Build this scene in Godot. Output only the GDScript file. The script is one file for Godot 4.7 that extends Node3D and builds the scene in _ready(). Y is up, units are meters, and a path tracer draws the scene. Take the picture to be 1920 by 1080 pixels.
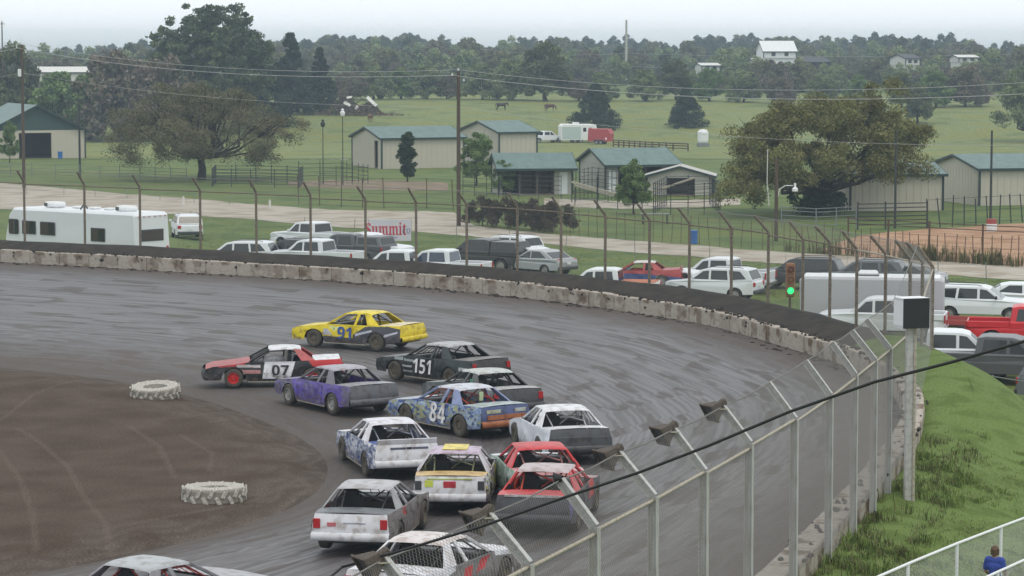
extends Node3D
# A dirt oval on race day: stock cars turning away through the bend, catch fence, parked trucks,
# horse barns and wooded hills. x right, y up, the camera looks along -z. Units are metres.

const F := 5000.0          # focal length in photograph pixels (1920 x 1080)
const EYE := 11.0          # eye height over the track
const LOT := -2.0          # level of the car park outside the oval
var pitch := atan(450.0 / F)
var M := {}                # materials by name
var C := {}                # meshes that alike things share
var rng := RandomNumberGenerator.new()
var wall_line: PackedVector2Array   # inner face of the concrete wall in plan (x, depth)
var inner_line: PackedVector2Array  # edge of the infield
var names := {}

# ------------------------------------------------------------------ mesh builder
class MB:
	var v := PackedVector3Array()
	var n := PackedVector3Array()
	var u := PackedVector2Array()
	var c := PackedColorArray()
	var uvs := false
	var cols := false
	var col := Color.WHITE

	func tri(a: Vector3, b: Vector3, d: Vector3) -> void:
		var m := (d - a).cross(b - a)
		if m.length_squared() < 1e-14:
			return
		m = m.normalized()
		v.append_array([a, b, d])
		n.append_array([m, m, m])
		if cols:
			c.append_array([col, col, col])

	func tri_n(a: Vector3, b: Vector3, d: Vector3, na: Vector3, nb: Vector3, nd: Vector3) -> void:
		if (d - a).cross(b - a).dot(na + nb + nd) < 0.0:
			v.append_array([a, d, b])
			n.append_array([na, nd, nb])
		else:
			v.append_array([a, b, d])
			n.append_array([na, nb, nd])
		if cols:
			c.append_array([col, col, col])

	func tri_out(a: Vector3, b: Vector3, d: Vector3, o: Vector3) -> void:
		if (d - a).cross(b - a).dot((a + b + d) / 3.0 - o) < 0.0:
			tri(a, d, b)
		else:
			tri(a, b, d)

	func quad(a: Vector3, b: Vector3, d: Vector3, e: Vector3) -> void:
		tri(a, b, d)
		tri(a, d, e)

	func quad_out(a: Vector3, b: Vector3, d: Vector3, e: Vector3, o: Vector3) -> void:
		tri_out(a, b, d, o)
		tri_out(a, d, e, o)

	# a box; ch > 0 chamfers every edge
	func box(o: Vector3, s: Vector3, ch := 0.0, b := Basis()) -> void:
		var h := s * 0.5
		var k := minf(ch, minf(h.x, minf(h.y, h.z)) * 0.9)
		if k <= 0.0:
			for ax in 3:
				for sg in [-1.0, 1.0]:
					var q := []
					for w in [[-1, -1], [1, -1], [1, 1], [-1, 1]]:
						var p := Vector3()
						p[ax] = sg * h[ax]
						p[(ax + 1) % 3] = w[0] * h[(ax + 1) % 3]
						p[(ax + 2) % 3] = w[1] * h[(ax + 2) % 3]
						q.append(o + b * p)
					quad_out(q[0], q[1], q[2], q[3], o)
			return
		for ax in 3:
			var a1 := (ax + 1) % 3
			var a2 := (ax + 2) % 3
			for sg in [-1.0, 1.0]:
				var q := []
				for w in [[-1, -1], [1, -1], [1, 1], [-1, 1]]:
					var p := Vector3()
					p[ax] = sg * h[ax]
					p[a1] = w[0] * (h[a1] - k)
					p[a2] = w[1] * (h[a2] - k)
					q.append(o + b * p)
				quad_out(q[0], q[1], q[2], q[3], o)
				for sh in [-1.0, 1.0]:
					var r := []
					for w in [[0, -1], [0, 1], [1, 1], [1, -1]]:
						var p := Vector3()
						p[ax] = sg * (h[ax] - (k if w[0] else 0.0))
						p[a1] = sh * (h[a1] - (0.0 if w[0] else k))
						p[a2] = w[1] * (h[a2] - k)
						r.append(o + b * p)
					quad_out(r[0], r[1], r[2], r[3], o)
		for sx in [-1.0, 1.0]:
			for sy in [-1.0, 1.0]:
				for sz in [-1.0, 1.0]:
					var q := h * Vector3(sx, sy, sz)
					tri_out(o + b * (q - Vector3(sx * k, sy * k, 0)), o + b * (q - Vector3(sx * k, 0, sz * k)), o + b * (q - Vector3(0, sy * k, sz * k)), o)

	func beam(a: Vector3, b: Vector3, w: float, h: float, up := Vector3.UP, ch := 0.0) -> void:
		var x := (b - a).normalized()
		var z := x.cross(up).normalized()
		if z.length_squared() < 0.5:
			z = x.cross(Vector3.RIGHT).normalized()
		box((a + b) * 0.5, Vector3((b - a).length(), h, w), ch, Basis(x, z.cross(x), z))

	func tube(p: Array, r: Array, k := 6, caps := true) -> void:
		var rings := []
		var ups := []
		var side := Vector3.ZERO
		for i in p.size():
			var d: Vector3 = (p[mini(i + 1, p.size() - 1)] - p[maxi(i - 1, 0)])
			d = d.normalized()
			if side == Vector3.ZERO:
				side = d.cross(Vector3.UP if absf(d.y) < 0.9 else Vector3.RIGHT).normalized()
			side = (side - d * side.dot(d)).normalized()
			var o := d.cross(side)
			var ring := PackedVector3Array()
			var nn := PackedVector3Array()
			for j in k:
				var a := TAU * j / k
				var q := side * cos(a) + o * sin(a)
				nn.append(q)
				ring.append(p[i] + q * float(r[mini(i, r.size() - 1)]))
			rings.append(ring)
			ups.append(nn)
		for i in p.size() - 1:
			for j in k:
				var j2 := (j + 1) % k
				tri_n(rings[i][j], rings[i + 1][j], rings[i + 1][j2], ups[i][j], ups[i + 1][j], ups[i + 1][j2])
				tri_n(rings[i][j], rings[i + 1][j2], rings[i][j2], ups[i][j], ups[i + 1][j2], ups[i][j2])
		if caps:
			for e in [0, p.size() - 1]:
				var o: Vector3 = p[1] if e == 0 else p[e - 1]
				for j in range(1, k - 1):
					tri_out(rings[e][0], rings[e][j], rings[e][j + 1], o)

	# profile of (radius, along) turned about the axis b.z
	func lathe(o: Vector3, prof: Array, k := 16, b := Basis()) -> void:
		for i in prof.size() - 1:
			var p: Vector2 = prof[i]
			var q: Vector2 = prof[i + 1]
			var t := Vector2(q.y - p.y, -(q.x - p.x)).normalized()
			for j in k:
				var a := TAU * j / k
				var a2 := TAU * (j + 1) / k
				var e := Vector3(cos(a), sin(a), 0)
				var e2 := Vector3(cos(a2), sin(a2), 0)
				var n1 := b * (e * t.x + Vector3(0, 0, t.y))
				var n2 := b * (e2 * t.x + Vector3(0, 0, t.y))
				var a0 := o + b * (e * p.x + Vector3(0, 0, p.y))
				var a1 := o + b * (e2 * p.x + Vector3(0, 0, p.y))
				var b0 := o + b * (e * q.x + Vector3(0, 0, q.y))
				var b1 := o + b * (e2 * q.x + Vector3(0, 0, q.y))
				if q.x > 1e-5:
					tri_n(a0, b0, b1, n1, n1, n2)
				if p.x > 1e-5:
					tri_n(a0, b1, a1, n1, n2, n2)

	# rows of points (equal length); smooth normals, uv over rows/columns
	func sheet(rows: Array, smooth := true, us := [], vs := [], up := Vector3.UP) -> void:
		var R := rows.size()
		var K: int = rows[0].size()
		var nn := []
		if smooth:
			for i in R:
				var line := PackedVector3Array()
				for j in K:
					var du: Vector3 = rows[mini(i + 1, R - 1)][j] - rows[maxi(i - 1, 0)][j]
					var dv: Vector3 = rows[i][mini(j + 1, K - 1)] - rows[i][maxi(j - 1, 0)]
					var m := du.cross(dv).normalized()
					line.append(m)
				nn.append(line)
		for i in R - 1:
			for j in K - 1:
				var id := [[i, j], [i, j + 1], [i + 1, j + 1], [i, j], [i + 1, j + 1], [i + 1, j]]
				for t in 2:
					var w := [id[t * 3], id[t * 3 + 1], id[t * 3 + 2]]
					var q := [rows[w[0][0]][w[0][1]], rows[w[1][0]][w[1][1]], rows[w[2][0]][w[2][1]]]
					var flat: Vector3 = (q[2] - q[0]).cross(q[1] - q[0]).normalized()
					if flat.dot(up) < 0.0:
						w = [w[0], w[2], w[1]]
						flat = -flat
					for x in w:
						v.append(rows[x[0]][x[1]])
						var m: Vector3 = nn[x[0]][x[1]] if smooth else flat
						n.append(m if m.dot(flat) >= 0.0 else -m)
						if uvs:
							u.append(Vector2(us[x[0]] if us else float(x[0]) / (R - 1), vs[x[1]] if vs else float(x[1]) / (K - 1)))
						if cols:
							c.append(col)

	func mesh() -> ArrayMesh:
		var a := []
		a.resize(Mesh.ARRAY_MAX)
		a[Mesh.ARRAY_VERTEX] = v
		a[Mesh.ARRAY_NORMAL] = n
		if uvs and u.size() == v.size():
			a[Mesh.ARRAY_TEX_UV] = u
		if cols:
			a[Mesh.ARRAY_COLOR] = c
		var m := ArrayMesh.new()
		m.add_surface_from_arrays(Mesh.PRIMITIVE_TRIANGLES, a)
		return m

# ------------------------------------------------------------------ naming and parenting
func numbered(called: String) -> String:
	names[called] = names.get(called, -1) + 1
	return called if names[called] == 0 else "%s_%03d" % [called, names[called]]

func meta(o: Node, label := "", category := "", group := "", kind := "") -> Node:
	for e in [["label", label], ["category", category], ["group", group], ["kind", kind]]:
		if e[1]:
			o.set_meta(e[0], e[1])
	return o

func thing(called: String, label: String, category: String, at := Vector3.ZERO, turn := 0.0, group := "") -> Node3D:
	var o := Node3D.new()
	o.name = numbered(called)
	add_child(o, true)
	o.position = at
	o.rotation.y = turn
	meta(o, label, category, group)
	return o

func part(parent: Node, called: String, m, mt: Material, xf := Transform3D()) -> MeshInstance3D:
	var o := MeshInstance3D.new()
	o.name = called if parent != self else numbered(called)
	o.mesh = m.mesh() if m is MB else m
	o.material_override = mt
	o.transform = xf
	parent.add_child(o, true)
	return o

func setting(called: String, m, mt: Material) -> MeshInstance3D:
	var o := part(self, called, m, mt)
	o.set_meta("kind", "structure")
	return o

# ------------------------------------------------------------------ materials
func lin(r: float, g: float, b: float) -> Color:
	return Color(r, g, b).linear_to_srgb()

func mat(key: String, color: Color, rough := 0.7, metal := 0.0, spec := 0.5) -> StandardMaterial3D:
	var m := StandardMaterial3D.new()
	m.resource_name = key
	m.albedo_color = color
	m.roughness = rough
	m.metallic = metal
	m.metallic_specular = spec
	m.cull_mode = BaseMaterial3D.CULL_DISABLED
	M[key] = m
	return m

func noise(s: int, freq: float, oct := 4, kind := FastNoiseLite.TYPE_SIMPLEX_SMOOTH) -> FastNoiseLite:
	var f := FastNoiseLite.new()
	f.seed = s
	f.frequency = freq
	f.noise_type = kind
	f.fractal_octaves = oct
	return f

func ramp(stops: Array) -> Gradient:
	var g := Gradient.new()
	var off := PackedFloat32Array()
	var cc := PackedColorArray()
	for e in stops:
		off.append(e[0])
		cc.append(e[1])
	g.offsets = off
	g.colors = cc
	return g

func ntex(s: int, freq: float, stops: Array, size := 512, oct := 5, normal := 0.0) -> NoiseTexture2D:
	var t := NoiseTexture2D.new()
	t.width = size
	t.height = size
	t.seamless = true
	t.noise = noise(s, freq, oct)
	if normal > 0.0:
		t.as_normal_map = true
		t.bump_strength = normal
	elif stops:
		t.color_ramp = ramp(stops)
	return t

# ground-like material: fine world-space pattern multiplied by a coarse one
func earth(key: String, stops: Array, metres: float, coarse: Array, coarse_m: float, rough: float, s: int, freq := 0.02, bump := 0.0) -> StandardMaterial3D:
	var m := mat(key, Color.WHITE, rough, 0.0, 0.35)
	m.albedo_texture = ntex(s, freq, stops)
	m.uv1_triplanar = true
	m.uv1_world_triplanar = true
	m.uv1_scale = Vector3.ONE / metres
	if coarse:
		m.detail_enabled = true
		m.detail_blend_mode = BaseMaterial3D.BLEND_MODE_MUL
		m.detail_uv_layer = BaseMaterial3D.DETAIL_UV_2
		m.detail_albedo = ntex(s + 50, 0.012, coarse)
		m.uv2_triplanar = true
		m.uv2_world_triplanar = true
		m.uv2_scale = Vector3.ONE / coarse_m
	if bump > 0.0:
		m.normal_enabled = true
		m.normal_texture = ntex(s + 90, 0.05, [], 512, 4, bump)
	return m

# paint with dust and splashes on it
func paint(key: String, color: Color, rough := 0.38, dirty := true, metal := 0.0) -> StandardMaterial3D:
	if M.has(key):
		return M[key]
	var m := mat(key, color, rough, metal)
	if dirty:
		m.albedo_texture = C.grime
		m.uv1_triplanar = true
		m.uv1_scale = Vector3.ONE * 0.55
	return m

# ------------------------------------------------------------------ where pixels of the photograph lie in the place
func ray(px: float, py: float) -> Vector3:
	return Basis(Vector3.RIGHT, -pitch) * Vector3((px - 960.0) / F, -(py - 540.0) / F, -1.0)

func P(px: float, py: float, h: float) -> Vector3:      # point of height h seen there
	var d := ray(px, py)
	return Vector3(0, EYE, 0) + d * ((h - EYE) / d.y)

func D(px: float, py: float, depth: float) -> Vector3:  # point at that depth
	var d := ray(px, py)
	return Vector3(0, EYE, 0) + d * (depth / -d.z)

func T(px: float, py: float) -> Vector3:                # point of the land beyond the oval
	var d := ray(px, py)
	var last := 100.0
	for i in 700:
		var z := 100.0 + i * 2.0
		var p := Vector3(0, EYE, 0) + d * (z / -d.z)
		if p.y <= land(p.x, z):
			for k in 12:
				var mid := (last + z) * 0.5
				p = Vector3(0, EYE, 0) + d * (mid / -d.z)
				if p.y <= land(p.x, mid):
					z = mid
				else:
					last = mid
			p.y = land(p.x, z)
			return p
		last = z
	return Vector3(0, EYE, 0) + d * (1400.0 / -d.z)

func K(px: float, py: float) -> Vector3:                # point of the track
	var h := 0.1
	var p := P(px, py, h)
	for i in 6:
		h = track_h(p.x, -p.z)
		p = P(px, py, h)
	return p

func knots(t: float, a: Array) -> float:
	if t <= a[0][0]:
		return a[0][1]
	for i in a.size() - 1:
		if t <= a[i + 1][0]:
			return lerpf(a[i][1], a[i + 1][1], smoothstep(0.0, 1.0, (t - a[i][0]) / (a[i + 1][0] - a[i][0])) * 0.5 + 0.5 * (t - a[i][0]) / (a[i + 1][0] - a[i][0]))
	return a[-1][1]

func land(x: float, z: float) -> float:
	var h := knots(z, [[300.0, LOT], [360.0, -3.1], [418.0, -3.8], [470.0, -0.1], [520.0, 1.1], [640.0, 2.0], [900.0, 3.6], [1200.0, 4.5], [2000.0, 5.0]])
	h += 1.65 * smoothstep(-17.2, -18.6, x) * smoothstep(178.0, 160.0, z) * smoothstep(120.0, 135.0, z)
	if z > 560.0:
		h += (2.4 * sin(x * 0.011 + 1.2) + 1.6 * sin(x * 0.023 + z * 0.004)) * smoothstep(560.0, 900.0, z)
	return h

func near_line(line: PackedVector2Array, q: Vector2) -> float:
	var best := 1e9
	for i in line.size() - 1:
		var e := Geometry2D.get_closest_point_to_segment(q, line[i], line[i + 1])
		best = minf(best, e.distance_squared_to(q))
	return sqrt(best)

func track_h(x: float, z: float) -> float:
	var q := Vector2(x, z)
	var di := near_line(inner_line, q)
	var dw := near_line(wall_line, q)
	return 0.37 * di / maxf(di + dw, 0.01)

func smooth_line(pts: Array, step: float) -> PackedVector2Array:
	var fine := PackedVector2Array()
	for i in pts.size() - 1:
		var a: Vector2 = pts[maxi(i - 1, 0)]
		var b: Vector2 = pts[i]
		var d: Vector2 = pts[i + 1]
		var e: Vector2 = pts[mini(i + 2, pts.size() - 1)]
		for k in 24:
			fine.append(b.cubic_interpolate(d, a, e, k / 24.0))
	fine.append(pts[-1])
	for pass_ in 260:                        # relax the kinks out of it
		var f2 := fine.duplicate()
		for i in range(1, fine.size() - 1):
			f2[i] = (fine[i - 1] + fine[i] * 2.0 + fine[i + 1]) * 0.25
		fine = f2
	var out := PackedVector2Array([fine[0]])
	var left := step
	for i in fine.size() - 1:
		var a := fine[i]
		var b := fine[i + 1]
		var l := a.distance_to(b)
		while l >= left and l > 0.0:
			a = a.lerp(b, left / l)
			out.append(a)
			l = a.distance_to(b)
			left = step
		left -= l
	return out

func at3(q: Vector2, h: float) -> Vector3:
	return Vector3(q.x, h, -q.y)

func out_of(line: PackedVector2Array, i: int) -> Vector2:   # away from the infield
	var d := (line[mini(i + 1, line.size() - 1)] - line[maxi(i - 1, 0)]).normalized()
	return Vector2(d.y, -d.x)

# ------------------------------------------------------------------ the scene
func _ready() -> void:
	rng.seed = 7
	var cam := Camera3D.new()
	cam.name = "camera"
	cam.position = Vector3(0, EYE, 0)
	cam.rotation.x = -pitch
	cam.fov = rad_to_deg(2.0 * atan(540.0 / F))
	cam.near = 0.5
	cam.far = 6000.0
	cam.current = true
	add_child(cam)

	var sky_m := ProceduralSkyMaterial.new()        # a bright, even overcast
	sky_m.sky_top_color = lin(0.88, 0.94, 0.97)
	sky_m.sky_horizon_color = lin(0.93, 0.98, 1.0)
	sky_m.sky_curve = 0.2
	sky_m.ground_bottom_color = lin(0.10, 0.11, 0.07)
	sky_m.ground_horizon_color = lin(0.45, 0.5, 0.5)
	sky_m.sun_angle_max = 0.0
	var sky := Sky.new()
	sky.sky_material = sky_m
	var env := Environment.new()
	env.background_mode = Environment.BG_SKY
	env.sky = sky
	env.tonemap_mode = Environment.TONE_MAPPER_LINEAR
	env.tonemap_exposure = 1.15
	env.sdfgi_enabled = true
	env.ssao_enabled = true
	env.ssil_enabled = true
	env.fog_enabled = true
	env.fog_density = 0.0004
	env.fog_light_color = Color(0.80, 0.88, 0.95)
	var we := WorldEnvironment.new()
	we.name = "world_environment"
	we.environment = env
	add_child(we)
	var sun := DirectionalLight3D.new()
	sun.name = "sun"
	sun.light_energy = 0.3
	sun.light_angular_distance = 20.0
	sun.light_color = Color(1.0, 0.97, 0.92)
	sun.rotation_degrees = Vector3(-62, 25, 0)
	sun.shadow_enabled = true
	add_child(sun)

	lines()
	materials()
	ground()
	track()
	wall()
	catch_fence()
	far_woods()
	trees()
	barns()
	paddocks()
	power_poles()
	race_cars()
	infield_tyres()
	car_park()
	trackside()
	spectators()
	field_things()
	weeds()

func lines() -> void:
	var w := []
	for e in [[-9, 17], [-6, 22.5], [-3.5, 28], [-1.1, 34.5], [0.25, 38], [1.4, 41], [2.4, 43.8], [3.4, 46.7], [4.4, 49.5], [5.5, 53], [6.5, 56.5], [7.5, 60], [8.6, 64], [9.8, 68.5], [10.9, 73.5], [11.6, 79], [11.8, 84.3], [11.3, 88.5], [10.4, 92], [7.9, 101.2], [6.1, 105], [2.4, 111], [-1.9, 116.6], [-8, 121.6], [-15.1, 126], [-21.5, 130.4], [-26.5, 133], [-34, 136.5], [-48, 142]]:
		w.append(Vector2(e[0], e[1]))
	wall_line = smooth_line(w, 1.85)
	var q := []
	for e in [[-44, 22], [-34, 33], [-24, 42], [-15.5, 50], [-10, 55], [-7.3, 58.8], [-5.6, 62], [-4.7, 66], [-4.9, 71], [-6.1, 75.2], [-8.1, 80], [-10.6, 84.7], [-13.9, 88.8], [-18.5, 92.2], [-30, 97], [-48, 103]]:
		q.append(Vector2(e[0], e[1]))
	inner_line = smooth_line(q, 1.0)

func materials() -> void:
	C.grime = ntex(3, 0.018, [[0.0, Color(0.84, 0.81, 0.79)], [0.35, Color(0.94, 0.93, 0.92)], [0.55, Color(0.99, 0.99, 0.99)], [1.0, Color(1, 1, 1)]], 512, 6)
	C.splash = ntex(8, 0.014, [[0.0, Color(0.70, 0.65, 0.61)], [0.3, Color(0.86, 0.83, 0.81)], [0.48, Color(0.97, 0.965, 0.96)], [1.0, Color(1, 1, 1)]], 512, 5)
	earth("grass", [[0.0, lin(0.07, 0.10, 0.028)], [0.45, lin(0.115, 0.16, 0.046)], [0.7, lin(0.15, 0.19, 0.062)], [1.0, lin(0.20, 0.21, 0.09)]], 3.0, [[0.25, Color(0.82, 0.88, 0.8)], [0.5, Color(1, 1, 1)], [0.72, Color(1, 0.97, 0.86)]], 46.0, 0.95, 11, 0.03)
	earth("lawn", [[0.0, lin(0.075, 0.115, 0.026)], [0.5, lin(0.125, 0.185, 0.044)], [1.0, lin(0.185, 0.235, 0.07)]], 1.6, [[0.3, Color(0.84, 0.86, 0.72)], [0.55, Color(1, 1, 1)]], 9.0, 0.95, 12, 0.03)
	earth("field", [[0.0, lin(0.125, 0.155, 0.055)], [0.5, lin(0.19, 0.225, 0.085)], [1.0, lin(0.28, 0.28, 0.13)]], 9.0, [[0.3, Color(0.85, 0.88, 0.8)], [0.5, Color(1, 1, 1)], [0.75, Color(1, 0.96, 0.8)]], 70.0, 0.95, 13, 0.02)
	earth("berm_dirt", [[0.0, lin(0.02, 0.016, 0.013)], [0.5, lin(0.045, 0.036, 0.03)], [1.0, lin(0.085, 0.07, 0.058)]], 1.1, [[0.3, Color(0.8, 0.8, 0.8)], [0.6, Color(1, 1, 1)]], 7.0, 0.9, 14, 0.03, 6.0)
	earth("gravel", [[0.0, lin(0.30, 0.26, 0.21)], [0.5, lin(0.45, 0.40, 0.34)], [1.0, lin(0.56, 0.51, 0.45)]], 2.5, [[0.3, Color(0.88, 0.86, 0.83)], [0.6, Color(1, 1, 1)]], 24.0, 0.95, 15, 0.04)
	earth("red_dirt", [[0.0, lin(0.32, 0.185, 0.11)], [0.5, lin(0.41, 0.25, 0.155)], [1.0, lin(0.50, 0.34, 0.23)]], 4.0, [[0.3, Color(0.9, 0.86, 0.83)], [0.6, Color(1, 1, 1)]], 20.0, 0.95, 16, 0.03)
	earth("corral_dirt", [[0.0, lin(0.17, 0.12, 0.09)], [0.5, lin(0.25, 0.185, 0.14)], [1.0, lin(0.34, 0.26, 0.20)]], 4.0, [[0.3, Color(0.85, 0.9, 0.8)], [0.6, Color(1, 1, 1)]], 20.0, 0.95, 17, 0.03)
	earth("concrete", [[0.0, lin(0.29, 0.245, 0.20)], [0.3, lin(0.38, 0.335, 0.285)], [0.6, lin(0.43, 0.38, 0.33)], [1.0, lin(0.50, 0.46, 0.41)]], 1.9, [[0.25, Color(0.66, 0.60, 0.55)], [0.42, Color(1, 1, 1)]], 6.3, 0.9, 18, 0.02, 2.0)
	mat("mud", lin(0.035, 0.029, 0.024), 0.85)
	mat("tread_paint", lin(0.24, 0.22, 0.19), 0.85)
	mat("rubber", lin(0.03, 0.028, 0.027), 0.85)
	mat("muddy_rubber", lin(0.075, 0.065, 0.055), 0.9)
	mat("chrome", lin(0.6, 0.6, 0.62), 0.3, 0.9)
	mat("rim_grey", lin(0.38, 0.37, 0.36), 0.45, 0.5)
	mat("rim_red", lin(0.55, 0.02, 0.02), 0.45)
	mat("rim_mud", lin(0.13, 0.11, 0.08), 0.8)
	mat("glass", lin(0.012, 0.015, 0.018), 0.08, 0.0, 0.6)
	mat("blue_glass", lin(0.035, 0.05, 0.085), 0.08, 0.0, 0.6)
	mat("black", lin(0.014, 0.014, 0.015), 0.6)
	mat("black_metal", lin(0.02, 0.02, 0.02), 0.5, 0.3)
	mat("charcoal", lin(0.05, 0.05, 0.055), 0.6)
	mat("white_plastic", lin(0.75, 0.76, 0.78), 0.5)
	mat("tail_red", lin(0.42, 0.02, 0.025), 0.25)
	mat("lamp_clear", lin(0.6, 0.62, 0.64), 0.15)
	mat("orange_lamp", lin(0.55, 0.2, 0.03), 0.3)
	mat("seat", lin(0.03, 0.03, 0.034), 0.8)
	mat("interior", lin(0.05, 0.048, 0.047), 0.9)
	var pst := paint("near_post", lin(0.50, 0.50, 0.49), 0.6)
	pst.metallic = 0.2
	earth("far_post", [[0.0, lin(0.06, 0.045, 0.033)], [0.5, lin(0.20, 0.165, 0.13)], [1.0, lin(0.33, 0.29, 0.24)]], 1.4, [], 1.0, 0.8, 31, 0.03)
	earth("rail_pipe", [[0.0, lin(0.25, 0.21, 0.16)], [0.5, lin(0.40, 0.36, 0.29)], [1.0, lin(0.5, 0.47, 0.42)]], 1.7, [], 1.0, 0.7, 32, 0.03)
	mat("wire", lin(0.22, 0.21, 0.20), 0.6, 0.4)
	mat("dark_pipe", lin(0.035, 0.04, 0.04), 0.7)
	mat("grey_pipe", lin(0.2, 0.21, 0.21), 0.6)
	mat("rust_pipe", lin(0.10, 0.06, 0.04), 0.8)
	earth("pole_wood", [[0.0, lin(0.05, 0.035, 0.026)], [0.5, lin(0.10, 0.075, 0.058)], [1.0, lin(0.16, 0.125, 0.10)]], 1.3, [], 1.0, 0.9, 33, 0.04)
	mat("beige_metal", lin(0.50, 0.465, 0.39), 0.6)
	mat("grey_metal", lin(0.44, 0.43, 0.39), 0.6)
	earth("green_roof", [[0.0, lin(0.10, 0.165, 0.155)], [1.0, lin(0.155, 0.225, 0.21)]], 5.0, [[0.3, Color(0.92, 0.92, 0.92)], [0.6, Color(1, 1, 1)]], 9.0, 0.45, 34, 0.02)
	mat("green_trim", lin(0.02, 0.04, 0.038), 0.5)
	mat("dark_gable", lin(0.03, 0.065, 0.06), 0.6)
	mat("stall_wood", lin(0.34, 0.29, 0.23), 0.9)
	mat("stall_brown", lin(0.27, 0.21, 0.165), 0.9)
	mat("bark", lin(0.042, 0.034, 0.028), 0.95)
	mat("white_wood", lin(0.72, 0.71, 0.68), 0.6)
	mat("white_paint", lin(0.78, 0.79, 0.8), 0.45)
	mat("line_wire", lin(0.42, 0.42, 0.42), 0.5)
	mat("old_white", lin(0.66, 0.65, 0.62), 0.7)
	var lf := mat("leaf", Color.WHITE, 0.7, 0.0, 0.3)
	lf.vertex_color_use_as_albedo = true
	lf.backlight_enabled = true
	lf.backlight = lin(0.10, 0.12, 0.045)
	var cl := mat("coloured", Color.WHITE, 0.75, 0.0, 0.3)
	cl.vertex_color_use_as_albedo = true

func draped(edges: Array, lift: float, cuts := 6) -> MB:      # edges: [x, top y, bottom y] in the photograph
	var b := MB.new()
	var rows := []
	for i in edges.size() - 1:
		for k in cuts:
			var t := float(k) / cuts
			var e := [lerpf(edges[i][0], edges[i + 1][0], t), lerpf(edges[i][1], edges[i + 1][1], t), lerpf(edges[i][2], edges[i + 1][2], t)]
			var row := []
			for j in 5:
				var w := 0.9 * rng.randf_range(-1, 1) if j == 0 or j == 4 else 0.0
				var p := T(e[0], lerpf(e[1], e[2], j / 4.0) + w)
				row.append(p + Vector3(0, lift, 0))
			rows.append(row)
	b.sheet(rows)
	return b

func ground() -> void:
	var b := MB.new()
	var zs := [-120.0, 0.0, 40.0]
	var z := 70.0
	while z < 1480.0:
		zs.append(z)
		z += 6.0 if z < 560.0 else 22.0
	zs.append(1500.0)
	var rows := []
	for zz in zs:
		var row := []
		for j in 61:
			var x: float = (j / 30.0 - 1.0) * (90.0 + maxf(zz, 0.0) * 0.42)
			row.append(Vector3(x, land(x, zz), -zz))
		rows.append(row)
	b.sheet(rows)
	setting("ground", b, M.grass)
	# the pasture that rises beyond the barns
	b = MB.new()
	rows = []
	z = 322.0
	while z < 560.0:
		var row := []
		for j in 41:
			var x := (j / 20.0 - 1.0) * z * 0.3
			row.append(Vector3(x, land(x, z) + 0.05, -z))
		rows.append(row)
		z += 6.0
	b.sheet(rows)
	setting("pasture", b, M.field)
	setting("gravel_road", draped([[-60, 336, 392], [0, 343, 392], [240, 364, 396], [375, 374, 406], [480, 384, 412], [620, 394, 425], [760, 396, 434], [850, 398, 440], [890, 424, 444], [1055, 442, 461], [1190, 452, 474], [1330, 463, 484], [1450, 472, 494], [1700, 487, 510], [1900, 499, 526], [1990, 505, 532]], 0.02), M.gravel)
	setting("arena_ground", draped([[1540, 470, 474], [1570, 455, 478], [1620, 440, 481], [1740, 430, 490], [1800, 426, 494], [1930, 418, 500], [2000, 415, 504]], 0.015), M.red_dirt)
	setting("corral_ground", draped([[540, 341, 349], [620, 338, 353], [700, 338, 356], [790, 340, 358], [850, 344, 358]], 0.015), M.corral_dirt)
	setting("yard_ground", draped([[1020, 372, 384], [1100, 376, 390], [1180, 378, 392], [1330, 374, 388], [1400, 372, 382]], 0.015), M.gravel)
	setting("stable_track", draped([[520, 288, 296], [600, 287, 299], [665, 286, 299]], 0.015), M.gravel)

func streaks(w: int, h: int) -> Array:      # colour and roughness: damp packed clay is smoother than loose dry dirt
	var im := Image.create(w, h, false, Image.FORMAT_RGB8)
	var dry := Image.create(w, h, false, Image.FORMAT_RGB8)
	var n1 := noise(41, 1.0, 3)
	var n2 := noise(42, 1.0, 4)
	var n3 := noise(43, 1.0, 2)
	var grey := Color(0.074, 0.066, 0.068)
	var pale := Color(0.122, 0.111, 0.115)
	var brown := Color(0.082, 0.062, 0.050)
	for y in h:
		var v := float(y) / h
		for x in w:
			var s := n1.get_noise_2d(x * 0.006, y * 0.16)
			var p := n2.get_noise_2d(x * 0.016, y * 0.035)
			var g := n3.get_noise_2d(x * 0.45, y * 0.45)
			var g2 := n3.get_noise_2d(x * 0.2 + 500.0, y * 0.75)
			var c := grey.lerp(pale, clampf(0.5 + s * 1.5 + p * 0.8 + g2 * 0.6, 0, 1))
			var edge := clampf((0.25 - v + p * 0.3 + s * 0.18) * 4.0, 0, 1) + clampf((v - 0.86 + p * 0.09 + s * 0.06) * 8.0, 0, 1)
			edge += clampf(-p * 2.6 - 0.45, 0, 0.5)
			c = c.lerp(brown, clampf(edge, 0, 1) * 0.85)
			c = c * (1.0 + g * 0.22)
			im.set_pixel(x, y, c.linear_to_srgb())
			var ro := clampf(0.56 + 0.4 * clampf(edge, 0, 1) - s * 0.12 + g * 0.05, 0.45, 1.0)
			dry.set_pixel(x, y, Color(ro, ro, ro))
	return [im, dry]

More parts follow.
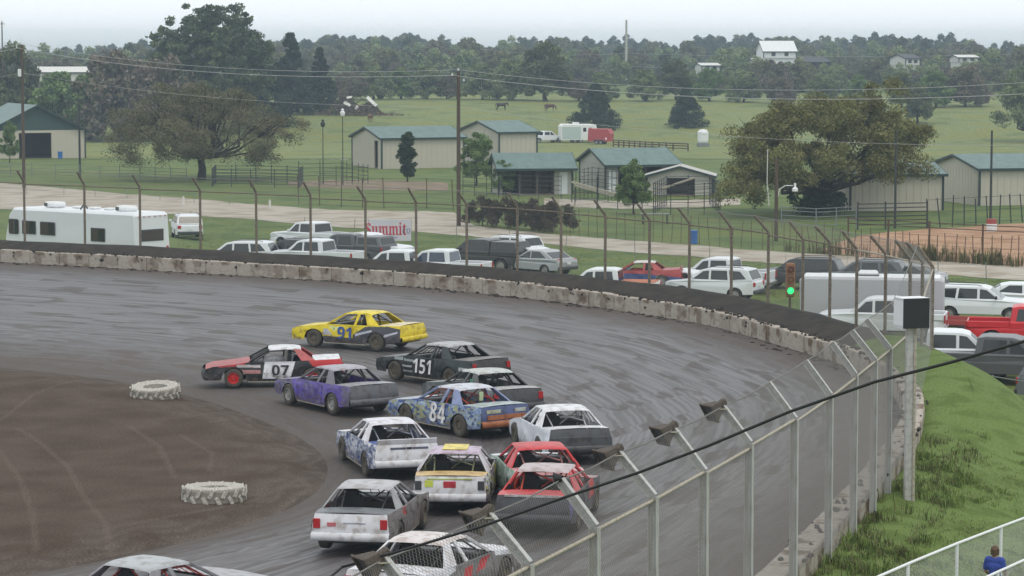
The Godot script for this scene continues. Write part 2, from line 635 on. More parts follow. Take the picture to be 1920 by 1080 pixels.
func infield_image(x0: float, x1: float, z0: float, z1: float, size: int) -> Image:
	var im := Image.create(size, size, false, Image.FORMAT_RGB8)
	var lum := PackedFloat32Array()
	lum.resize(size * size)
	# wheel marks left across the dirt, drawn where they lie
	var marks := [[[0, 730], [60, 722], [120, 708]], [[0, 788], [40, 760], [62, 742], [100, 730], [165, 712]], [[350, 788], [400, 778], [450, 768]], [[392, 797], [440, 788], [478, 781]], [[30, 800], [80, 832], [125, 870], [155, 925], [200, 990], [210, 1040]], [[0, 842], [40, 900], [62, 960], [70, 1040]], [[240, 800], [300, 840], [330, 900]], [[340, 820], [400, 855], [395, 890]], [[250, 990], [340, 972], [480, 940], [560, 900]], [[260, 1040], [400, 1000], [520, 960], [590, 905]]]
	for mk in marks:
		for i in mk.size() - 1:
			var a := P(mk[i][0], mk[i][1], 0.05)
			var b := P(mk[i + 1][0], mk[i + 1][1], 0.05)
			var steps := int(a.distance_to(b) / 0.03) + 1
			for k in steps:
				var p := a.lerp(b, float(k) / steps)
				for d in 4:
					var gx := int((p.x + (d - 2) * 0.04 + rng.randf_range(-0.04, 0.04) - x0) / (x1 - x0) * size)
					var gy := int((-p.z + rng.randf_range(-0.1, 0.1) - z0) / (z1 - z0) * size)
					if gx >= 0 and gx < size and gy >= 0 and gy < size:
						lum[gy * size + gx] = minf(lum[gy * size + gx] + 0.35, 1.0)
	var n1 := noise(51, 0.012, 5)
	var n2 := noise(52, 0.2, 3)
	var dist := PackedFloat32Array()
	var dg := 128
	for y in dg:
		for x in dg:
			dist.append(near_line(inner_line, Vector2(lerpf(x0, x1, x / (dg - 1.0)), lerpf(z0, z1, y / (dg - 1.0)))))
	for y in size:
		for x in size:
			var fx := x / (size - 1.0) * (dg - 1.001)
			var fy := y / (size - 1.0) * (dg - 1.001)
			var gi := int(fy) * dg + int(fx)
			var edge := lerpf(lerpf(dist[gi], dist[gi + 1], fx - int(fx)), lerpf(dist[gi + dg], dist[gi + dg + 1], fx - int(fx)), fy - int(fy))
			var a := n1.get_noise_2d(x * 0.6, y * 1.5)
			var g := n2.get_noise_2d(x, y * 2.4)
			var c := Color(0.066, 0.046, 0.034).lerp(Color(0.100, 0.074, 0.057), clampf(0.5 + a * 0.8 + g * 0.5, 0, 1))
			var rim := clampf(1.0 - edge / (2.6 + a * 3.5), 0, 1)      # loose dirt thrown over the edge of the track
			c = c.lerp(Color(0.105, 0.088, 0.080) * (1.0 + 0.25 * sin(edge * 9.0 + a * 8.0)), rim * (0.55 + g * 0.8))
			c = c.lerp(Color(0.17, 0.135, 0.11), lum[y * size + x] * 0.9)
			im.set_pixel(x, y, (c * (1.0 + g * 0.22)).linear_to_srgb())
	return im

func track() -> void:
	var b := MB.new()
	b.uvs = true
	var n := 150
	var bump := noise(61, 0.35, 3)
	var rut := noise(62, 1.0, 2)
	var rows := []
	for i in n:
		var t := float(i) / (n - 1)
		var a := inner_line[int(t * (inner_line.size() - 1))]
		var e := wall_line[int(t * (wall_line.size() - 1))]
		var row := []
		for j in 41:
			var q := a.lerp(e, j / 40.0)
			var r := rut.get_noise_2d(t * 6.0, j * 0.9) * 0.025 + bump.get_noise_2d(q.x, q.y) * 0.03
			row.append(at3(q, track_h(q.x, q.y) + (r if j > 0 else 0.0)))
		rows.append(row)
	b.sheet(rows)
	var m := mat("track_clay", Color.WHITE, 0.58, 0.0, 0.5)
	m.roughness = 1.0
	var clay := streaks(2048, 512)
	m.albedo_texture = ImageTexture.create_from_image(clay[0])
	m.roughness_texture = ImageTexture.create_from_image(clay[1])
	m.roughness_texture_channel = BaseMaterial3D.TEXTURE_CHANNEL_RED
	setting("track", b, m)
	var k := MB.new()
	k.uvs = true
	rows = []
	var x0 := -22.0
	var x1 := -3.0
	var z0 := 48.0
	var z1 := 97.0
	for i in inner_line.size():
		var a := inner_line[i]
		var far := Vector2(-75, clampf(lerpf(62.0, a.y, 0.35), 20, 120))
		var row := []
		for j in 22:
			var t := pow(j / 21.0, 1.8)
			var q := a.lerp(far, t)
			var d := a.distance_to(q)
			var h := 0.13 * smoothstep(0.0, 1.6, d) - 0.09 * smoothstep(2.0, 8.0, d) + (bump.get_noise_2d(q.x * 0.6, q.y * 0.6) * 0.05 if j > 0 else 0.0)
			row.append(at3(q, h))
		rows.append(row)
	k.sheet(rows)
	k.u.resize(k.v.size())
	for i in k.v.size():
		k.u[i] = Vector2((k.v[i].x - x0) / (x1 - x0), (-k.v[i].z - z0) / (z1 - z0))
	var im := mat("infield_dirt", Color.WHITE, 0.95, 0.0, 0.2)
	im.albedo_texture = ImageTexture.create_from_image(infield_image(x0, x1, z0, z1, 1024))
	im.texture_repeat = false
	setting("infield", k, im)
	# earth banked up behind the wall: dirt along the far side, grass below the near side
	var dirt := [[0.26, 0.97], [0.6, 1.08], [1.5, 1.30], [2.1, 1.30]]
	var rest := [[2.1, 1.30], [3.4, 0.7], [5.0, -0.6], [7.0, -1.95], [7.6, -2.2]]
	var near := [[0.62, 0.52], [0.95, 0.55], [1.5, 0.48], [2.1, 0.32]]
	var near_rest := [[2.1, 0.32], [3.4, -0.05], [5.6, -0.75], [8.6, -1.75], [10.4, -2.25]]
	var dn := noise(64, 0.5, 3)
	var banks := {"earth_berm": [], "grass_bank": [], "lower_bank": []}
	for i in wall_line.size():
		var q := wall_line[i]
		var o := out_of(wall_line, i)
		var w := smoothstep(70.0, 82.0, q.y)
		for kind in [["top", dirt, near], ["low", rest, near_rest]]:
			var row := []
			for j in kind[1].size():
				var s := lerpf(kind[2][j][0], kind[1][j][0], w)
				var h := lerpf(kind[2][j][1], kind[1][j][1], w)
				var p := q + o * s
				h += dn.get_noise_2d(p.x, p.y) * (0.10 if j > 0 else 0.06)
				row.append(at3(p, h))
			if kind[0] == "low":
				banks.lower_bank.append(row)
			elif q.y > 89.0 or (not banks.earth_berm.is_empty()):
				if banks.earth_berm.is_empty():
					banks.grass_bank.append(row)
				banks.earth_berm.append(row)
			else:
				banks.grass_bank.append(row)
	for key in banks:
		var s := MB.new()
		s.sheet(banks[key])
		setting(key, s, M.berm_dirt if key == "earth_berm" else M.lawn)

func wall() -> void:
	var t := thing("concrete_wall", "pale concrete block wall curving round the outside of the dirt track, mud along its top", "wall")
	var variants := []
	for k in 5:
		var b := MB.new()
		b.box(Vector3(0, 0.26, 0), Vector3(1.83, 0.70 + 0.012 * (k % 3), 0.6), 0.03)
		variants.append(b.mesh())
	for i in wall_line.size() - 1:
		var a := wall_line[i]
		var e := wall_line[i + 1]
		var mid := (a + e) * 0.5
		var o := Vector2((e - a).y, -(e - a).x).normalized()
		var p := at3(mid + o * (0.31 + rng.randf_range(-0.008, 0.008)), track_h(mid.x, mid.y) + rng.randf_range(-0.015, 0.015))
		var d := at3(e - a, 0).normalized()
		var xf := Transform3D(Basis(d, Vector3.UP, d.cross(Vector3.UP)).rotated(Vector3.UP, rng.randf_range(-0.008, 0.008)), p)
		part(t, "block", variants[rng.randi() % 5], M.concrete, xf)
	# clods thrown up by the cars lie on the wall and hang over its edge
	var lump := lump_mesh(5)
	var xfs := []
	for i in range(20, wall_line.size() - 1):
		var o := out_of(wall_line, i)
		for k in (22 if wall_line[i].y > 84.0 else 4):
			var off := rng.randf_range(-0.02, 0.75)
			var q := wall_line[i].lerp(wall_line[i + 1], rng.randf()) + o * off
			var s := rng.randf_range(0.03, 0.09) * (1.0 if rng.randf() < 0.93 else 1.6)
			var h := 1.0
			if rng.randf() < 0.05:
				q = wall_line[i].lerp(wall_line[i + 1], rng.randf()) + o * -0.015
				h = 0.93 - absf(rng.randfn(0.0, 0.14))
				s *= 0.8
			xfs.append(Transform3D(Basis.from_euler(Vector3(rng.randf() * 6, rng.randf() * 6, rng.randf() * 6)).scaled(Vector3.ONE * s), at3(q, h)))
	for i in range(34, wall_line.size() - 1):           # loose dirt at its foot
		var o := out_of(wall_line, i)
		for k in 9:
			var q := wall_line[i].lerp(wall_line[i + 1], rng.randf()) + o * -absf(rng.randfn(0.0, 0.35))
			xfs.append(Transform3D(Basis.from_euler(Vector3(rng.randf() * 6, rng.randf() * 6, 0)).scaled(Vector3(1.4, 0.5, 1.4) * rng.randf_range(0.03, 0.1)), at3(q, track_h(q.x, q.y) + 0.01)))
	var mm := scatter("dirt_clods", lump, xfs, M.mud)
	meta(mm, "dark dirt clods lying along the top of the concrete wall", "dirt", "", "stuff")

func lump_mesh(s: int) -> ArrayMesh:
	var b := MB.new()
	var sp := SphereMesh.new()
	sp.radial_segments = 7
	sp.rings = 4
	sp.radius = 1.0
	sp.height = 2.0
	var a := sp.get_mesh_arrays()
	var nn := noise(s, 0.9, 2)
	var vv: PackedVector3Array = a[Mesh.ARRAY_VERTEX]
	var ii: PackedInt32Array = a[Mesh.ARRAY_INDEX]
	for i in range(0, ii.size(), 3):
		var q := []
		for k in 3:
			var p := vv[ii[i + k]]
			q.append(p * (0.85 + 0.5 * nn.get_noise_3dv(p)))
		b.tri_out(q[0], q[1], q[2], Vector3.ZERO)
	return b.mesh()

func scatter(called: String, m: Mesh, xfs: Array, mt: Material) -> MultiMeshInstance3D:
	var mm := MultiMesh.new()
	mm.transform_format = MultiMesh.TRANSFORM_3D
	mm.mesh = m
	mm.instance_count = xfs.size()
	for i in xfs.size():
		mm.set_instance_transform(i, xfs[i])
	var o := MultiMeshInstance3D.new()
	o.name = numbered(called)
	o.multimesh = mm
	o.material_override = mt
	o.set_meta("kind", "stuff")
	add_child(o, true)
	return o

# woven wire between x = -0.5 and 0.5, y = 0 and 1, made for a panel w by h metres
func wire_panel(w: float, h: float, pitch_m: float, r: float) -> ArrayMesh:
	var key := "wire_%.2f_%.2f_%.3f" % [w, h, pitch_m]
	if C.has(key):
		return C[key]
	var b := MB.new()
	var step := pitch_m * 1.4142
	for dir in [-1.0, 1.0]:
		var s := -h
		while s < w + h:
			var x0 := s
			var y0 := 0.0
			var x1: float = s + h * dir
			var y1 := h
			if dir < 0:
				x0 = s
				x1 = s - h
			var ends := []
			for e in [[x0, y0, x1, y1]]:
				var ax: float = e[0]
				var ay: float = e[1]
				var bx: float = e[2]
				var by: float = e[3]
				var t0 := 0.0
				var t1 := 1.0
				if absf(bx - ax) > 1e-6:
					var ta := (0.0 - ax) / (bx - ax)
					var tb := (w - ax) / (bx - ax)
					t0 = maxf(t0, minf(ta, tb))
					t1 = minf(t1, maxf(ta, tb))
				if t1 - t0 > 0.01:
					ends = [Vector2(lerpf(ax, bx, t0), lerpf(ay, by, t0)), Vector2(lerpf(ax, bx, t1), lerpf(ay, by, t1))]
			if ends:
				var a := Vector3(ends[0].x / w - 0.5, ends[0].y / h, dir * r)
				var e := Vector3(ends[1].x / w - 0.5, ends[1].y / h, dir * r)
				var along := Vector3(e.x - a.x, e.y - a.y, 0).normalized()
				var px := Vector3(r / w, 0, 0)
				# a three-sided wire
				var k := [Vector3(0, 0, r), px * 1.2 - Vector3(0, 0, r * 0.6), -px * 1.2 - Vector3(0, 0, r * 0.6)]
				for j in 3:
					var j2 := (j + 1) % 3
					b.quad_out(a + k[j], a + k[j2], e + k[j2], e + k[j], (a + e) * 0.5 - along * 0.0)
			s += step
	C[key] = b.mesh()
	return C[key]

func fence_point(i: float) -> Vector2:
	var k := clampi(int(i), 0, wall_line.size() - 2)
	var q := wall_line[k].lerp(wall_line[k + 1], i - k)
	var off := lerpf(0.72, 1.9, smoothstep(70.0, 84.0, q.y))
	return q + out_of(wall_line, k).lerp(out_of(wall_line, k + 1), i - k) * off

func screen_x(p: Vector3) -> float:
	var q := Basis(Vector3.RIGHT, pitch) * (p - Vector3(0, EYE, 0))
	return 960.0 + F * q.x / -q.z

func catch_fence() -> void:
	var t := thing("catch_fence", "tall catch fence of inward-leaning steel posts and chain link behind the track wall", "fence")
	# the posts of the photograph, near side first, then round the bend to the far side
	var turn := 0
	for i in wall_line.size():
		if screen_x(at3(fence_point(i), 4.0)) > screen_x(at3(fence_point(turn), 4.0)):
			turn = i
	var spots := []
	for e in [[true, [520, 668, 800, 990, 1115, 1225, 1320, 1405, 1490, 1556, 1603, 1640, 1668, 1712]], [false, [1749, 1730, 1707, 1661, 1607, 1557, 1506, 1441, 1372, 1293, 1218, 1135, 1052, 970, 875, 780, 685, 582, 480, 375, 262, 158, 45, -65, -170]]]:
		for px in e[1]:
			var lo := 0.0 if e[0] else float(turn)
			var hi := float(turn) if e[0] else float(wall_line.size() - 1)
			for k in 40:
				var mid := (lo + hi) * 0.5
				if (screen_x(at3(fence_point(mid), 4.0)) < px) == e[0]:
					lo = mid
				else:
					hi = mid
			if spots.is_empty() or lo - spots[-1] > 0.5:
				spots.append(lo)
	var pm := MB.new()
	pm.box(Vector3(0, 0.5, 0), Vector3(0.13, 1, 0.03), 0.0)
	pm.box(Vector3(0.066, 0.5, 0), Vector3(0.012, 1, 0.13), 0.0)
	pm.box(Vector3(-0.066, 0.5, 0), Vector3(0.012, 1, 0.13), 0.0)
	var near_post := pm.mesh()
	pm = MB.new()
	pm.tube([Vector3.ZERO, Vector3.UP], [0.062, 0.06], 8)
	var far_post := pm.mesh()
	var near_list := []
	var prev := {}
	for s in spots:
		var q := fence_point(s)
		var k := clampi(int(s), 1, wall_line.size() - 2)
		var o := out_of(wall_line, k)
		var w := smoothstep(70.0, 84.0, q.y)
		var base := lerpf(0.35, 1.0, w)
		var bend := lerpf(4.0, 4.25, smoothstep(4.0, -24.0, q.x) * w) + rng.randf_range(-0.04, 0.04)
		var along := at3(wall_line[k + 1] - wall_line[k - 1], 0).normalized()
		var bs := Basis(at3(o, 0), Vector3.UP, along)
		var pt := at3(q, bend)
		var tip := pt + at3(-o, 0) * rng.randf_range(0.5, 0.6) + Vector3(0, rng.randf_range(0.6, 0.68), 0)
		var pmat: Material = M.near_post if q.y < 76.0 else M.far_post
		var mesh_: Mesh = near_post if q.y < 76.0 else far_post
		var lean := Basis(along, rng.randf_range(-0.02, 0.02))
		var post := part(t, "post", mesh_, pmat, Transform3D((lean * bs) * Basis.from_scale(Vector3(1, bend - base, 1)), at3(q, base)))
		post.basis = bs * Basis.from_scale(Vector3(1, bend - base, 1))
		var arm_dir := (tip - pt)
		var ab := Basis(along.cross(arm_dir.normalized()), arm_dir.normalized(), along)
		part(t, "arm", mesh_, pmat, Transform3D(ab * Basis.from_scale(Vector3(0.9, arm_dir.length(), 0.9)), pt))
		if prev:
			var mid: Vector3 = (pt + prev.pt) * 0.5
			var dx: Vector3 = pt - prev.pt
			var span := dx.length()
			var low: float = maxf(lerpf(0.95, 1.27, w), 0.0)
			var wm := wire_panel(3.0, 3.1, 0.055 if q.y < 84.0 else 0.09, 0.0028 if q.y < 84.0 else 0.0021)
			var floor_at := Vector3(mid.x, low, mid.z)
			part(t, "chain_link", wm, M.wire, Transform3D(Basis(dx, Vector3(0, mid.y - low, 0), dx.normalized().cross(Vector3.UP)), floor_at))
			var am := wire_panel(3.0, 0.85, 0.06 if q.y < 84.0 else 0.09, 0.0021)
			var up: Vector3 = ((tip - pt) + (prev.tip - prev.pt)) * 0.5
			part(t, "overhang_link", am, M.wire, Transform3D(Basis(dx, up, dx.normalized().cross(up.normalized())), mid))
			var rb := MB.new()
			rb.tube([Vector3.ZERO, Vector3(0, 0, -1)], [0.03], 7)
			if not C.has("rail"):
				C.rail = rb.mesh()
			var rx := dx.normalized()
			part(t, "top_rail", C.rail, M.rail_pipe if q.y < 95.0 else M.far_post, Transform3D(Basis(rx.cross(Vector3.UP), Vector3.UP, -rx).orthonormalized() * Basis.from_scale(Vector3(1, 1, span)), prev.pt + Vector3(0, -0.06, 0)))
			var cb := MB.new()
			var a: Vector3 = prev.tip
			cb.tube([a, a.lerp(tip, 0.5) - Vector3(0, 0.04, 0), tip], [0.012], 5)
			part(t, "edge_cable", cb, M.wire)
		if q.y < 66.0:
			near_list.append(tip)
		prev = {"pt": pt, "tip": tip}
	C.tips = near_list

# ------------------------------------------------------------------ trees
const OAK := [Color(0.060, 0.083, 0.044), Color(0.090, 0.118, 0.055), Color(0.123, 0.155, 0.068)]
const OLIVE := [Color(0.135, 0.145, 0.055), Color(0.185, 0.188, 0.070), Color(0.235, 0.212, 0.085)]
const FADED := [Color(0.140, 0.140, 0.078), Color(0.175, 0.168, 0.095), Color(0.120, 0.130, 0.066), Color(0.200, 0.165, 0.105)]
const CEDAR := [Color(0.029, 0.050, 0.033), Color(0.046, 0.069, 0.043), Color(0.059, 0.085, 0.050)]
const WILLOW := [Color(0.137, 0.180, 0.089), Color(0.180, 0.222, 0.109), Color(0.222, 0.258, 0.126)]
const FRESH := [Color(0.110, 0.173, 0.061), Color(0.151, 0.223, 0.082), Color(0.203, 0.272, 0.106)]
const HOUSES := [[1432, 109, 8.5], [1418, 136, 11.0], [1316, 133, 4.2], [1512, 126, 6.0], [1698, 122, 4.0], [1798, 117, 4.6]]   # x, y in the photograph and length
const HILL := [Color(0.078, 0.098, 0.052), Color(0.105, 0.125, 0.064), Color(0.135, 0.150, 0.078)]
const TWIGGY := [Color(0.151, 0.126, 0.103), Color(0.193, 0.158, 0.117), Color(0.173, 0.166, 0.103)]

func leaf(b: MB, o: Vector3, s: float, r: RandomNumberGenerator) -> void:
	var a := Vector3(r.randfn(), r.randfn(), r.randfn()).normalized()
	var e := a.cross(Vector3(r.randfn(), r.randfn(), r.randfn())).normalized()
	var k := s * r.randf_range(0.6, 1.3)
	b.tri(o - a * k, o + e * k * 0.55, o + a * k)
	b.tri(o - a * k, o + a * k, o - e * k * 0.55)

# p: height, width (crown), base (crown's lowest height), lobes, leaves, size, colours, shape, limbs, thin
func tree_meshes(s: int, p: Dictionary) -> Array:
	var r := RandomNumberGenerator.new()
	r.seed = s
	var H: float = p.h
	var W: float = p.w * 0.5
	var B: float = p.base
	var wood := MB.new()
	var crown := MB.new()
	crown.cols = true
	var cols: Array = p.cols
	var tr: float = p.get("trunk", H * 0.03)
	var shape: String = p.get("shape", "round")
	var lobes := []
	var top := (H - B)
	var hubs := []
	for i in int(p.get("clusters", 0)):       # boughs: each carries a bunch of lobes, with gaps between bunches
		var a := i * 2.39996 + r.randf_range(-0.3, 0.3)
		var el := clampf(lerpf(-0.45, 1.0, (i + 0.5) / float(p.clusters)) + r.randf_range(-0.12, 0.12), -0.5, 1.0)
		var rr := r.randf_range(0.62, 1.0)
		var ring := sqrt(maxf(0.0, 1.0 - el * el)) if el > 0 else 1.0 - el * el * 0.8
		hubs.append(Vector3(cos(a) * W * 0.86 * rr * ring, B + top * (0.40 + 0.47 * el * lerpf(rr, 1.0, 0.5)), sin(a) * W * 0.86 * rr * ring))
	for i in int(p.lobes):
		var q := Vector3()
		var rad := 0.0
		if shape == "cone":
			var t := pow(r.randf(), 0.8)
			var a := r.randf() * TAU
			var ww := W * (1.0 - t * 0.93) * sqrt(r.randf())
			q = Vector3(cos(a) * ww, B + top * t * 0.95, sin(a) * ww)
			rad = maxf(0.06 * W, W * r.randf_range(0.14, 0.30) * (1.0 - t * 0.8))
		elif shape == "column":
			var t := r.randf()
			var a := r.randf() * TAU
			var ww := W * 0.75 * pow(sin(PI * clampf(t * 0.85 + 0.13, 0, 1)), 0.7) * sqrt(r.randf())
			q = Vector3(cos(a) * ww, B + top * (0.05 + t * 0.9), sin(a) * ww)
			rad = W * 0.3
		else:
			var a := r.randf() * TAU
			var el := r.randf_range(-0.6 if shape == "flat" else -0.35, 1.0)
			var rr := pow(r.randf(), 0.4)
			var flat := sqrt(maxf(0.0, 1.0 - el * el)) if el > 0 else 1.0 - el * el * 1.2
			q = Vector3(cos(a) * W * 0.82 * rr * flat, 0, sin(a) * W * 0.82 * rr * flat)
			q.y = B + top * ((0.42 + 0.46 * el * lerpf(rr, 1.0, 0.3)) if shape == "flat" else (0.32 + 0.55 * el * lerpf(rr, 1.0, 0.3)))
			rad = W * r.randf_range(0.13, 0.30)
			if shape == "flat":
				rad *= 0.85
		if hubs:
			var hub: Vector3 = hubs[i % hubs.size()]
			var cr: float = W * 0.2 * p.get("spread", 1.0) * (0.75 + 0.5 * fposmod(hub.x * 1.7 + hub.z, 1.0))
			q = hub + (Vector3(r.randfn(), r.randfn() * 0.6, r.randfn()).limit_length(1.6) * cr * 0.62 if i >= hubs.size() else Vector3.ZERO)
			rad = W * r.randf_range(0.06, 0.125)
		q.y += p.get("lift", 0.0) * clampf(q.x / W + 0.15, 0.0, 1.0)
		lobes.append([q, rad])
	# trunk and limbs
	var lean: Vector3 = Vector3(r.randf_range(-0.06, 0.06), 1, r.randf_range(-0.06, 0.06)) * p.get("fork", maxf(B * 1.05, H * 0.16))
	if shape == "cone" or shape == "column":
		lean = Vector3(0, H * 0.8, 0)
	wood.tube([Vector3(0, -0.4, 0), Vector3(0, 0.1, 0), lean * 0.45 + Vector3(tr * 0.4, 0, 0), lean], [tr * 1.7, tr * 1.25, tr, tr * 0.8], 8)
	var limbs: int = p.get("limbs", 6)
	if shape != "cone" and shape != "column":
		var high := lobes.filter(func(e): return e[0].y > B + top * (0.5 if shape == "flat" else 0.25))
		for i in mini(limbs * 3, high.size()):
			var q: Vector3 = high[i][0]
			var k := (lean * r.randf_range(0.85, 1.0)).lerp(q, 0.45) + Vector3(r.randfn() * 0.1, -0.09, r.randfn() * 0.1) * W
			var big := 0.5 if i < limbs else 0.26
			wood.tube([lean * 0.97, k.lerp(lean, 0.5) + Vector3(0, -0.02 * W, 0), k, q, q + (q - k) * 0.35], [tr * big * 1.2, tr * big, tr * big * 0.7, tr * big * 0.35, 0.015], 5, false)
			if p.get("thin", 0.0) > 0.0:
				for g in 5:
					var e: Vector3 = q + Vector3(r.randfn(), r.randfn() * 0.6 + 0.35, r.randfn()) * high[i][1] * 0.9
					wood.tube([k.lerp(q, r.randf_range(0.3, 1.0)), q.lerp(e, 0.5) + Vector3(0, 0.1, 0), e], [tr * 0.1, tr * 0.07, 0.012], 4, false)
	var per := int(p.leaves) / int(p.lobes)
	var size: float = p.size
	for l in lobes:
		var tone := r.randf_range(0.78, 1.25)
		var mixed := r.randf()
		for k in per:
			var d := Vector3(r.randfn(), r.randfn(), r.randfn()).normalized()
			if d.y < 0 and r.randf() < 0.4:
				d.y = -d.y
			var o: Vector3 = l[0] + d * l[1] * pow(r.randf(), 0.45) * Vector3(1.0, 0.82, 1.0) * r.randf_range(0.9, 1.12)
			var c: Color = cols[r.randi() % cols.size()]
			c = c.lerp(cols[int(mixed * cols.size()) % cols.size()], 0.45) * tone
			c.a = 1.0
			crown.col = c
			leaf(crown, o, size, r)
	return [wood.mesh(), crown.mesh()]

func tree(called: String, label: String, group: String, at: Vector3, ms: Array, turn := 0.0, sc := Vector3.ONE, category := "tree") -> Node3D:
	var t := thing(called, label, category, at, turn, group)
	t.scale = sc
	part(t, "trunk", ms[0], M.bark)
	part(t, "crown", ms[1], M.leaf)
	return t

func far_woods() -> void:
	# ridges of woodland nobody could count, drawn as a mass
	var kinds := []
	for k in 4:
		var cols: Array = [HILL, [Color(0.13, 0.14, 0.07), Color(0.17, 0.17, 0.085), Color(0.20, 0.19, 0.10)], TWIGGY, WILLOW][k]
		kinds.append(tree_meshes(200 + k, {"h": 10.0, "w": 9.0 + k, "base": -0.5, "lobes": 36, "leaves": 4500, "size": 0.36, "cols": cols, "limbs": 4}))
	var bands := [["hill_woodland", 3, 900.0, 1250.0, 840, [0, 0, 1, 0], "dark green wooded hills along the skyline behind the pasture"], ["valley_woodland", 2, 612.0, 860.0, 510, [1, 1, 3, 3, 2, 0], "mixed green woodland filling the valley below the hills"]]
	for bd in bands:
		var lists := [[], [], [], []]
		for i in bd[4]:
			var z := rng.randf_range(bd[2], bd[3])
			var x := rng.randf_range(-0.29, 0.29) * z
			var y := land(x, z)
			var k: int = bd[5][rng.randi() % bd[5].size()]
			var s := rng.randf_range(0.65, 1.15)
			# the skyline of the photograph dips in places
			var px := 960.0 + F * x / z
			var dip := knots(px, [[0.0, 0.0], [560.0, 0.1], [620.0, 1.3], [830.0, 1.9], [905.0, -0.8], [960.0, 0.4], [1080.0, 0.9], [1200.0, 0.8], [1240.0, -0.8], [1290.0, 0.9], [1430.0, 0.7], [1490.0, 0.9], [1640.0, 0.5], [1700.0, 0.9], [1900.0, 0.4]]) if bd[0] == "hill_woodland" else 0.0
			y += dip * 1.6 - 1.2
			lists[k].append(Transform3D(Basis(Vector3.UP, rng.randf() * TAU).scaled(Vector3(s, s * rng.randf_range(0.8, 1.12), s)), Vector3(x, y, -z)))
		if bd[0] == "valley_woodland":           # lower growth in front of the houses
			for e in HOUSES:
				for i in 16:
					var z := rng.randf_range(572.0, 594.0)
					var px := rng.randf_range(e[0] - 22.0, e[0] + e[2] * 8.4 + 40.0)
					var x := (px - 960.0) / F * z
					var y := land(x, z) - 0.3
					var s: float = (EYE + (90.0 - e[1] + 7.0) * z / F - y) / 10.0 * rng.randf_range(0.72, 1.02)
					lists[[1, 3, 3, 2][rng.randi() % 4]].append(Transform3D(Basis(Vector3.UP, rng.randf() * TAU).scaled(Vector3(maxf(s, 0.45), s, maxf(s, 0.45))), Vector3(x, y, -z)))
		var t := thing(bd[0], bd[6], "woodland")
		t.set_meta("kind", "stuff")
		for k in 4:
			if lists[k]:
				for w in 2:
					var o := scatter("trunks" if w == 0 else "crowns", kinds[k][w], lists[k], M.bark if w == 0 else M.leaf)
					remove_child(o)
					t.add_child(o, true)
	C.kinds = kinds

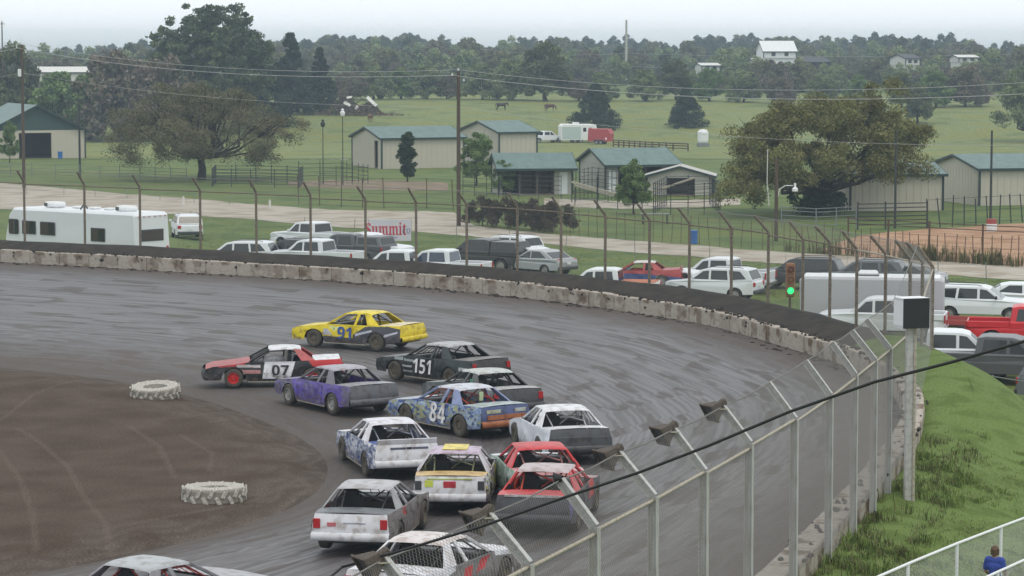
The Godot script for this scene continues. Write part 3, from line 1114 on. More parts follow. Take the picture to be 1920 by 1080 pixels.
func trees() -> void:
	# the belt of trees along the top of the pasture, each its own tree
	var olive := tree_meshes(301, {"h": 10.0, "w": 11.0, "base": -0.6, "lobes": 60, "leaves": 12000, "size": 0.27, "cols": WILLOW, "limbs": 5})
	var oak := tree_meshes(302, {"h": 11.0, "w": 10.0, "base": -0.4, "lobes": 56, "leaves": 12000, "size": 0.27, "cols": FRESH, "limbs": 6})
	var brown := tree_meshes(303, {"h": 8.0, "w": 10.0, "base": -0.4, "lobes": 50, "leaves": 9000, "size": 0.22, "cols": TWIGGY, "limbs": 8, "thin": 1.0})
	var dark := tree_meshes(304, {"h": 12.0, "w": 10.0, "base": -0.2, "lobes": 56, "leaves": 12000, "size": 0.27, "cols": [Color(0.085, 0.105, 0.050), Color(0.115, 0.135, 0.060), Color(0.145, 0.165, 0.075)], "limbs": 6})
	var belt := [
		[oak, 600, 188, 118, "green tree at the left end of the belt above the brush pile"], [brown, 655, 188, 125, "greyish brown bare tree in the belt above the pasture's left end"],
		[olive, 700, 187, 112, "pale green tree in the belt, left of the leaning white scrap"], [oak, 752, 186, 118, "round green tree in the belt, above the long barn's roof"],
		[olive, 800, 186, 112, "soft green tree in the belt just left of the wooden utility pole"], [brown, 838, 186, 132, "low brownish tree in the belt right beside the utility pole"],
		[olive, 905, 187, 110, "wide pale green tree in the belt right of the utility pole"], [olive, 958, 188, 100, "large pale green tree in the belt above the left horse"],
		[dark, 1022, 190, 68, "tall dark green tree rising over the belt above the right horse"], [brown, 1085, 190, 138, "low brown scrub in the belt left of the grey steel mast"],
		[olive, 1130, 190, 128, "pale scrubby tree in the belt behind the left cedar"], [olive, 1210, 190, 122, "pale green tree in the belt between the two dark cedars"],
		[dark, 1268, 188, 105, "dark leafy tree in the belt above the right cedar"], [oak, 1330, 190, 118, "yellowish green tree in the belt right of the right cedar"],
		[olive, 1395, 192, 124, "pale green tree in the belt under the large white house"], [brown, 1462, 195, 135, "brownish tree in the belt above the big olive tree's left half"],
		[olive, 1540, 195, 130, "pale tree in the belt above the middle of the big olive tree"], [oak, 1610, 196, 132, "green tree in the belt above the big olive tree's right half"],
		[dark, 1690, 205, 128, "dark tree in the belt to the right above the big olive tree"], [oak, 1755, 202, 122, "yellow green tree in the belt above the right barns"],
		[brown, 1810, 200, 112, "greyish tree in the belt, second from the picture's right edge"], [dark, 1720, 232, 150, "dark cedar shaped tree standing forward of the belt's right end"]]
	for e in belt:
		var p := T(e[1], e[2])
		var hh: float = EYE + (90.0 - e[3]) * -p.z / F - p.y
		var base: float = {olive: 10.0, oak: 11.0, brown: 8.0, dark: 12.0}[e[0]]
		var s := hh / base
		tree("belt_tree", e[4], "trees along the top of the pasture", p, e[0], rng.randf() * TAU, Vector3(s * 1.05, s, s * 1.05))
	# left: tall dark oaks and cedars behind the barns
	var big := tree_meshes(311, {"h": 19.0, "w": 17.0, "base": 2.0, "clusters": 60, "spread": 1.5, "lobes": 520, "leaves": 42000, "size": 0.27, "cols": OAK, "limbs": 10, "trunk": 0.5})
	var p0 := T(395, 250)
	tree("oak_tree", "very tall dark oak rising into the sky behind the olive tree at left", "", p0, big, 0.4, Vector3.ONE * ((EYE + (90.0 + 4.0) * -p0.z / F - p0.y) / 19.0))
	var ced := tree_meshes(312, {"h": 14.0, "w": 11.0, "base": -0.3, "lobes": 190, "leaves": 24000, "size": 0.22, "cols": CEDAR, "shape": "cone", "trunk": 0.3})
	for e in [[545, 214, 56, 1.0, "dark pointed cedar left of the brush pile, highest of the pair"], [600, 210, 84, 0.95, "dark cedar right beside the brush pile, lower of the pair"], [490, 235, 70, 1.2, "dark evergreen between the tall oak and the pointed cedar"]]:
		var p := T(e[0], e[1])
		var s: float = (EYE + (90.0 - e[2]) * -p.z / F - p.y) / 14.0
		tree("cedar_tree", e[4], "cedars left of the brush pile", p, ced, rng.randf() * TAU, Vector3(s * e[3], s, s * e[3]))
	var p1 := T(225, 262)
	tree("bare_tree", "greyish brown half bare tree behind the left barn's roof", "", p1, brown, 1.0, Vector3.ONE * ((EYE + (90.0 - 68.0) * -p1.z / F - p1.y) / 8.0) * Vector3(0.9, 1.0, 0.9))
	var p2 := T(310, 262)
	tree("bare_tree", "thin brown tree against the tall oak's left side", "", p2, brown, 2.2, Vector3.ONE * ((EYE + (90.0 - 78.0) * -p2.z / F - p2.y) / 8.0) * Vector3(0.8, 1.0, 0.8))
	var p3 := T(30, 255)
	tree("leafy_tree", "dark green tree at the left edge behind the barn roof", "", p3, dark, 0.2, Vector3.ONE * ((EYE + (90.0 - 64.0) * -p3.z / F - p3.y) / 12.0) * Vector3(0.75, 1.0, 0.75))
	var p4 := T(110, 262)
	tree("leafy_tree", "light green tree behind the left barn's ridge", "", p4, oak, 0.7, Vector3.ONE * ((EYE + (90.0 - 116.0) * -p4.z / F - p4.y) / 11.0) * Vector3(1.0, 1.0, 1.0))
	var p4b := T(168, 262)
	tree("leafy_tree", "low green tree above the left barn's right eave", "", p4b, oak, 2.7, Vector3.ONE * ((EYE + (90.0 - 122.0) * -p4b.z / F - p4b.y) / 11.0) * Vector3(0.9, 1.0, 0.9))
	# the two broad trees by the stables
	var p5 := T(378, 337)
	var left := tree_meshes(321, {"h": 9.8, "w": 20.5, "base": 0.6, "clusters": 30, "lobes": 300, "leaves": 66000, "size": 0.095, "cols": FADED, "limbs": 10, "trunk": 0.4, "thin": 1.0, "shape": "flat", "fork": 2.3})
	tree("spreading_tree", "broad olive brown tree with thinning leaves and dark forked trunk, left paddock", "", p5, left, 0.6)
	var p6 := T(1528, 404)
	var right := tree_meshes(322, {"h": 9.2, "w": 18.5, "base": 0.3, "clusters": 34, "lobes": 340, "leaves": 120000, "size": 0.10, "cols": OLIVE, "limbs": 10, "trunk": 0.42, "thin": 1.0, "fork": 2.4, "lift": 1.9})
	tree("spreading_tree", "big dense olive green tree in front of the right barns", "", p6, right, -0.15)
	var bush := tree_meshes(323, {"h": 2.0, "w": 6.0, "base": 0.0, "lobes": 30, "leaves": 7000, "size": 0.1, "cols": CEDAR, "limbs": 4, "trunk": 0.08})
	tree("shrub", "low dark shrub under the big olive green tree", "", T(1535, 403), bush, 0.0, Vector3.ONE, "shrub")
	# cedars in the pasture
	var pc := tree_meshes(324, {"h": 9.0, "w": 11.5, "base": -0.3, "lobes": 190, "leaves": 24000, "size": 0.2, "cols": CEDAR, "shape": "cone", "trunk": 0.3})
	for e in [[1116, 240, 152, 1.0, "dark cedar in the pasture behind the camper and red trailer"], [1286, 238, 160, 0.92, "dark rounded cedar in the pasture, right of the red trailer"]]:
		var p := T(e[0], e[1])
		var s: float = (EYE + (90.0 - e[2]) * -p.z / F - p.y) / 9.0
		tree("cedar_tree", e[4], "cedars standing in the pasture", p, pc, rng.randf() * TAU, Vector3(s * e[3], s, s * e[3]))
	# slim and small trees round the barns
	var slim := tree_meshes(325, {"h": 4.9, "w": 2.3, "base": 0.5, "lobes": 80, "leaves": 14000, "size": 0.09, "cols": [Color(0.03, 0.05, 0.025), Color(0.042, 0.068, 0.032), Color(0.055, 0.085, 0.04)], "shape": "column", "trunk": 0.06})
	tree("pear_tree", "slim upright dark green tree on the lawn before the long barn", "", T(764, 341), slim)
	var small := tree_meshes(326, {"h": 5.6, "w": 4.4, "base": 0.2, "lobes": 60, "leaves": 16000, "size": 0.1, "cols": FRESH, "limbs": 6, "trunk": 0.09})
	tree("small_tree", "bushy green tree beside the wooden utility pole", "", T(893, 348), small, 0.3)
	tree("small_tree", "small green tree at the open stable's left corner", "", T(943, 366), small, 2.0, Vector3(0.55, 0.62, 0.55))
	tree("small_tree", "compact green tree in front of the middle stable", "", T(1188, 402), small, 4.0, Vector3(0.72, 0.86, 0.72))
	tree("small_tree", "young tree left of the left barn's open door", "", T(18, 305), small, 1.0, Vector3(0.6, 0.95, 0.6))
	var edge := tree_meshes(327, {"h": 12.0, "w": 13.0, "base": 1.0, "lobes": 56, "leaves": 13000, "size": 0.2, "cols": WILLOW, "limbs": 9, "trunk": 0.3, "thin": 1.0})
	tree("leafy_tree", "grey green tree at the right edge of the pasture", "", T(1925, 268), edge, 0.9, Vector3.ONE * 1.05)
	# hedge along the road
	var hedge := tree_meshes(328, {"h": 2.4, "w": 4.2, "base": 0.0, "lobes": 26, "leaves": 5000, "size": 0.1, "cols": [Color(0.06, 0.045, 0.035), Color(0.05, 0.055, 0.03), Color(0.085, 0.06, 0.045)], "limbs": 5, "trunk": 0.05, "thin": 1.0})
	var spots := [[905, 424, "leftmost brown shrub of the hedge beside the gravel road"], [952, 428, "second brown shrub from the left in the hedge by the road"], [998, 432, "third brown shrub from the left in the hedge by the road"], [1036, 436, "rightmost brown shrub of the hedge beside the gravel road"]]
	for e in spots:
		tree("hedge_shrub", e[2], "hedge shrubs beside the gravel road", T(e[0], e[1]), hedge, rng.randf() * TAU, Vector3(0.95, 0.95, 0.7), "shrub")

# ------------------------------------------------------------------ barns, paddocks, poles
# a gabled metal building: x along the ridge, z across; the origin is the corner at (0, 0), walls run to +x and -z
func barn(called: String, label: String, corner: Vector3, turn: float, L: float, W: float, eave: float, rise: float, o := {}) -> Node3D:
	var t := thing(called, label, o.get("category", "barn"), corner, turn, o.get("group", ""))
	var wm: Material = o.get("wall", M.beige_metal)
	var gm: Material = o.get("gable", wm)
	var e := eave
	var k := 0.12
	var mid := Vector3(L * 0.5, e * 0.5, -W * 0.5)
	var b := MB.new()
	var open: Array = o.get("front_open", [])            # an opening [x0, x1, height] in the long front wall
	if open:
		for s in [[0.0, open[0]], [open[1], L]]:
			if s[1] - s[0] > 0.05:
				b.box(Vector3((s[0] + s[1]) * 0.5, e * 0.5, -k * 0.5), Vector3(s[1] - s[0], e, k))
		if e - open[2] > 0.02:
			b.box(Vector3((open[0] + open[1]) * 0.5, (e + open[2]) * 0.5, -k * 0.5), Vector3(open[1] - open[0], e - open[2], k))
	else:
		b.box(Vector3(L * 0.5, e * 0.5, -k * 0.5), Vector3(L, e, k))
	part(t, "front_wall", b, wm)
	b = MB.new()
	b.box(Vector3(L * 0.5, e * 0.5, -W + k * 0.5), Vector3(L, e, k))
	part(t, "back_wall", b, wm)
	b = MB.new()                                         # standing ribs of the wall sheets
	var rx := 0.45
	while rx < L - 0.2:
		if not open or rx < open[0] or rx > open[1]:
			b.box(Vector3(rx, e * 0.5, 0.012), Vector3(0.07, e - 0.04, 0.03))
		rx += 0.6
	rx = 0.45
	var gap: Array = o.get("end_open", [])
	while rx < W - 0.2:
		if not gap or rx < gap[0] or rx > gap[1]:
			b.box(Vector3(-0.012, e * 0.5, -rx), Vector3(0.03, e - 0.04, 0.07))
		rx += 0.6
	meta(part(t, "wall_ribs", b, wm), "", "", "", "stuff")
	var door: Array = o.get("end_open", [])              # an opening [z0, z1, height] in the near gable end
	for x in [k * 0.5 + 0.002, L - k * 0.5 - 0.002]:
		b = MB.new()
		if door and x < 1.0:
			b.box(Vector3(x, e * 0.5, -(k + door[0]) * 0.5), Vector3(k, e, door[0] - k))
			b.box(Vector3(x, e * 0.5, -(W - k + door[1]) * 0.5), Vector3(k, e, W - k - door[1]))
			b.box(Vector3(x, (e + door[2]) * 0.5, -(door[0] + door[1]) * 0.5), Vector3(k, e - door[2], door[1] - door[0]))
		else:
			b.box(Vector3(x, e * 0.5, -W * 0.5), Vector3(k, e, W - 2 * k))
		part(t, "end_wall", b, wm)
		b = MB.new()
		var q := [Vector3(0, e + 0.003, -0.01), Vector3(0, e + rise - 0.01, -W * 0.5), Vector3(0, e + 0.003, -W + 0.01)]
		var c := Vector3(x, e + rise * 0.3, -W * 0.5)
		for s in [-0.5, 0.5]:
			var d := Vector3(x + s * k, 0, 0)
			b.tri_out(q[0] + d, q[1] + d, q[2] + d, c)
		part(t, "gable", b, gm)
	# roof planes with thickness and overhang, ridge cap, eave and rake trim
	var oh: float = o.get("overhang", 0.3)
	var slope := Vector3(0, -rise, W * 0.5).normalized()
	for s in [1.0, -1.0]:
		var dn := Vector3(0, slope.y, slope.z * s)
		var ridge := Vector3(0, e + rise + 0.05, -W * 0.5)
		var run: float = Vector2(rise, W * 0.5).length() + (o.get("porch", oh) if s > 0 else oh)
		var up := Vector3(1, 0, 0).cross(dn) * (-1.0 if s > 0 else 1.0)
		if up.y < 0:
			up = -up
		b = MB.new()
		b.box(ridge + Vector3(L * 0.5, 0, 0) + dn * run * 0.5 + up * 0.03, Vector3(L + oh * 2, 0.06, run), 0.0, Basis(Vector3.RIGHT, up, Vector3.RIGHT.cross(up)))
		part(t, "roof", b, o.get("roof", M.green_roof))
		b = MB.new()
		b.box(ridge + Vector3(L * 0.5, -0.05, 0) + dn * (run + 0.02), Vector3(L + oh * 2 + 0.08, 0.2, 0.05))
		part(t, "eave_trim", b, M.green_trim)
		for x in [-oh - 0.03, L + oh + 0.03]:
			b = MB.new()
			b.beam(ridge + Vector3(x, -0.03, 0), ridge + Vector3(x, -0.03, 0) + dn * run, 0.05, 0.2)
			part(t, "rake_trim", b, M.green_trim)
	for x in [0.0, L]:
		for z in [0.0, -W]:
			b = MB.new()
			b.box(Vector3(x, e * 0.5, z), Vector3(0.16, e - 0.02, 0.16))
			part(t, "corner_trim", b, M.green_trim)
	b = MB.new()
	b.box(Vector3(L * 0.5, 0.03, -W * 0.5), Vector3(L - 0.3, 0.1, W - 0.3))
	part(t, "floor", b, M.stall_brown)
	if open:
		var stalls: int = o.get("stalls", 3)
		for i in stalls + 1:
			b = MB.new()
			var x: float = lerpf(open[0], open[1], float(i) / stalls)
			b.box(Vector3(x, e * 0.45, -W * 0.35), Vector3(0.08, e * 0.86, W * 0.6))
			part(t, "stall_wall", b, M.stall_brown)
		b = MB.new()
		b.box(Vector3(lerpf(open[0], open[1], 0.5), e * 0.5, -W * 0.68), Vector3(open[1] - open[0], e * 0.94, 0.08))
		part(t, "stall_back", b, M.stall_wood)
	for d in o.get("doors", []):                          # white doors [x, width, height] on the front
		b = MB.new()
		b.box(Vector3(d[0], d[2] * 0.5 + 0.05, 0.03), Vector3(d[1], d[2], 0.06), 0.01)
		part(t, "door", b, M.white_paint)
	return t

func barns() -> void:
	barn("barn", "large green gabled barn with open dark doorway at the left edge", T(160, 297), PI * 0.5 + 0.42, 14.0, 12.0, 3.5, 3.0, {"gable": M.dark_gable, "end_open": [4.2, 8.2, 3.2], "overhang": 0.5})
	var lean := barn("barn", "long beige metal barn with green roof, open sliver of door at its left end", T(716, 317), 0.40, 9.6, 9.0, 3.3, 1.05, {"end_open": [1.2, 2.2, 3.0]})
	lean.rotation.y = 0.42
	barn("barn", "beige metal barn with green roof right of the utility pole", T(936, 306), 0.5, 4.9, 9.6, 3.5, 1.1)
	barn("stable", "open-fronted horse stable with teal roof and dark stalls, left of two", T(935, 366), 0.12, 6.6, 5.2, 2.65, 0.9, {"front_open": [0.4, 5.0, 2.3], "porch": 1.1, "category": "stable", "group": "open horse stables", "wall": M.grey_metal, "doors": [[5.8, 0.7, 2.0]]})
	barn("stable", "open-fronted horse stable with teal roof behind the small green tree", T(1135, 362), 0.28, 6.8, 7.6, 2.7, 1.1, {"front_open": [1.2, 5.4, 2.3], "porch": 0.9, "category": "stable", "group": "open horse stables", "wall": M.grey_metal, "doors": [[0.6, 0.75, 2.0]]})
	barn("shed", "small grey gabled shed roof beside the big olive tree's left side", T(1336, 368), PI * 0.5 - 0.1, 4.5, 5.8, 1.75, 0.8, {"category": "shed", "wall": M.grey_metal, "end_open": [1.6, 4.0, 1.6], "roof": M.grey_metal})
	barn("barn", "beige metal barn with teal roof half behind the big olive tree", T(1594, 396), 0.12, 7.6, 8.0, 2.9, 0.8)
	barn("barn", "tall beige barn with green roof at the right edge", T(1836, 386), 0.26, 13.0, 9.6, 3.05, 0.95)
	barn("shed", "green roofed shed half hidden by trees behind the left barn", T(75, 262), 0.3, 7.0, 8.0, 3.4, 1.3, {"category": "shed", "wall": M.dark_gable})
	barn("farm_building", "long low white roofed building between trees at the upper left", T(70, 205) + Vector3(0, 5.0, 0), 0.1, 16.0, 8.0, 1.6, 0.9, {"roof": M.old_white, "wall": M.old_white, "category": "building"})
	# houses far off among the trees
	var hs := [[1432, 109, 7.6, 1.6, 2.2, M.white_paint, M.white_paint, "large white house with bright roof on the wooded ridge", 0.2], [1418, 136, 11.0, 1.8, 1.3, M.grey_metal, M.beige_metal, "pale tan roofed house below the large white house", 0.3], [1316, 133, 4.2, 1.2, 0.5, M.old_white, M.old_white, "small white flat building left of the pale tan roofed house", 0.2], [1512, 126, 6.0, 1.2, 1.0, M.charcoal, M.charcoal, "dark grey roofed house right of the pale tan house", 0.4], [1698, 122, 4.0, 1.5, 0.9, M.charcoal, M.old_white, "dark roofed house with white gable on the right ridge", 0.5], [1798, 117, 4.6, 1.1, 0.5, M.old_white, M.old_white, "low white building at the right end of the ridge", 0.2]]
	for e in hs:
		var z := 603.0
		var p := D(e[0], e[1], z)
		var h := barn("house", e[7], p, e[8], e[2], 6.0, e[3], e[4], {"roof": e[5], "wall": e[6], "category": "house", "group": "houses on the wooded ridge", "gable": e[6]})
		var b := MB.new()
		b.box(Vector3(e[2] * 0.5, -4.0, -3.0), Vector3(e[2] - 0.4, 8.2, 5.4))
		part(h, "foundation", b, e[6])
		for i in 2:
			b = MB.new()
			b.box(Vector3(e[2] * (0.3 + 0.4 * i), e[3] * 0.55, 0.03), Vector3(0.9, e[3] * 0.5, 0.06))
			part(h, "window", b, M.glass)

# a pipe fence along points; posts and rails are parts
func pipe_fence(called: String, label: String, pts: Array, h: float, rails: Array, gap: float, mt: Material, r := 0.03, o := {}) -> Node3D:
	var t := thing(called, label, o.get("category", "fence"), pts[0], 0.0, o.get("group", ""))
	var base: Vector3 = pts[0]
	var key := "post_%.3f_%.2f" % [r, h]
	if not C.has(key):
		var b := MB.new()
		b.tube([Vector3(0, -0.3, 0), Vector3(0, h, 0)], [r * 1.25], 6)
		C[key] = b.mesh()
	for i in pts.size() - 1:
		var a: Vector3 = pts[i]
		var e: Vector3 = pts[i + 1]
		var n := maxi(1, int(a.distance_to(e) / gap + 0.5))
		for k in n + (1 if i == pts.size() - 2 else 0):
			var q := a.lerp(e, float(k) / n) - base
			var lean: float = o.get("lean", 0.0)
			part(t, "post", C[key], mt, Transform3D(Basis.from_euler(Vector3(rng.randfn() * lean, 0, rng.randfn() * lean)).scaled(Vector3(1, 1.0 + rng.randfn() * lean, 1)), q))
		for y in rails:
			var b := MB.new()
			b.tube([a - base + Vector3(0, y, 0), e - base + Vector3(0, y, 0)], [r * o.get("rail", 0.8)], 5)
			part(t, "rail", b, mt)
	return t

func paddocks() -> void:
	var R4 := [0.35, 0.65, 0.95, 1.3]
	pipe_fence("paddock_fence", "grey pipe rail fence running in front of the left barn lawn", [T(-20, 330), T(60, 333), T(150, 336), T(262, 338), T(350, 342)], 1.45, R4, 2.6, M.grey_pipe, 0.03)
	pipe_fence("paddock_fence", "dark pipe corral right of the left tree's trunk", [T(398, 350), T(470, 352), T(560, 353), T(568, 345), T(480, 342), T(405, 342), T(398, 350)], 1.75, R4 + [1.6], 2.2, M.dark_pipe, 0.035)
	pipe_fence("paddock_fence", "pipe rail pen at the long barn's left end", [T(560, 338), T(640, 336), T(672, 342), T(690, 345), T(600, 349)], 1.9, [0.4, 0.8, 1.2, 1.6], 2.0, M.dark_pipe, 0.028)
	pipe_fence("wire_fence", "rusty post and wire fence along the far edge of the gravel road", [T(560, 382), T(640, 388), T(720, 391), T(800, 391), T(850, 394)], 2.5, [0.1, 1.2, 2.45], 2.7, M.rust_pipe, 0.035, {"lean": 0.02, "rail": 0.35})
	pipe_fence("wire_fence", "low wire fence beside the road left of the wooden pole", [T(-20, 358), T(120, 366), T(300, 376), T(430, 384), T(560, 384)], 1.1, [0.3, 0.7, 1.05], 5.0, M.grey_pipe, 0.02, {"lean": 0.03, "rail": 0.35})
	pipe_fence("stake_fence", "thin close-set stake fence on the green verge beyond the road", [T(1052, 443), T(1190, 451), T(1330, 461), T(1470, 470)], 1.9, [0.4, 1.1, 1.8], 0.85, M.rust_pipe, 0.018, {"lean": 0.03, "rail": 0.4})
	pipe_fence("stake_fence", "close-set brown stake fence between the road and the red arena", [T(1480, 472), T(1600, 481), T(1740, 490), T(1860, 497), T(1960, 503)], 1.75, [0.3, 1.0, 1.6], 0.62, M.rust_pipe, 0.022, {"lean": 0.05, "rail": 0.4})
	pipe_fence("arena_fence", "tall brown pipe rail with few posts along the red arena's front", [T(1590, 474), T(1742, 484), T(1842, 490), T(1960, 496)], 2.3, [2.2, 1.9], 3.2, M.rust_pipe, 0.05, {"rail": 0.6})
	pipe_fence("board_fence", "dark pipe rail fence with many bars under the right barns", [T(1608, 431), T(1660, 430), T(1738, 428)], 2.0, [0.35, 0.65, 0.95, 1.25, 1.55, 1.85], 2.4, M.dark_pipe, 0.05)
	pipe_fence("screen_fence", "leaning dark posts of the wire fence before the right edge barn", [T(1740, 428), T(1830, 422), T(1960, 415)], 2.1, [0.2, 1.1, 2.05], 1.3, M.dark_pipe, 0.04, {"lean": 0.05, "rail": 0.4})
	pipe_fence("paddock_fence", "dark pipe panels in front of the open stables", [T(868, 366), T(935, 372), T(1010, 374), T(1052, 374)], 2.1, [0.4, 0.8, 1.2, 1.6, 2.0], 1.9, M.dark_pipe, 0.028)
	pipe_fence("paddock_fence", "tall grey pipe pens right of the left stable", [T(1072, 380), T(1120, 382), T(1160, 378), T(1110, 370), T(1072, 380)], 2.7, [0.4, 0.9, 1.4, 2.0, 2.6], 1.8, M.dark_pipe, 0.028)
	pipe_fence("paddock_fence", "dark pipe pens left of the big olive tree", [T(1225, 402), T(1290, 404), T(1350, 400), T(1330, 384), T(1250, 386), T(1225, 402)], 2.5, [0.5, 1.0, 1.5, 2.0, 2.4], 1.7, M.dark_pipe, 0.032)
	pipe_fence("paddock_fence", "grey pipe gate panels below the shrub of the olive tree", [T(1465, 428), T(1530, 432), T(1605, 428)], 1.6, R4 + [1.55], 2.3, M.grey_pipe, 0.035)
	pipe_fence("lot_fence", "thin wire fence on the verge beside the parked trucks", [T(-20, 420), T(240, 424), T(480, 436), T(760, 452), T(1060, 478), T(1330, 500)], 1.3, [0.5, 0.9, 1.25], 5.2, M.grey_pipe, 0.018, {"lean": 0.03, "rail": 0.3})
	pipe_fence("lot_fence", "thin post fence on the verge behind the right edge vehicles", [T(1760, 540), T(1850, 547), T(1960, 556)], 1.5, [0.5, 1.0, 1.4], 3.6, M.grey_pipe, 0.02, {"lean": 0.03, "rail": 0.3})
	pipe_fence("lot_fence", "low grey pipe rail in front of the dark grey pickup", [P(1738, 738, LOT), P(1760, 742, LOT), P(1860, 762, LOT), P(1960, 780, LOT)], 1.15, [1.1], 2.4, M.grey_pipe, 0.03)
	# the arms of a hot walker for horses
	var p := T(1120, 392)
	var t := thing("horse_walker", "pale timber hot walker arms slanting in front of the stables", "horse walker", p)
	var b := MB.new()
	b.tube([Vector3(0, -0.2, 0), Vector3(0, 2.6, 0)], [0.07], 8)
	part(t, "centre_post", b, M.dark_pipe)
	for e in [[T(1072, 384) + Vector3(0, 1.9, 0), T(1158, 392) + Vector3(0, 1.2, 0)], [T(1078, 384) + Vector3(0, 1.6, 0), T(1158, 392) + Vector3(0, 1.0, 0)], [T(1204, 394) + Vector3(0, 1.2, 0), T(1302, 388) + Vector3(0, 2.4, 0)]]:
		b = MB.new()
		b.beam(e[0] - p, e[1] - p, 0.12, 0.14)
		part(t, "arm", b, M.rail_pipe)
		for k in 2:
			var q: Vector3 = e[k] - p
			b = MB.new()
			b.tube([q - Vector3(0, 1.7, 0), q], [0.04], 6)
			part(t, "leg", b, M.dark_pipe)
	p = T(1228, 420)
	t = thing("bench", "grey wooden table beside the compact tree behind the stake fence", "table", p)
	b = MB.new()
	b.box(Vector3(0, 0.75, 0), Vector3(2.2, 0.06, 0.8), 0.01)
	part(t, "table_top", b, M.grey_pipe)
	for x in [-0.9, 0.9]:
		for z in [-0.3, 0.3]:
			b = MB.new()
			b.box(Vector3(x, 0.36, z), Vector3(0.08, 0.72, 0.08))
			part(t, "leg", b, M.dark_pipe)
	barrel("blue plastic barrel standing by the left barn's corner", T(113, 298), mat("blue_plastic", lin(0.02, 0.13, 0.42), 0.5))
	barrel("blue barrel behind the stake fence below the pens", T(1300, 457), M.blue_plastic)
	# marker on the arena
	p = T(1859, 434)
	t = thing("barrel_marker", "white and red marker barrel on the red arena", "barrel", p)
	b = MB.new()
	b.lathe(Vector3(0, 0, 0), [Vector2(0, 0), Vector2(0.36, 0), Vector2(0.4, 0.3), Vector2(0.38, 0.55), Vector2(0, 0.55)], 14, Basis(Vector3.RIGHT, -PI * 0.5))
	part(t, "drum", b, M.white_plastic)
	b = MB.new()
	b.lathe(Vector3(0, 0.553, 0), [Vector2(0, 0), Vector2(0.38, 0), Vector2(0.36, 0.34), Vector2(0, 0.36)], 14, Basis(Vector3.RIGHT, -PI * 0.5))
	part(t, "red_top", b, mat("dull_red", lin(0.32, 0.06, 0.05), 0.6))
	for e in [[T(506, 392), "white marker stub on the road's far verge, left of centre"], [T(344, 385), "tiny white marker on the verge above the white sport utility"]]:
		t = thing("road_marker", e[1], "marker", e[0])
		b = MB.new()
		b.tube([Vector3(0, -0.1, 0), Vector3(0, 0.7, 0), Vector3(0, 0.76, 0)], [0.09, 0.09, 0.05], 8)
		part(t, "stake", b, M.old_white)

func barrel(label: String, p: Vector3, m: Material) -> void:
	var t := thing("barrel", label, "barrel", p)
	var b := MB.new()
	b.lathe(Vector3.ZERO, [Vector2(0, 0), Vector2(0.29, 0), Vector2(0.3, 0.05), Vector2(0.28, 0.29), Vector2(0.3, 0.31), Vector2(0.28, 0.33), Vector2(0.28, 0.58), Vector2(0.3, 0.6), Vector2(0.28, 0.62), Vector2(0.3, 0.86), Vector2(0.29, 0.9), Vector2(0, 0.88)], 16, Basis(Vector3.RIGHT, -PI * 0.5))
	part(t, "drum", b, m)
	b = MB.new()
	b.lathe(Vector3(0.14, 0.875, 0), [Vector2(0, 0), Vector2(0.04, 0), Vector2(0.04, 0.03), Vector2(0, 0.03)], 8, Basis(Vector3.RIGHT, -PI * 0.5))
	part(t, "bung", b, M.white_plastic)

func pole(called: String, label: String, base: Vector3, h: float, r: float, mt: Material, arm := true) -> Node3D:
	var t := thing(called, label, "pole", base)
	var b := MB.new()
	b.tube([Vector3(0, -0.5, 0), Vector3(0, h * 0.5, 0), Vector3(0, h, 0)], [r, r * 0.88, r * 0.72], 10)
	part(t, "shaft", b, mt)
	if arm:
		for k in 3:
			b = MB.new()
			var x := [-0.45, 0.0, 0.4][k] as float
			b.lathe(Vector3(x, h + [-0.35, 0.02, -0.75][k], 0), [Vector2(0, 0), Vector2(0.05, 0.0), Vector2(0.07, 0.06), Vector2(0.04, 0.1), Vector2(0.06, 0.16), Vector2(0, 0.2)], 8, Basis(Vector3.RIGHT, -PI * 0.5))
			part(t, "insulator", b, M.white_plastic)
		b = MB.new()
		b.beam(Vector3(-0.5, h - 0.4, 0), Vector3(0.45, h - 0.4, 0), 0.07, 0.09)
		part(t, "crossarm", b, mt)
	return t

func wire(label: String, pts: Array, sag: float, r: float, mt: Material) -> void:
	var t := thing("power_line", label, "wire", pts[0], 0.0, "overhead wires")
	for i in pts.size() - 1:
		var b := MB.new()
		var q := []
		for k in 25:
			var f := k / 24.0
			var d: Vector3 = pts[i].lerp(pts[i + 1], f) - pts[0]
			q.append(d - Vector3(0, sag * 4.0 * f * (1.0 - f), 0))
		b.tube(q, [r], 4, false)
		part(t, "span", b, mt)

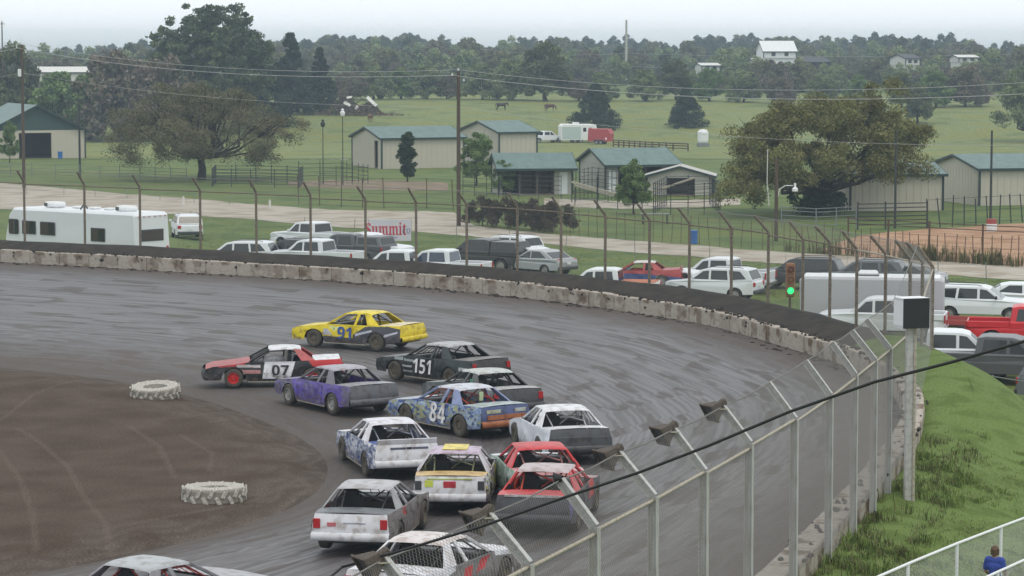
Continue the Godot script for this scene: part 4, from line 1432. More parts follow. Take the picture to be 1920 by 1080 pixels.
func power_poles() -> void:
	var p := T(860, 424)
	var h := EYE + (90.0 - 133.0) * -p.z / F - p.y
	pole("utility_pole", "tall brown wooden utility pole standing beside the gravel road", p, h, 0.17, M.pole_wood)
	var pl := T(45, 352)
	var hl := EYE + (90.0 - 84.0) * -pl.z / F - pl.y
	var lp := pole("utility_pole", "brown wooden utility pole at the left edge with a small white box", pl, hl, 0.16, M.pole_wood)
	var b := MB.new()
	b.box(Vector3(-0.2, hl - 2.6, 0.16), Vector3(0.3, 0.7, 0.28), 0.03)
	part(lp, "transformer", b, M.white_plastic)
	var top := p + Vector3(0, h, 0)
	var lt := pl + Vector3(0, hl, 0)
	var rt := D(1990, 172, -p.z * 0.82)
	wire("upper overhead wire crossing the picture in front of the trees", [lt + Vector3(-14, 0.5, 6), lt + Vector3(0, 0.1, 0), top + Vector3(0, 0.1, 0), rt + Vector3(0, 0.7, 0)], 1.0, 0.016, M.line_wire)
	wire("second overhead wire just below the upper one", [lt + Vector3(-14, 0.1, 6), lt + Vector3(-0.45, -0.3, 0), top + Vector3(-0.45, -0.3, 0), rt], 1.0, 0.02, M.line_wire)
	wire("lower overhead wire passing in front of the barns' trees", [lt + Vector3(-14, -2.6, 6), lt + Vector3(0, -2.6, 0), top + Vector3(0, -2.6, 0), rt + Vector3(0, -3.2, 0)], 0.8, 0.011, M.line_wire)
	pole("utility_pole", "short dark pole at the left barn's right corner", T(150, 335), 7.4, 0.12, M.dark_pipe, false)
	pole("utility_pole", "dark slim pole before the barn half hidden by the olive tree", T(1678, 428), 7.1, 0.1, M.dark_pipe, false)
	pole("utility_pole", "dark slim pole in front of the right edge barn", T(1857, 424), 7.0, 0.1, M.dark_pipe, false)
	pole("utility_pole", "thin pole far behind the trees in the upper left corner", D(5, 130, 420.0), 7.5, 0.12, M.pole_wood)
	var m := pole("steel_mast", "pale grey steel mast rising above the distant tree line", D(1174, 165, 640.0), 16.2, 0.34, M.grey_metal, false)
	for y in [9.6, 12.0]:
		b = MB.new()
		b.tube([Vector3(0, y, 0), Vector3(0.9, y + 0.15, 0)], [0.07], 5)
		part(m, "bracket", b, M.grey_metal)
	wire("high thin wire from the grey steel mast toward the right hills", [D(1000, 121, 650.0), D(1174, 124, 640.0), D(1960, 118, 650.0)], 1.6, 0.03, M.line_wire)
	wire("thin wire lower on the grey steel mast toward the right", [D(900, 92, 660.0), D(1174, 100, 640.0), D(1960, 100, 650.0)], 0.8, 0.025, M.line_wire)
	# yard lights
	for e in [[606, 345, 228, "thin dark lamp post left of the long barn", M.dark_pipe], [643, 347, 208, "lamp post with white globe left of the long barn", M.white_plastic]]:
		var q := T(e[0], e[1])
		var hh: float = EYE + (90.0 - e[2]) * -q.z / F - q.y
		var t := thing("yard_light", e[3], "lamp post", q)
		b = MB.new()
		b.tube([Vector3(0, -0.2, 0), Vector3(0, hh - 0.4, 0)], [0.05, 0.04], 8)
		part(t, "post", b, M.dark_pipe)
		b = MB.new()
		b.lathe(Vector3(0, hh - 0.5, 0), [Vector2(0.04, 0), Vector2(0.2, 0.1), Vector2(0.24, 0.4), Vector2(0.1, 0.55), Vector2(0.16, 0.65), Vector2(0, 0.8)], 12, Basis(Vector3.RIGHT, -PI * 0.5))
		part(t, "lamp_head", b, e[4])
	# weathered pole with a curved lamp arm in front of the olive tree
	var q := T(1455, 452)
	var t := thing("lamp_pole", "weathered grey pole with a curved lamp arm before the olive tree", "pole", q)
	b = MB.new()
	b.tube([Vector3(0, -0.3, 0), Vector3(0, 5.6, 0)], [0.14, 0.11], 10)
	part(t, "shaft", b, M.pole_wood)
	b = MB.new()
	b.tube([Vector3(0.1, 3.0, 0), Vector3(0.2, 3.5, 0), Vector3(0.6, 3.75, 0), Vector3(1.1, 3.75, 0)], [0.035], 6)
	part(t, "lamp_arm", b, M.white_plastic)
	b = MB.new()
	b.lathe(Vector3(1.25, 3.35, 0), [Vector2(0, 0), Vector2(0.2, 0.02), Vector2(0.2, 0.2), Vector2(0.08, 0.3), Vector2(0.08, 0.55), Vector2(0, 0.58)], 10, Basis(Vector3.RIGHT, -PI * 0.5))
	part(t, "lamp_head", b, M.white_plastic)
	b = MB.new()
	b.tube([Vector3(-0.5, 2.4, 0.1), Vector3(-0.65, 4.0, 0.1), Vector3(-0.62, 6.2, 0.1)], [0.03], 6)
	part(t, "conduit", b, M.old_white)

# ------------------------------------------------------------------ race cars: +x is forward, origin on the ground under the middle
func side_z(x: float, y: float) -> float:
	var w := 0.94
	if x > 1.5:
		w -= 0.09 * pow((x - 1.5) / 0.95, 2.0)
	elif x < -1.6:
		w -= 0.06 * pow((-x - 1.6) / 0.85, 2.0)
	return w - 0.055 * pow((y - 0.52) / 0.4, 2.0)

func race_meshes(v: int, seed_ := 0) -> Dictionary:
	var key := "race_%d_%d" % [v, seed_]
	if C.has(key):
		return C[key]
	var d := {}
	var nose := 0.66 if v == 0 else 0.56
	var tail := 0.97 if v == 0 else 1.0
	var up := [Vector2(2.42, 0.26), Vector2(2.47, 0.42), Vector2(2.40, nose), Vector2(2.15, nose + 0.08), Vector2(1.4, 0.82), Vector2(0.85, 0.90), Vector2(-1.3, 0.93), Vector2(-1.9, 0.96), Vector2(-2.38, tail)]
	var back := [Vector2(-2.46, 0.72), Vector2(-2.44, 0.50), Vector2(-2.40, 0.36), Vector2(-1.86, 0.28)]
	var poly := PackedVector2Array(up + back)
	for k in 11:
		var a := PI * (1.0 - k / 10.0)
		poly.append(Vector2(-1.38 + cos(a) * 0.43, 0.30 + sin(a) * 0.40))
	poly.append_array([Vector2(-0.92, 0.22), Vector2(0.92, 0.22)])
	for k in 11:
		var a := PI * (1.0 - k / 10.0)
		poly.append(Vector2(1.40 + cos(a) * 0.44, 0.30 + sin(a) * 0.40))
	poly.append(Vector2(1.9, 0.26))
	# fill in points along long edges so that the panel can curve
	var fine := PackedVector2Array()
	for i in poly.size():
		var a := poly[i]
		var b := poly[(i + 1) % poly.size()]
		var n := maxi(1, int(a.distance_to(b) / 0.3))
		for k in n:
			fine.append(a.lerp(b, float(k) / n))
	var idx := Geometry2D.triangulate_polygon(fine)
	var dent := noise(900 + v + seed_ * 5, 1.3, 3)
	for s in [-1.0, 1.0]:
		var b := MB.new()
		b.uvs = true
		var zz := func(x: float, y: float) -> float:
			var edge := clampf(minf(0.90 - y, y - 0.24) * 8.0, 0.0, 1.0)      # panels are beaten in places
			return s * (side_z(x, y) + (dent.get_noise_3d(x, y, s * 3.0) * 0.055 - 0.008) * edge)
		var put := func(p: Vector2, q: Vector2, r: Vector2, lift: float) -> void:
			var ps := []
			var ns := []
			for e in [p, q, r]:
				ps.append(Vector3(e.x, e.y, zz.call(e.x, e.y) + s * lift))
				ns.append(Vector3(-(zz.call(e.x + 0.03, e.y) - zz.call(e.x - 0.03, e.y)) / 0.06, -(zz.call(e.x, e.y + 0.03) - zz.call(e.x, e.y - 0.03)) / 0.06, 1.0).normalized() * (1.0 if s > 0 else 1.0) * (1.0))
			for k in 3:
				if ns[k].z * s < 0:
					ns[k] = -ns[k]
			b.tri_n(ps[0], ps[1], ps[2], ns[0], ns[1], ns[2])
		var todo := []
		for i in range(0, idx.size(), 3):
			todo.append([fine[idx[i]], fine[idx[i + 1]], fine[idx[i + 2]]])
		for pass_ in 9:
			var next := []
			for t in todo:
				# halve the longest edge until every triangle is small
				var l := [t[0].distance_to(t[1]), t[1].distance_to(t[2]), t[2].distance_to(t[0])]
				var k := 0 if l[0] >= l[1] and l[0] >= l[2] else (1 if l[1] >= l[2] else 2)
				if l[k] < 0.22:
					next.append(t)
					continue
				var m: Vector2 = (t[k] + t[(k + 1) % 3]) * 0.5
				next.append([t[k], m, t[(k + 2) % 3]])
				next.append([m, t[(k + 1) % 3], t[(k + 2) % 3]])
			todo = next
		for t in todo:
			put.call(t[0], t[1], t[2], 0.0)
		for p in b.v:
			b.u.append(Vector2((p.x + 2.47) / 4.94, 1.0 - (p.y - 0.2) / 0.82))
		d["side_%d" % int(s)] = b.mesh()
		# the door skin stands proud of the flank
		b = MB.new()
		b.uvs = true
		var g := []
		for i in 13:
			var row := []
			for j in 7:
				row.append(Vector2(lerpf(-0.80, 0.78, i / 12.0) + (0.06 * (1.0 - j / 6.0) if i == 0 else 0.0), lerpf(0.27, 0.885, j / 6.0)))
			g.append(row)
		for i in 12:
			for j in 6:
				put.call(g[i][j], g[i + 1][j], g[i + 1][j + 1], 0.014)
				put.call(g[i][j], g[i + 1][j + 1], g[i][j + 1], 0.014)
		var rim := []
		for i in 13:
			rim.append(g[i][0])
		for j in range(1, 7):
			rim.append(g[12][j])
		for i in range(11, -1, -1):
			rim.append(g[i][6])
		for j in range(5, -1, -1):
			rim.append(g[0][j])
		for k in rim.size() - 1:
			var p: Vector2 = rim[k]
			var q: Vector2 = rim[k + 1]
			var z0: float = zz.call(p.x, p.y)
			var z1: float = zz.call(q.x, q.y)
			b.quad(Vector3(p.x, p.y, z0), Vector3(q.x, q.y, z1), Vector3(q.x, q.y, z1 + s * 0.014), Vector3(p.x, p.y, z0 + s * 0.014))
		for p in b.v:
			b.u.append(Vector2((p.x + 2.47) / 4.94, 1.0 - (p.y - 0.2) / 0.82))
		d["door_%d" % int(s)] = b.mesh()
	var zf := [-1.0, -0.75, -0.4, 0.0, 0.4, 0.75, 1.0]
	var strip := func(pts: Array, crown: float, bulge: float) -> MB:
		var b := MB.new()
		var rows := []
		for p in pts:
			var row := []
			for f in zf:
				var g: float = 1.0 - f * f
				row.append(Vector3(p.x + bulge * g, p.y + crown * g, f * side_z(p.x, p.y)))
			rows.append(row)
		b.sheet(rows, true, [], [], Vector3(signf(bulge), 1.0 if bulge == 0.0 else 0.0, 0))
		return b
	d.nose = strip.call([up[0], up[1], up[2]], 0.0, 0.1)
	var hb: MB = strip.call([up[2] + Vector2(0.0, 0), up[3], up[4], Vector2(0.82, 0.905)], 0.03, 0.0)
	if v == 1:
		hb.box(Vector3(1.25, 0.89, 0), Vector3(0.7, 0.09, 0.5), 0.03)
	d.hood = hb
	d.trunk = strip.call([Vector2(-1.42, 0.93), up[7], up[8] + Vector2(0.0, 0.0)], 0.025, 0.0)
	d.rear = strip.call([up[8], Vector2(-2.46, 0.72), Vector2(-2.445, 0.55)], 0.0, -0.03)
	var rb := MB.new()
	var rows := []
	for p in [Vector2(-2.45, 0.56), Vector2(-2.52, 0.53), Vector2(-2.53, 0.40), Vector2(-2.42, 0.36)]:
		var row := []
		for f in zf:
			row.append(Vector3(p.x - 0.03 * (1.0 - f * f), p.y, f * 0.885))
		rows.append(row)
	rb.sheet(rows, true, [], [], Vector3(-1, 0, 0))
	d.bumper = rb
	# roof with rolled edges
	var b := MB.new()
	rows = []
	for e in [[0.16, 1.30], [0.08, 1.335], [-0.3, 1.36], [-0.75, 1.355], [-0.95, 1.325], [-1.0, 1.29]]:
		var row := []
		for f in [-1.0, -0.95, -0.6, 0.0, 0.6, 0.95, 1.0]:
			row.append(Vector3(e[0], e[1] + 0.025 * (1.0 - f * f) - (0.05 if absf(f) == 1.0 else 0.0), f * 0.62))
		rows.append(row)
	b.sheet(rows)
	d.roof = b
	for s in [-1.0, 1.0]:
		b = MB.new()
		b.beam(Vector3(0.86, 0.88, s * 0.80), Vector3(0.12, 1.30, s * 0.585), 0.05, 0.07, Vector3(0, 1, 0), 0.012)
		d["a_pillar_%d" % int(s)] = b
		b = MB.new()
		b.beam(Vector3(-0.42, 0.90, s * 0.87), Vector3(-0.46, 1.31, s * 0.60), 0.05, 0.11, Vector3(1, 0, 0), 0.012)
		d["b_pillar_%d" % int(s)] = b
		b = MB.new()
		var q := [Vector3(-0.72, 1.30, s * 0.60), Vector3(-0.97, 1.29, s * 0.60), Vector3(-1.50, 0.92, s * 0.84), Vector3(-1.0, 0.91, s * 0.88)]
		var o := Vector3(0.0, 0.02, s * 0.03)
		b.quad_out(q[0] + o, q[1] + o, q[2] + o, q[3] + o, Vector3.ZERO)
		b.quad(q[0], q[1], q[2], q[3])
		for k in 4:
			b.quad(q[k], q[(k + 1) % 4], q[(k + 1) % 4] + o, q[k] + o)
		d["c_pillar_%d" % int(s)] = b
	# floor, firewall, inner wells: the dark inside
	b = MB.new()
	b.box(Vector3(-0.3, 0.27, 0), Vector3(3.6, 0.04, 1.3))
	b.box(Vector3(-0.3, 0.27, 0.72), Vector3(1.75, 0.04, 0.3))
	b.box(Vector3(-0.3, 0.27, -0.72), Vector3(1.75, 0.04, 0.3))
	b.box(Vector3(0.83, 0.58, 0), Vector3(0.03, 0.6, 1.72))
	b.box(Vector3(-1.28, 0.58, 0), Vector3(0.03, 0.62, 1.7))
	b.box(Vector3(2.1, 0.45, 0), Vector3(0.5, 0.3, 1.3))
	b.box(Vector3(-2.0, 0.5, 0), Vector3(0.7, 0.4, 1.3))
	d.tub = b
	b = MB.new()
	b.box(Vector3(0.5, 0.86, 0), Vector3(0.3, 0.14, 1.5), 0.03)
	d.dash = b
	# roll cage
	b = MB.new()
	for s in [-1.0, 1.0]:
		b.tube([Vector3(-0.5, 0.3, s * 0.74), Vector3(-0.5, 0.95, s * 0.74), Vector3(-0.5, 1.24, s * 0.52), Vector3(-0.5, 1.29, 0)], [0.022], 6)
		b.tube([Vector3(-0.5, 1.25, s * 0.5), Vector3(0.1, 1.24, s * 0.5), Vector3(0.72, 0.85, s * 0.72), Vector3(0.72, 0.3, s * 0.74)], [0.022], 6)
		b.tube([Vector3(-0.5, 1.22, s * 0.5), Vector3(-1.7, 0.72, s * 0.45)], [0.022], 6)
		b.tube([Vector3(-0.5, 0.7, s * 0.8), Vector3(0.72, 0.66, s * 0.82)], [0.022], 6)
	b.tube([Vector3(-0.5, 1.26, 0.45), Vector3(-0.5, 0.45, -0.7)], [0.02], 6)
	b.tube([Vector3(-0.95, 1.02, 0.45), Vector3(-0.55, 1.25, -0.4)], [0.02], 6)
	for z in [-0.16, 0.0, 0.16]:
		b.tube([Vector3(0.14, 1.29, z), Vector3(0.78, 0.92, z * 1.3)], [0.01], 5)
	d.cage = b
	b = MB.new()
	b.box(Vector3(-0.32, 0.45, -0.36), Vector3(0.5, 0.2, 0.5), 0.05)
	b.box(Vector3(-0.56, 0.78, -0.36), Vector3(0.14, 0.7, 0.5), 0.05, Basis(Vector3.BACK, 0.16))
	b.box(Vector3(-0.60, 1.13, -0.36), Vector3(0.12, 0.2, 0.32), 0.04)
	d.seat = b
	# panels: rubber rub rail, tail lights, spoiler
	for s in [-1.0, 1.0]:
		b = MB.new()
		b.box(Vector3(-2.475, 0.76, s * 0.76), Vector3(0.03, 0.22, 0.16), 0.01)
		d["lamp_%d" % int(s)] = b
		b = MB.new()
		b.box(Vector3(0.0, 0.21, s * 0.885), Vector3(1.8, 0.06, 0.04), 0.01)
		d["rail_%d" % int(s)] = b
	b = MB.new()
	b.box(Vector3(-2.40, tail + 0.07, 0), Vector3(0.03, 0.15, 1.6), 0.0, Basis(Vector3.BACK, 0.35))
	d.spoiler = b
	for e in d.keys():
		if d[e] is MB:
			d[e] = d[e].mesh()
	C[key] = d
	return d

func wheel_meshes(r: float, w: float, rim: float) -> Array:
	var key := "wheel_%.3f_%.3f_%.3f" % [r, w, rim]
	if C.has(key):
		return C[key]
	var t := MB.new()
	var h := w * 0.5
	t.lathe(Vector3.ZERO, [Vector2(rim, -h * 0.86), Vector2(rim + 0.02, -h), Vector2(r - 0.05, -h), Vector2(r - 0.012, -h * 0.8), Vector2(r, -h * 0.5), Vector2(r, h * 0.5), Vector2(r - 0.012, h * 0.8), Vector2(r - 0.05, h), Vector2(rim + 0.02, h), Vector2(rim, h * 0.86)], 22)
	var m := MB.new()
	m.lathe(Vector3.ZERO, [Vector2(rim + 0.012, h * 0.9), Vector2(rim - 0.01, h * 0.92), Vector2(rim - 0.025, h * 0.5), Vector2(rim * 0.75, h * 0.36), Vector2(rim * 0.45, h * 0.55), Vector2(rim * 0.3, h * 0.55), Vector2(rim * 0.26, h * 0.75), Vector2(0, h * 0.75)], 18)
	m.lathe(Vector3.ZERO, [Vector2(rim + 0.01, -h * 0.9), Vector2(rim - 0.02, -h * 0.6), Vector2(0, -h * 0.5)], 18)
	for k in 5:
		var a := TAU * k / 5.0
		m.box(Vector3(cos(a) * rim * 0.6, sin(a) * rim * 0.6, h * 0.56), Vector3(rim * 0.55, rim * 0.2, 0.02), 0.0, Basis(Vector3.BACK, a))
	C[key] = [t.mesh(), m.mesh()]
	return C[key]

func add_wheel(t: Node3D, p: Vector3, ms: Array, tm: Material, rm: Material, steer := 0.0) -> void:
	var w := Node3D.new()
	w.name = "wheel"
	t.add_child(w, true)
	w.position = p
	w.rotation.y = (PI if p.z < 0 else 0.0) + steer
	part(w, "tyre", ms[0], tm)
	part(w, "rim", ms[1], rm)

# a livery for the flanks: base colour and shapes [colour, list of (x, y) corners in metres]
func livery(base: Color, shapes: Array, s: int, mud := 0.5, splat := []) -> ImageTexture:
	var w := 384
	var h := 64
	var im := Image.create(w, h, false, Image.FORMAT_RGB8)
	im.fill(base)
	for e in shapes:
		var pl := PackedVector2Array()
		for q in e[1]:
			pl.append(Vector2((q[0] + 2.47) / 4.94 * w, (1.0 - (q[1] - 0.2) / 0.82) * h))
		for y in h:
			for x in w:
				if Geometry2D.is_point_in_polygon(Vector2(x + 0.5, y + 0.5), pl):
					im.set_pixel(x, y, e[0])
	for k in splat.size():
		var ns := noise(s + 20 + k, 0.035, 3)
		for y in h:
			for x in w:
				if ns.get_noise_2d(x, y * 2.2) > 0.2:
					im.set_pixel(x, y, splat[k])
	var n := noise(s, 0.05, 4)
	var n2 := noise(s + 1, 0.35, 2)
	for y in h:
		for x in w:
			var low := pow(float(y) / h, 2.0)
			var a := n.get_noise_2d(x, y) * 0.9 + n2.get_noise_2d(x, y) * 0.5 + low * 0.75 - 0.62 + mud * 0.5
			if a > 0.0:
				im.set_pixel(x, y, im.get_pixel(x, y).lerp(Color(0.40, 0.35, 0.32), clampf(a * 2.2, 0, 0.8)))
	return ImageTexture.create_from_image(im)

func lettering(t: Node3D, text: String, height: float, m: Material, xf: Transform3D, serif := false, squash := 1.0) -> void:
	var tm := TextMesh.new()
	var f := SystemFont.new()
	f.font_names = PackedStringArray(["Droid Serif" if serif else "Droid Sans"])
	f.font_weight = 700
	tm.font = f
	tm.text = text
	tm.font_size = 64
	tm.pixel_size = height / 46.0
	tm.depth = 0.006
	tm.curve_step = 2.0
	var k := xf
	k.basis = k.basis * Basis.from_scale(Vector3(squash, 1, 1))
	part(t, "lettering", tm, m, k)

func race_car(label: String, px: float, py: float, deg: float, o: Dictionary) -> Node3D:
	var p := K(px, py)
	p.y += 0.02
	var th := deg_to_rad(deg)
	var t := thing("race_car", label, "race car", p, PI - th, "stock cars racing through the turn")
	if o.has("pos"):
		t.position = o.pos
	t.rotation.z = o.get("pitch", 0.0)
	t.scale = Vector3.ONE * o.get("scale", 0.965)
	var d := race_meshes(o.get("body", 0), names["race_car"] % 3)
	var id := "race%d" % names["race_car"]
	var sm := mat(id + "_side", Color.WHITE, 0.4)
	sm.albedo_texture = livery(o.base, o.get("shapes", []), 400 + names["race_car"] * 7, o.get("mud", 0.3), o.get("splat", []))
	sm.texture_repeat = false
	var pm := func(k: String, c: Color) -> Material:
		var m := paint(id + "_" + k, c, 0.42)
		m.albedo_texture = C.splash
		m.uv1_scale = Vector3.ONE * 0.4
		m.uv1_offset = Vector3.ONE * names["race_car"] * 0.37
		return m
	var roof: Material = pm.call("roof", o.get("roof", o.base))
	var hood: Material = pm.call("hood", o.get("hood", o.base))
	var deck: Material = pm.call("deck", o.get("trunk", o.base))
	var rear: Material = pm.call("rear", o.get("rear", o.base))
	var pil: Material = pm.call("pillar", o.get("pillar", o.get("roof", o.base)))
	var bump: Material = pm.call("bumper", o.get("bumper", o.get("rear", o.base)))
	var body := part(t, "side_panel", d["side_1"], sm)
	part(t, "side_panel", d["side_-1"], sm)
	part(t, "door", d["door_1"], sm)
	part(t, "door", d["door_-1"], sm)
	part(t, "nose", d.nose, pm.call("nose", o.get("nose", o.get("hood", o.base))))
	part(t, "hood", d.hood, hood)
	part(t, "trunk_lid", d.trunk, deck)
	part(t, "rear_panel", d.rear, rear)
	part(t, "rear_bumper", d.bumper, bump)
	part(t, "roof", d.roof, roof)
	for s in ["1", "-1"]:
		part(t, "windshield_pillar", d["a_pillar_" + s], pil)
		part(t, "door_pillar", d["b_pillar_" + s], pil)
		part(t, "rear_pillar", d["c_pillar_" + s], pm.call("cpillar", o.get("cpillar", o.get("pillar", o.get("roof", o.base)))))
		if o.get("lamps", true):
			part(t, "tail_light", d["lamp_" + s], M.tail_red if o.get("lamps_red", true) else M.charcoal)
		part(t, "rub_rail", d["rail_" + s], M.rail_pipe)
	part(t, "floor_pan", d.tub, M.interior)
	part(t, "dashboard", d.dash, M.charcoal)
	part(t, "roll_cage", d.cage, pm.call("cage", o.get("cage", lin(0.05, 0.05, 0.055))))
	part(t, "seat", d.seat, M.seat)
	if o.get("spoiler", false):
		part(t, "spoiler", d.spoiler, rear)
	var ws := wheel_meshes(0.335, 0.26, 0.195)
	var rm: Material = o.get("rim", M.rim_grey)
	for x in [1.40, -1.38]:
		for s in [-1.0, 1.0]:
			add_wheel(t, Vector3(x, 0.335, s * (0.80 if x < 0 else 0.83)), ws, M.muddy_rubber, rm, o.get("steer", 0.0) if x > 0 else 0.0)
	if o.has("number"):
		var nm: Material = pm.call("number", o.get("number_color", lin(0.8, 0.8, 0.82)))
		for s in [-1.0, 1.0]:
			var z := side_z(0.0, 0.62) + 0.034
			var tilt := Basis(Vector3.RIGHT, -0.1)
			lettering(t, o.number, o.get("number_size", 0.5), nm, Transform3D((Basis() if s > 0 else Basis(Vector3.UP, PI)) * tilt, Vector3(o.get("number_x", -0.1), 0.60, s * z)), false, o.get("squash", 0.9))
	for e in o.get("decals", []):       # [text, size, colour, where, turn]: on the rear panel or deck
		var xf: Transform3D
		if e[3] == "rear":
			xf = Transform3D(Basis(Vector3.UP, -PI * 0.5) * Basis(Vector3.RIGHT, 0.2), Vector3(-2.47, e[4], e[5]))
		elif e[3] == "deck":
			xf = Transform3D(Basis(Vector3.UP, -PI * 0.5) * Basis(Vector3.RIGHT, -1.35), Vector3(-1.62, 0.985, e[5]))
		else:
			xf = Transform3D(Basis(Vector3.UP, PI) * Basis(Vector3.RIGHT, -0.05), Vector3(e[4], e[5], -side_z(e[4], e[5]) - 0.006))
		lettering(t, e[0], e[1], pm.call("decal_" + str(e[2].to_html(false)), e[2]), xf)
	for e in o.get("patches", []):      # painted panels [centre, size, colour]
		var b := MB.new()
		b.box(e[0], e[1], 0.004)
		part(t, "decal_panel", b, pm.call("patch_" + str(e[2].to_html(false)), e[2]))
	return t

func race_cars() -> void:
	var white := lin(0.72, 0.73, 0.78)
	var black := lin(0.02, 0.02, 0.022)
	var red := lin(0.58, 0.035, 0.04)
	var blue := lin(0.045, 0.10, 0.42)
	var yellow := lin(0.78, 0.62, 0.02)
	var grey := lin(0.30, 0.30, 0.33)
	race_car("bright yellow stock car with blue number and black rear quarter, farthest up the track", 672, 651, 30, {"base": yellow, "roof": yellow, "trunk": lin(0.72, 0.62, 0.35), "rear": yellow, "number": "91", "number_color": lin(0.03, 0.08, 0.36), "number_size": 0.44, "squash": 1.1, "rim": M.rim_mud, "lamps": false, "number_x": -0.05,
		"shapes": [[lin(0.06, 0.06, 0.075), [[-2.4, 0.85], [-1.9, 0.93], [-0.9, 0.88], [-0.35, 0.55], [-0.35, 0.2], [-2.45, 0.2]]], [lin(0.07, 0.06, 0.07), [[-0.4, 0.42], [0.95, 0.46], [1.1, 0.2], [-0.4, 0.2]]], [lin(0.5, 0.52, 0.6), [[-0.45, 0.6], [-1.2, 0.78], [-1.2, 0.7], [-0.45, 0.5]]], [lin(0.5, 0.52, 0.6), [[-1.75, 0.62], [-2.3, 0.76], [-2.3, 0.7], [-1.7, 0.5]]], [lin(0.5, 0.5, 0.55), [[0.55, 0.5], [0.75, 0.72], [0.95, 0.72], [1.0, 0.5]]], [lin(0.7, 0.72, 0.3), [[0.5, 0.62], [0.25, 0.82], [0.75, 0.85]]]], "mud": 0.35})
	race_car("red, white and black stock car numbered 07 leading with red wheels", 512, 721, -6, {"base": black, "scale": 0.91, "hood": lin(0.38, 0.05, 0.05), "nose": lin(0.03, 0.03, 0.035), "roof": white, "pillar": black, "cpillar": lin(0.45, 0.05, 0.06), "trunk": white, "rear": red, "number": "07", "number_color": black, "number_size": 0.36, "squash": 1.15, "rim": M.rim_red, "number_x": -0.25, "steer": -0.12,
		"shapes": [[red, [[1.95, 0.72], [1.9, 0.82], [1.0, 0.92], [1.0, 0.78]]], [red, [[-1.2, 0.98], [-2.5, 1.02], [-2.5, 0.7], [-1.4, 0.72]]], [white, [[0.3, 0.9], [-0.78, 0.9], [-0.6, 0.3], [0.4, 0.3]]], [lin(0.5, 0.46, 0.47), [[1.3, 0.82], [0.45, 0.8], [0.45, 0.7], [1.3, 0.72]]], [lin(0.45, 0.2, 0.2), [[1.3, 0.62], [0.45, 0.62], [0.45, 0.5], [1.2, 0.5]]]], "mud": 0.3})
	race_car("purple and grey stock car behind the 07 car", 629, 765, 57, {"splat": [lin(0.08, 0.055, 0.24), lin(0.14, 0.12, 0.3)], "base": lin(0.115, 0.075, 0.42), "hood": lin(0.16, 0.14, 0.28), "roof": lin(0.38, 0.36, 0.42), "trunk": grey, "rear": lin(0.13, 0.135, 0.155), "pillar": lin(0.17, 0.16, 0.2), "lamps": false, "rim": M.rim_grey, "nose": black,
		"shapes": [[lin(0.15, 0.14, 0.2), [[2.4, 0.7], [2.4, 0.2], [1.0, 0.4], [1.2, 0.9]]], [lin(0.13, 0.12, 0.18), [[-1.95, 1.0], [-2.5, 1.0], [-2.5, 0.2], [-2.1, 0.3]]], [lin(0.09, 0.06, 0.26), [[0.4, 0.85], [-0.4, 0.8], [-0.5, 0.3], [0.2, 0.3]]]], "mud": 0.5})
	race_car("black stock car with white number 151 and pale roof", 829, 717, 47, {"base": lin(0.018, 0.028, 0.032), "roof": lin(0.42, 0.42, 0.44), "pillar": lin(0.02, 0.028, 0.032), "cpillar": lin(0.02, 0.03, 0.034), "hood": lin(0.1, 0.1, 0.11), "trunk": lin(0.16, 0.145, 0.14), "rear": lin(0.05, 0.045, 0.045), "number": "151", "number_size": 0.47, "squash": 0.95, "rim": M.rim_mud, "mud": 0.1, "shapes": [[lin(0.3, 0.36, 0.38), [[0.95, 0.84], [1.4, 0.84], [1.4, 0.72], [0.95, 0.72]]], [lin(0.26, 0.3, 0.31), [[0.3, 0.78], [0.9, 0.8], [0.9, 0.72], [0.3, 0.7]]], [lin(0.45, 0.47, 0.48), [[0.5, 0.58], [1.0, 0.58], [0.96, 0.52], [0.5, 0.52]]], [lin(0.25, 0.27, 0.28), [[0.45, 0.42], [0.95, 0.42], [0.95, 0.36], [0.45, 0.36]]], [lin(0.4, 0.41, 0.42), [[-1.85, 0.72], [-2.25, 0.72], [-2.25, 0.6], [-1.85, 0.6]]]]})
	race_car("dark grey stock car with pale roof, half hidden behind the 84 car", 902, 773, 62, {"base": lin(0.14, 0.15, 0.15), "hood": lin(0.2, 0.23, 0.22), "roof": lin(0.5, 0.53, 0.52), "pillar": lin(0.06, 0.065, 0.065), "trunk": lin(0.42, 0.42, 0.43), "rear": lin(0.07, 0.07, 0.078), "rim": M.rim_mud, "mud": 0.35, "patches": [[Vector3(-0.9, 1.06, -0.79), Vector3(0.16, 0.18, 0.02), lin(0.12, 0.4, 0.25)]]})
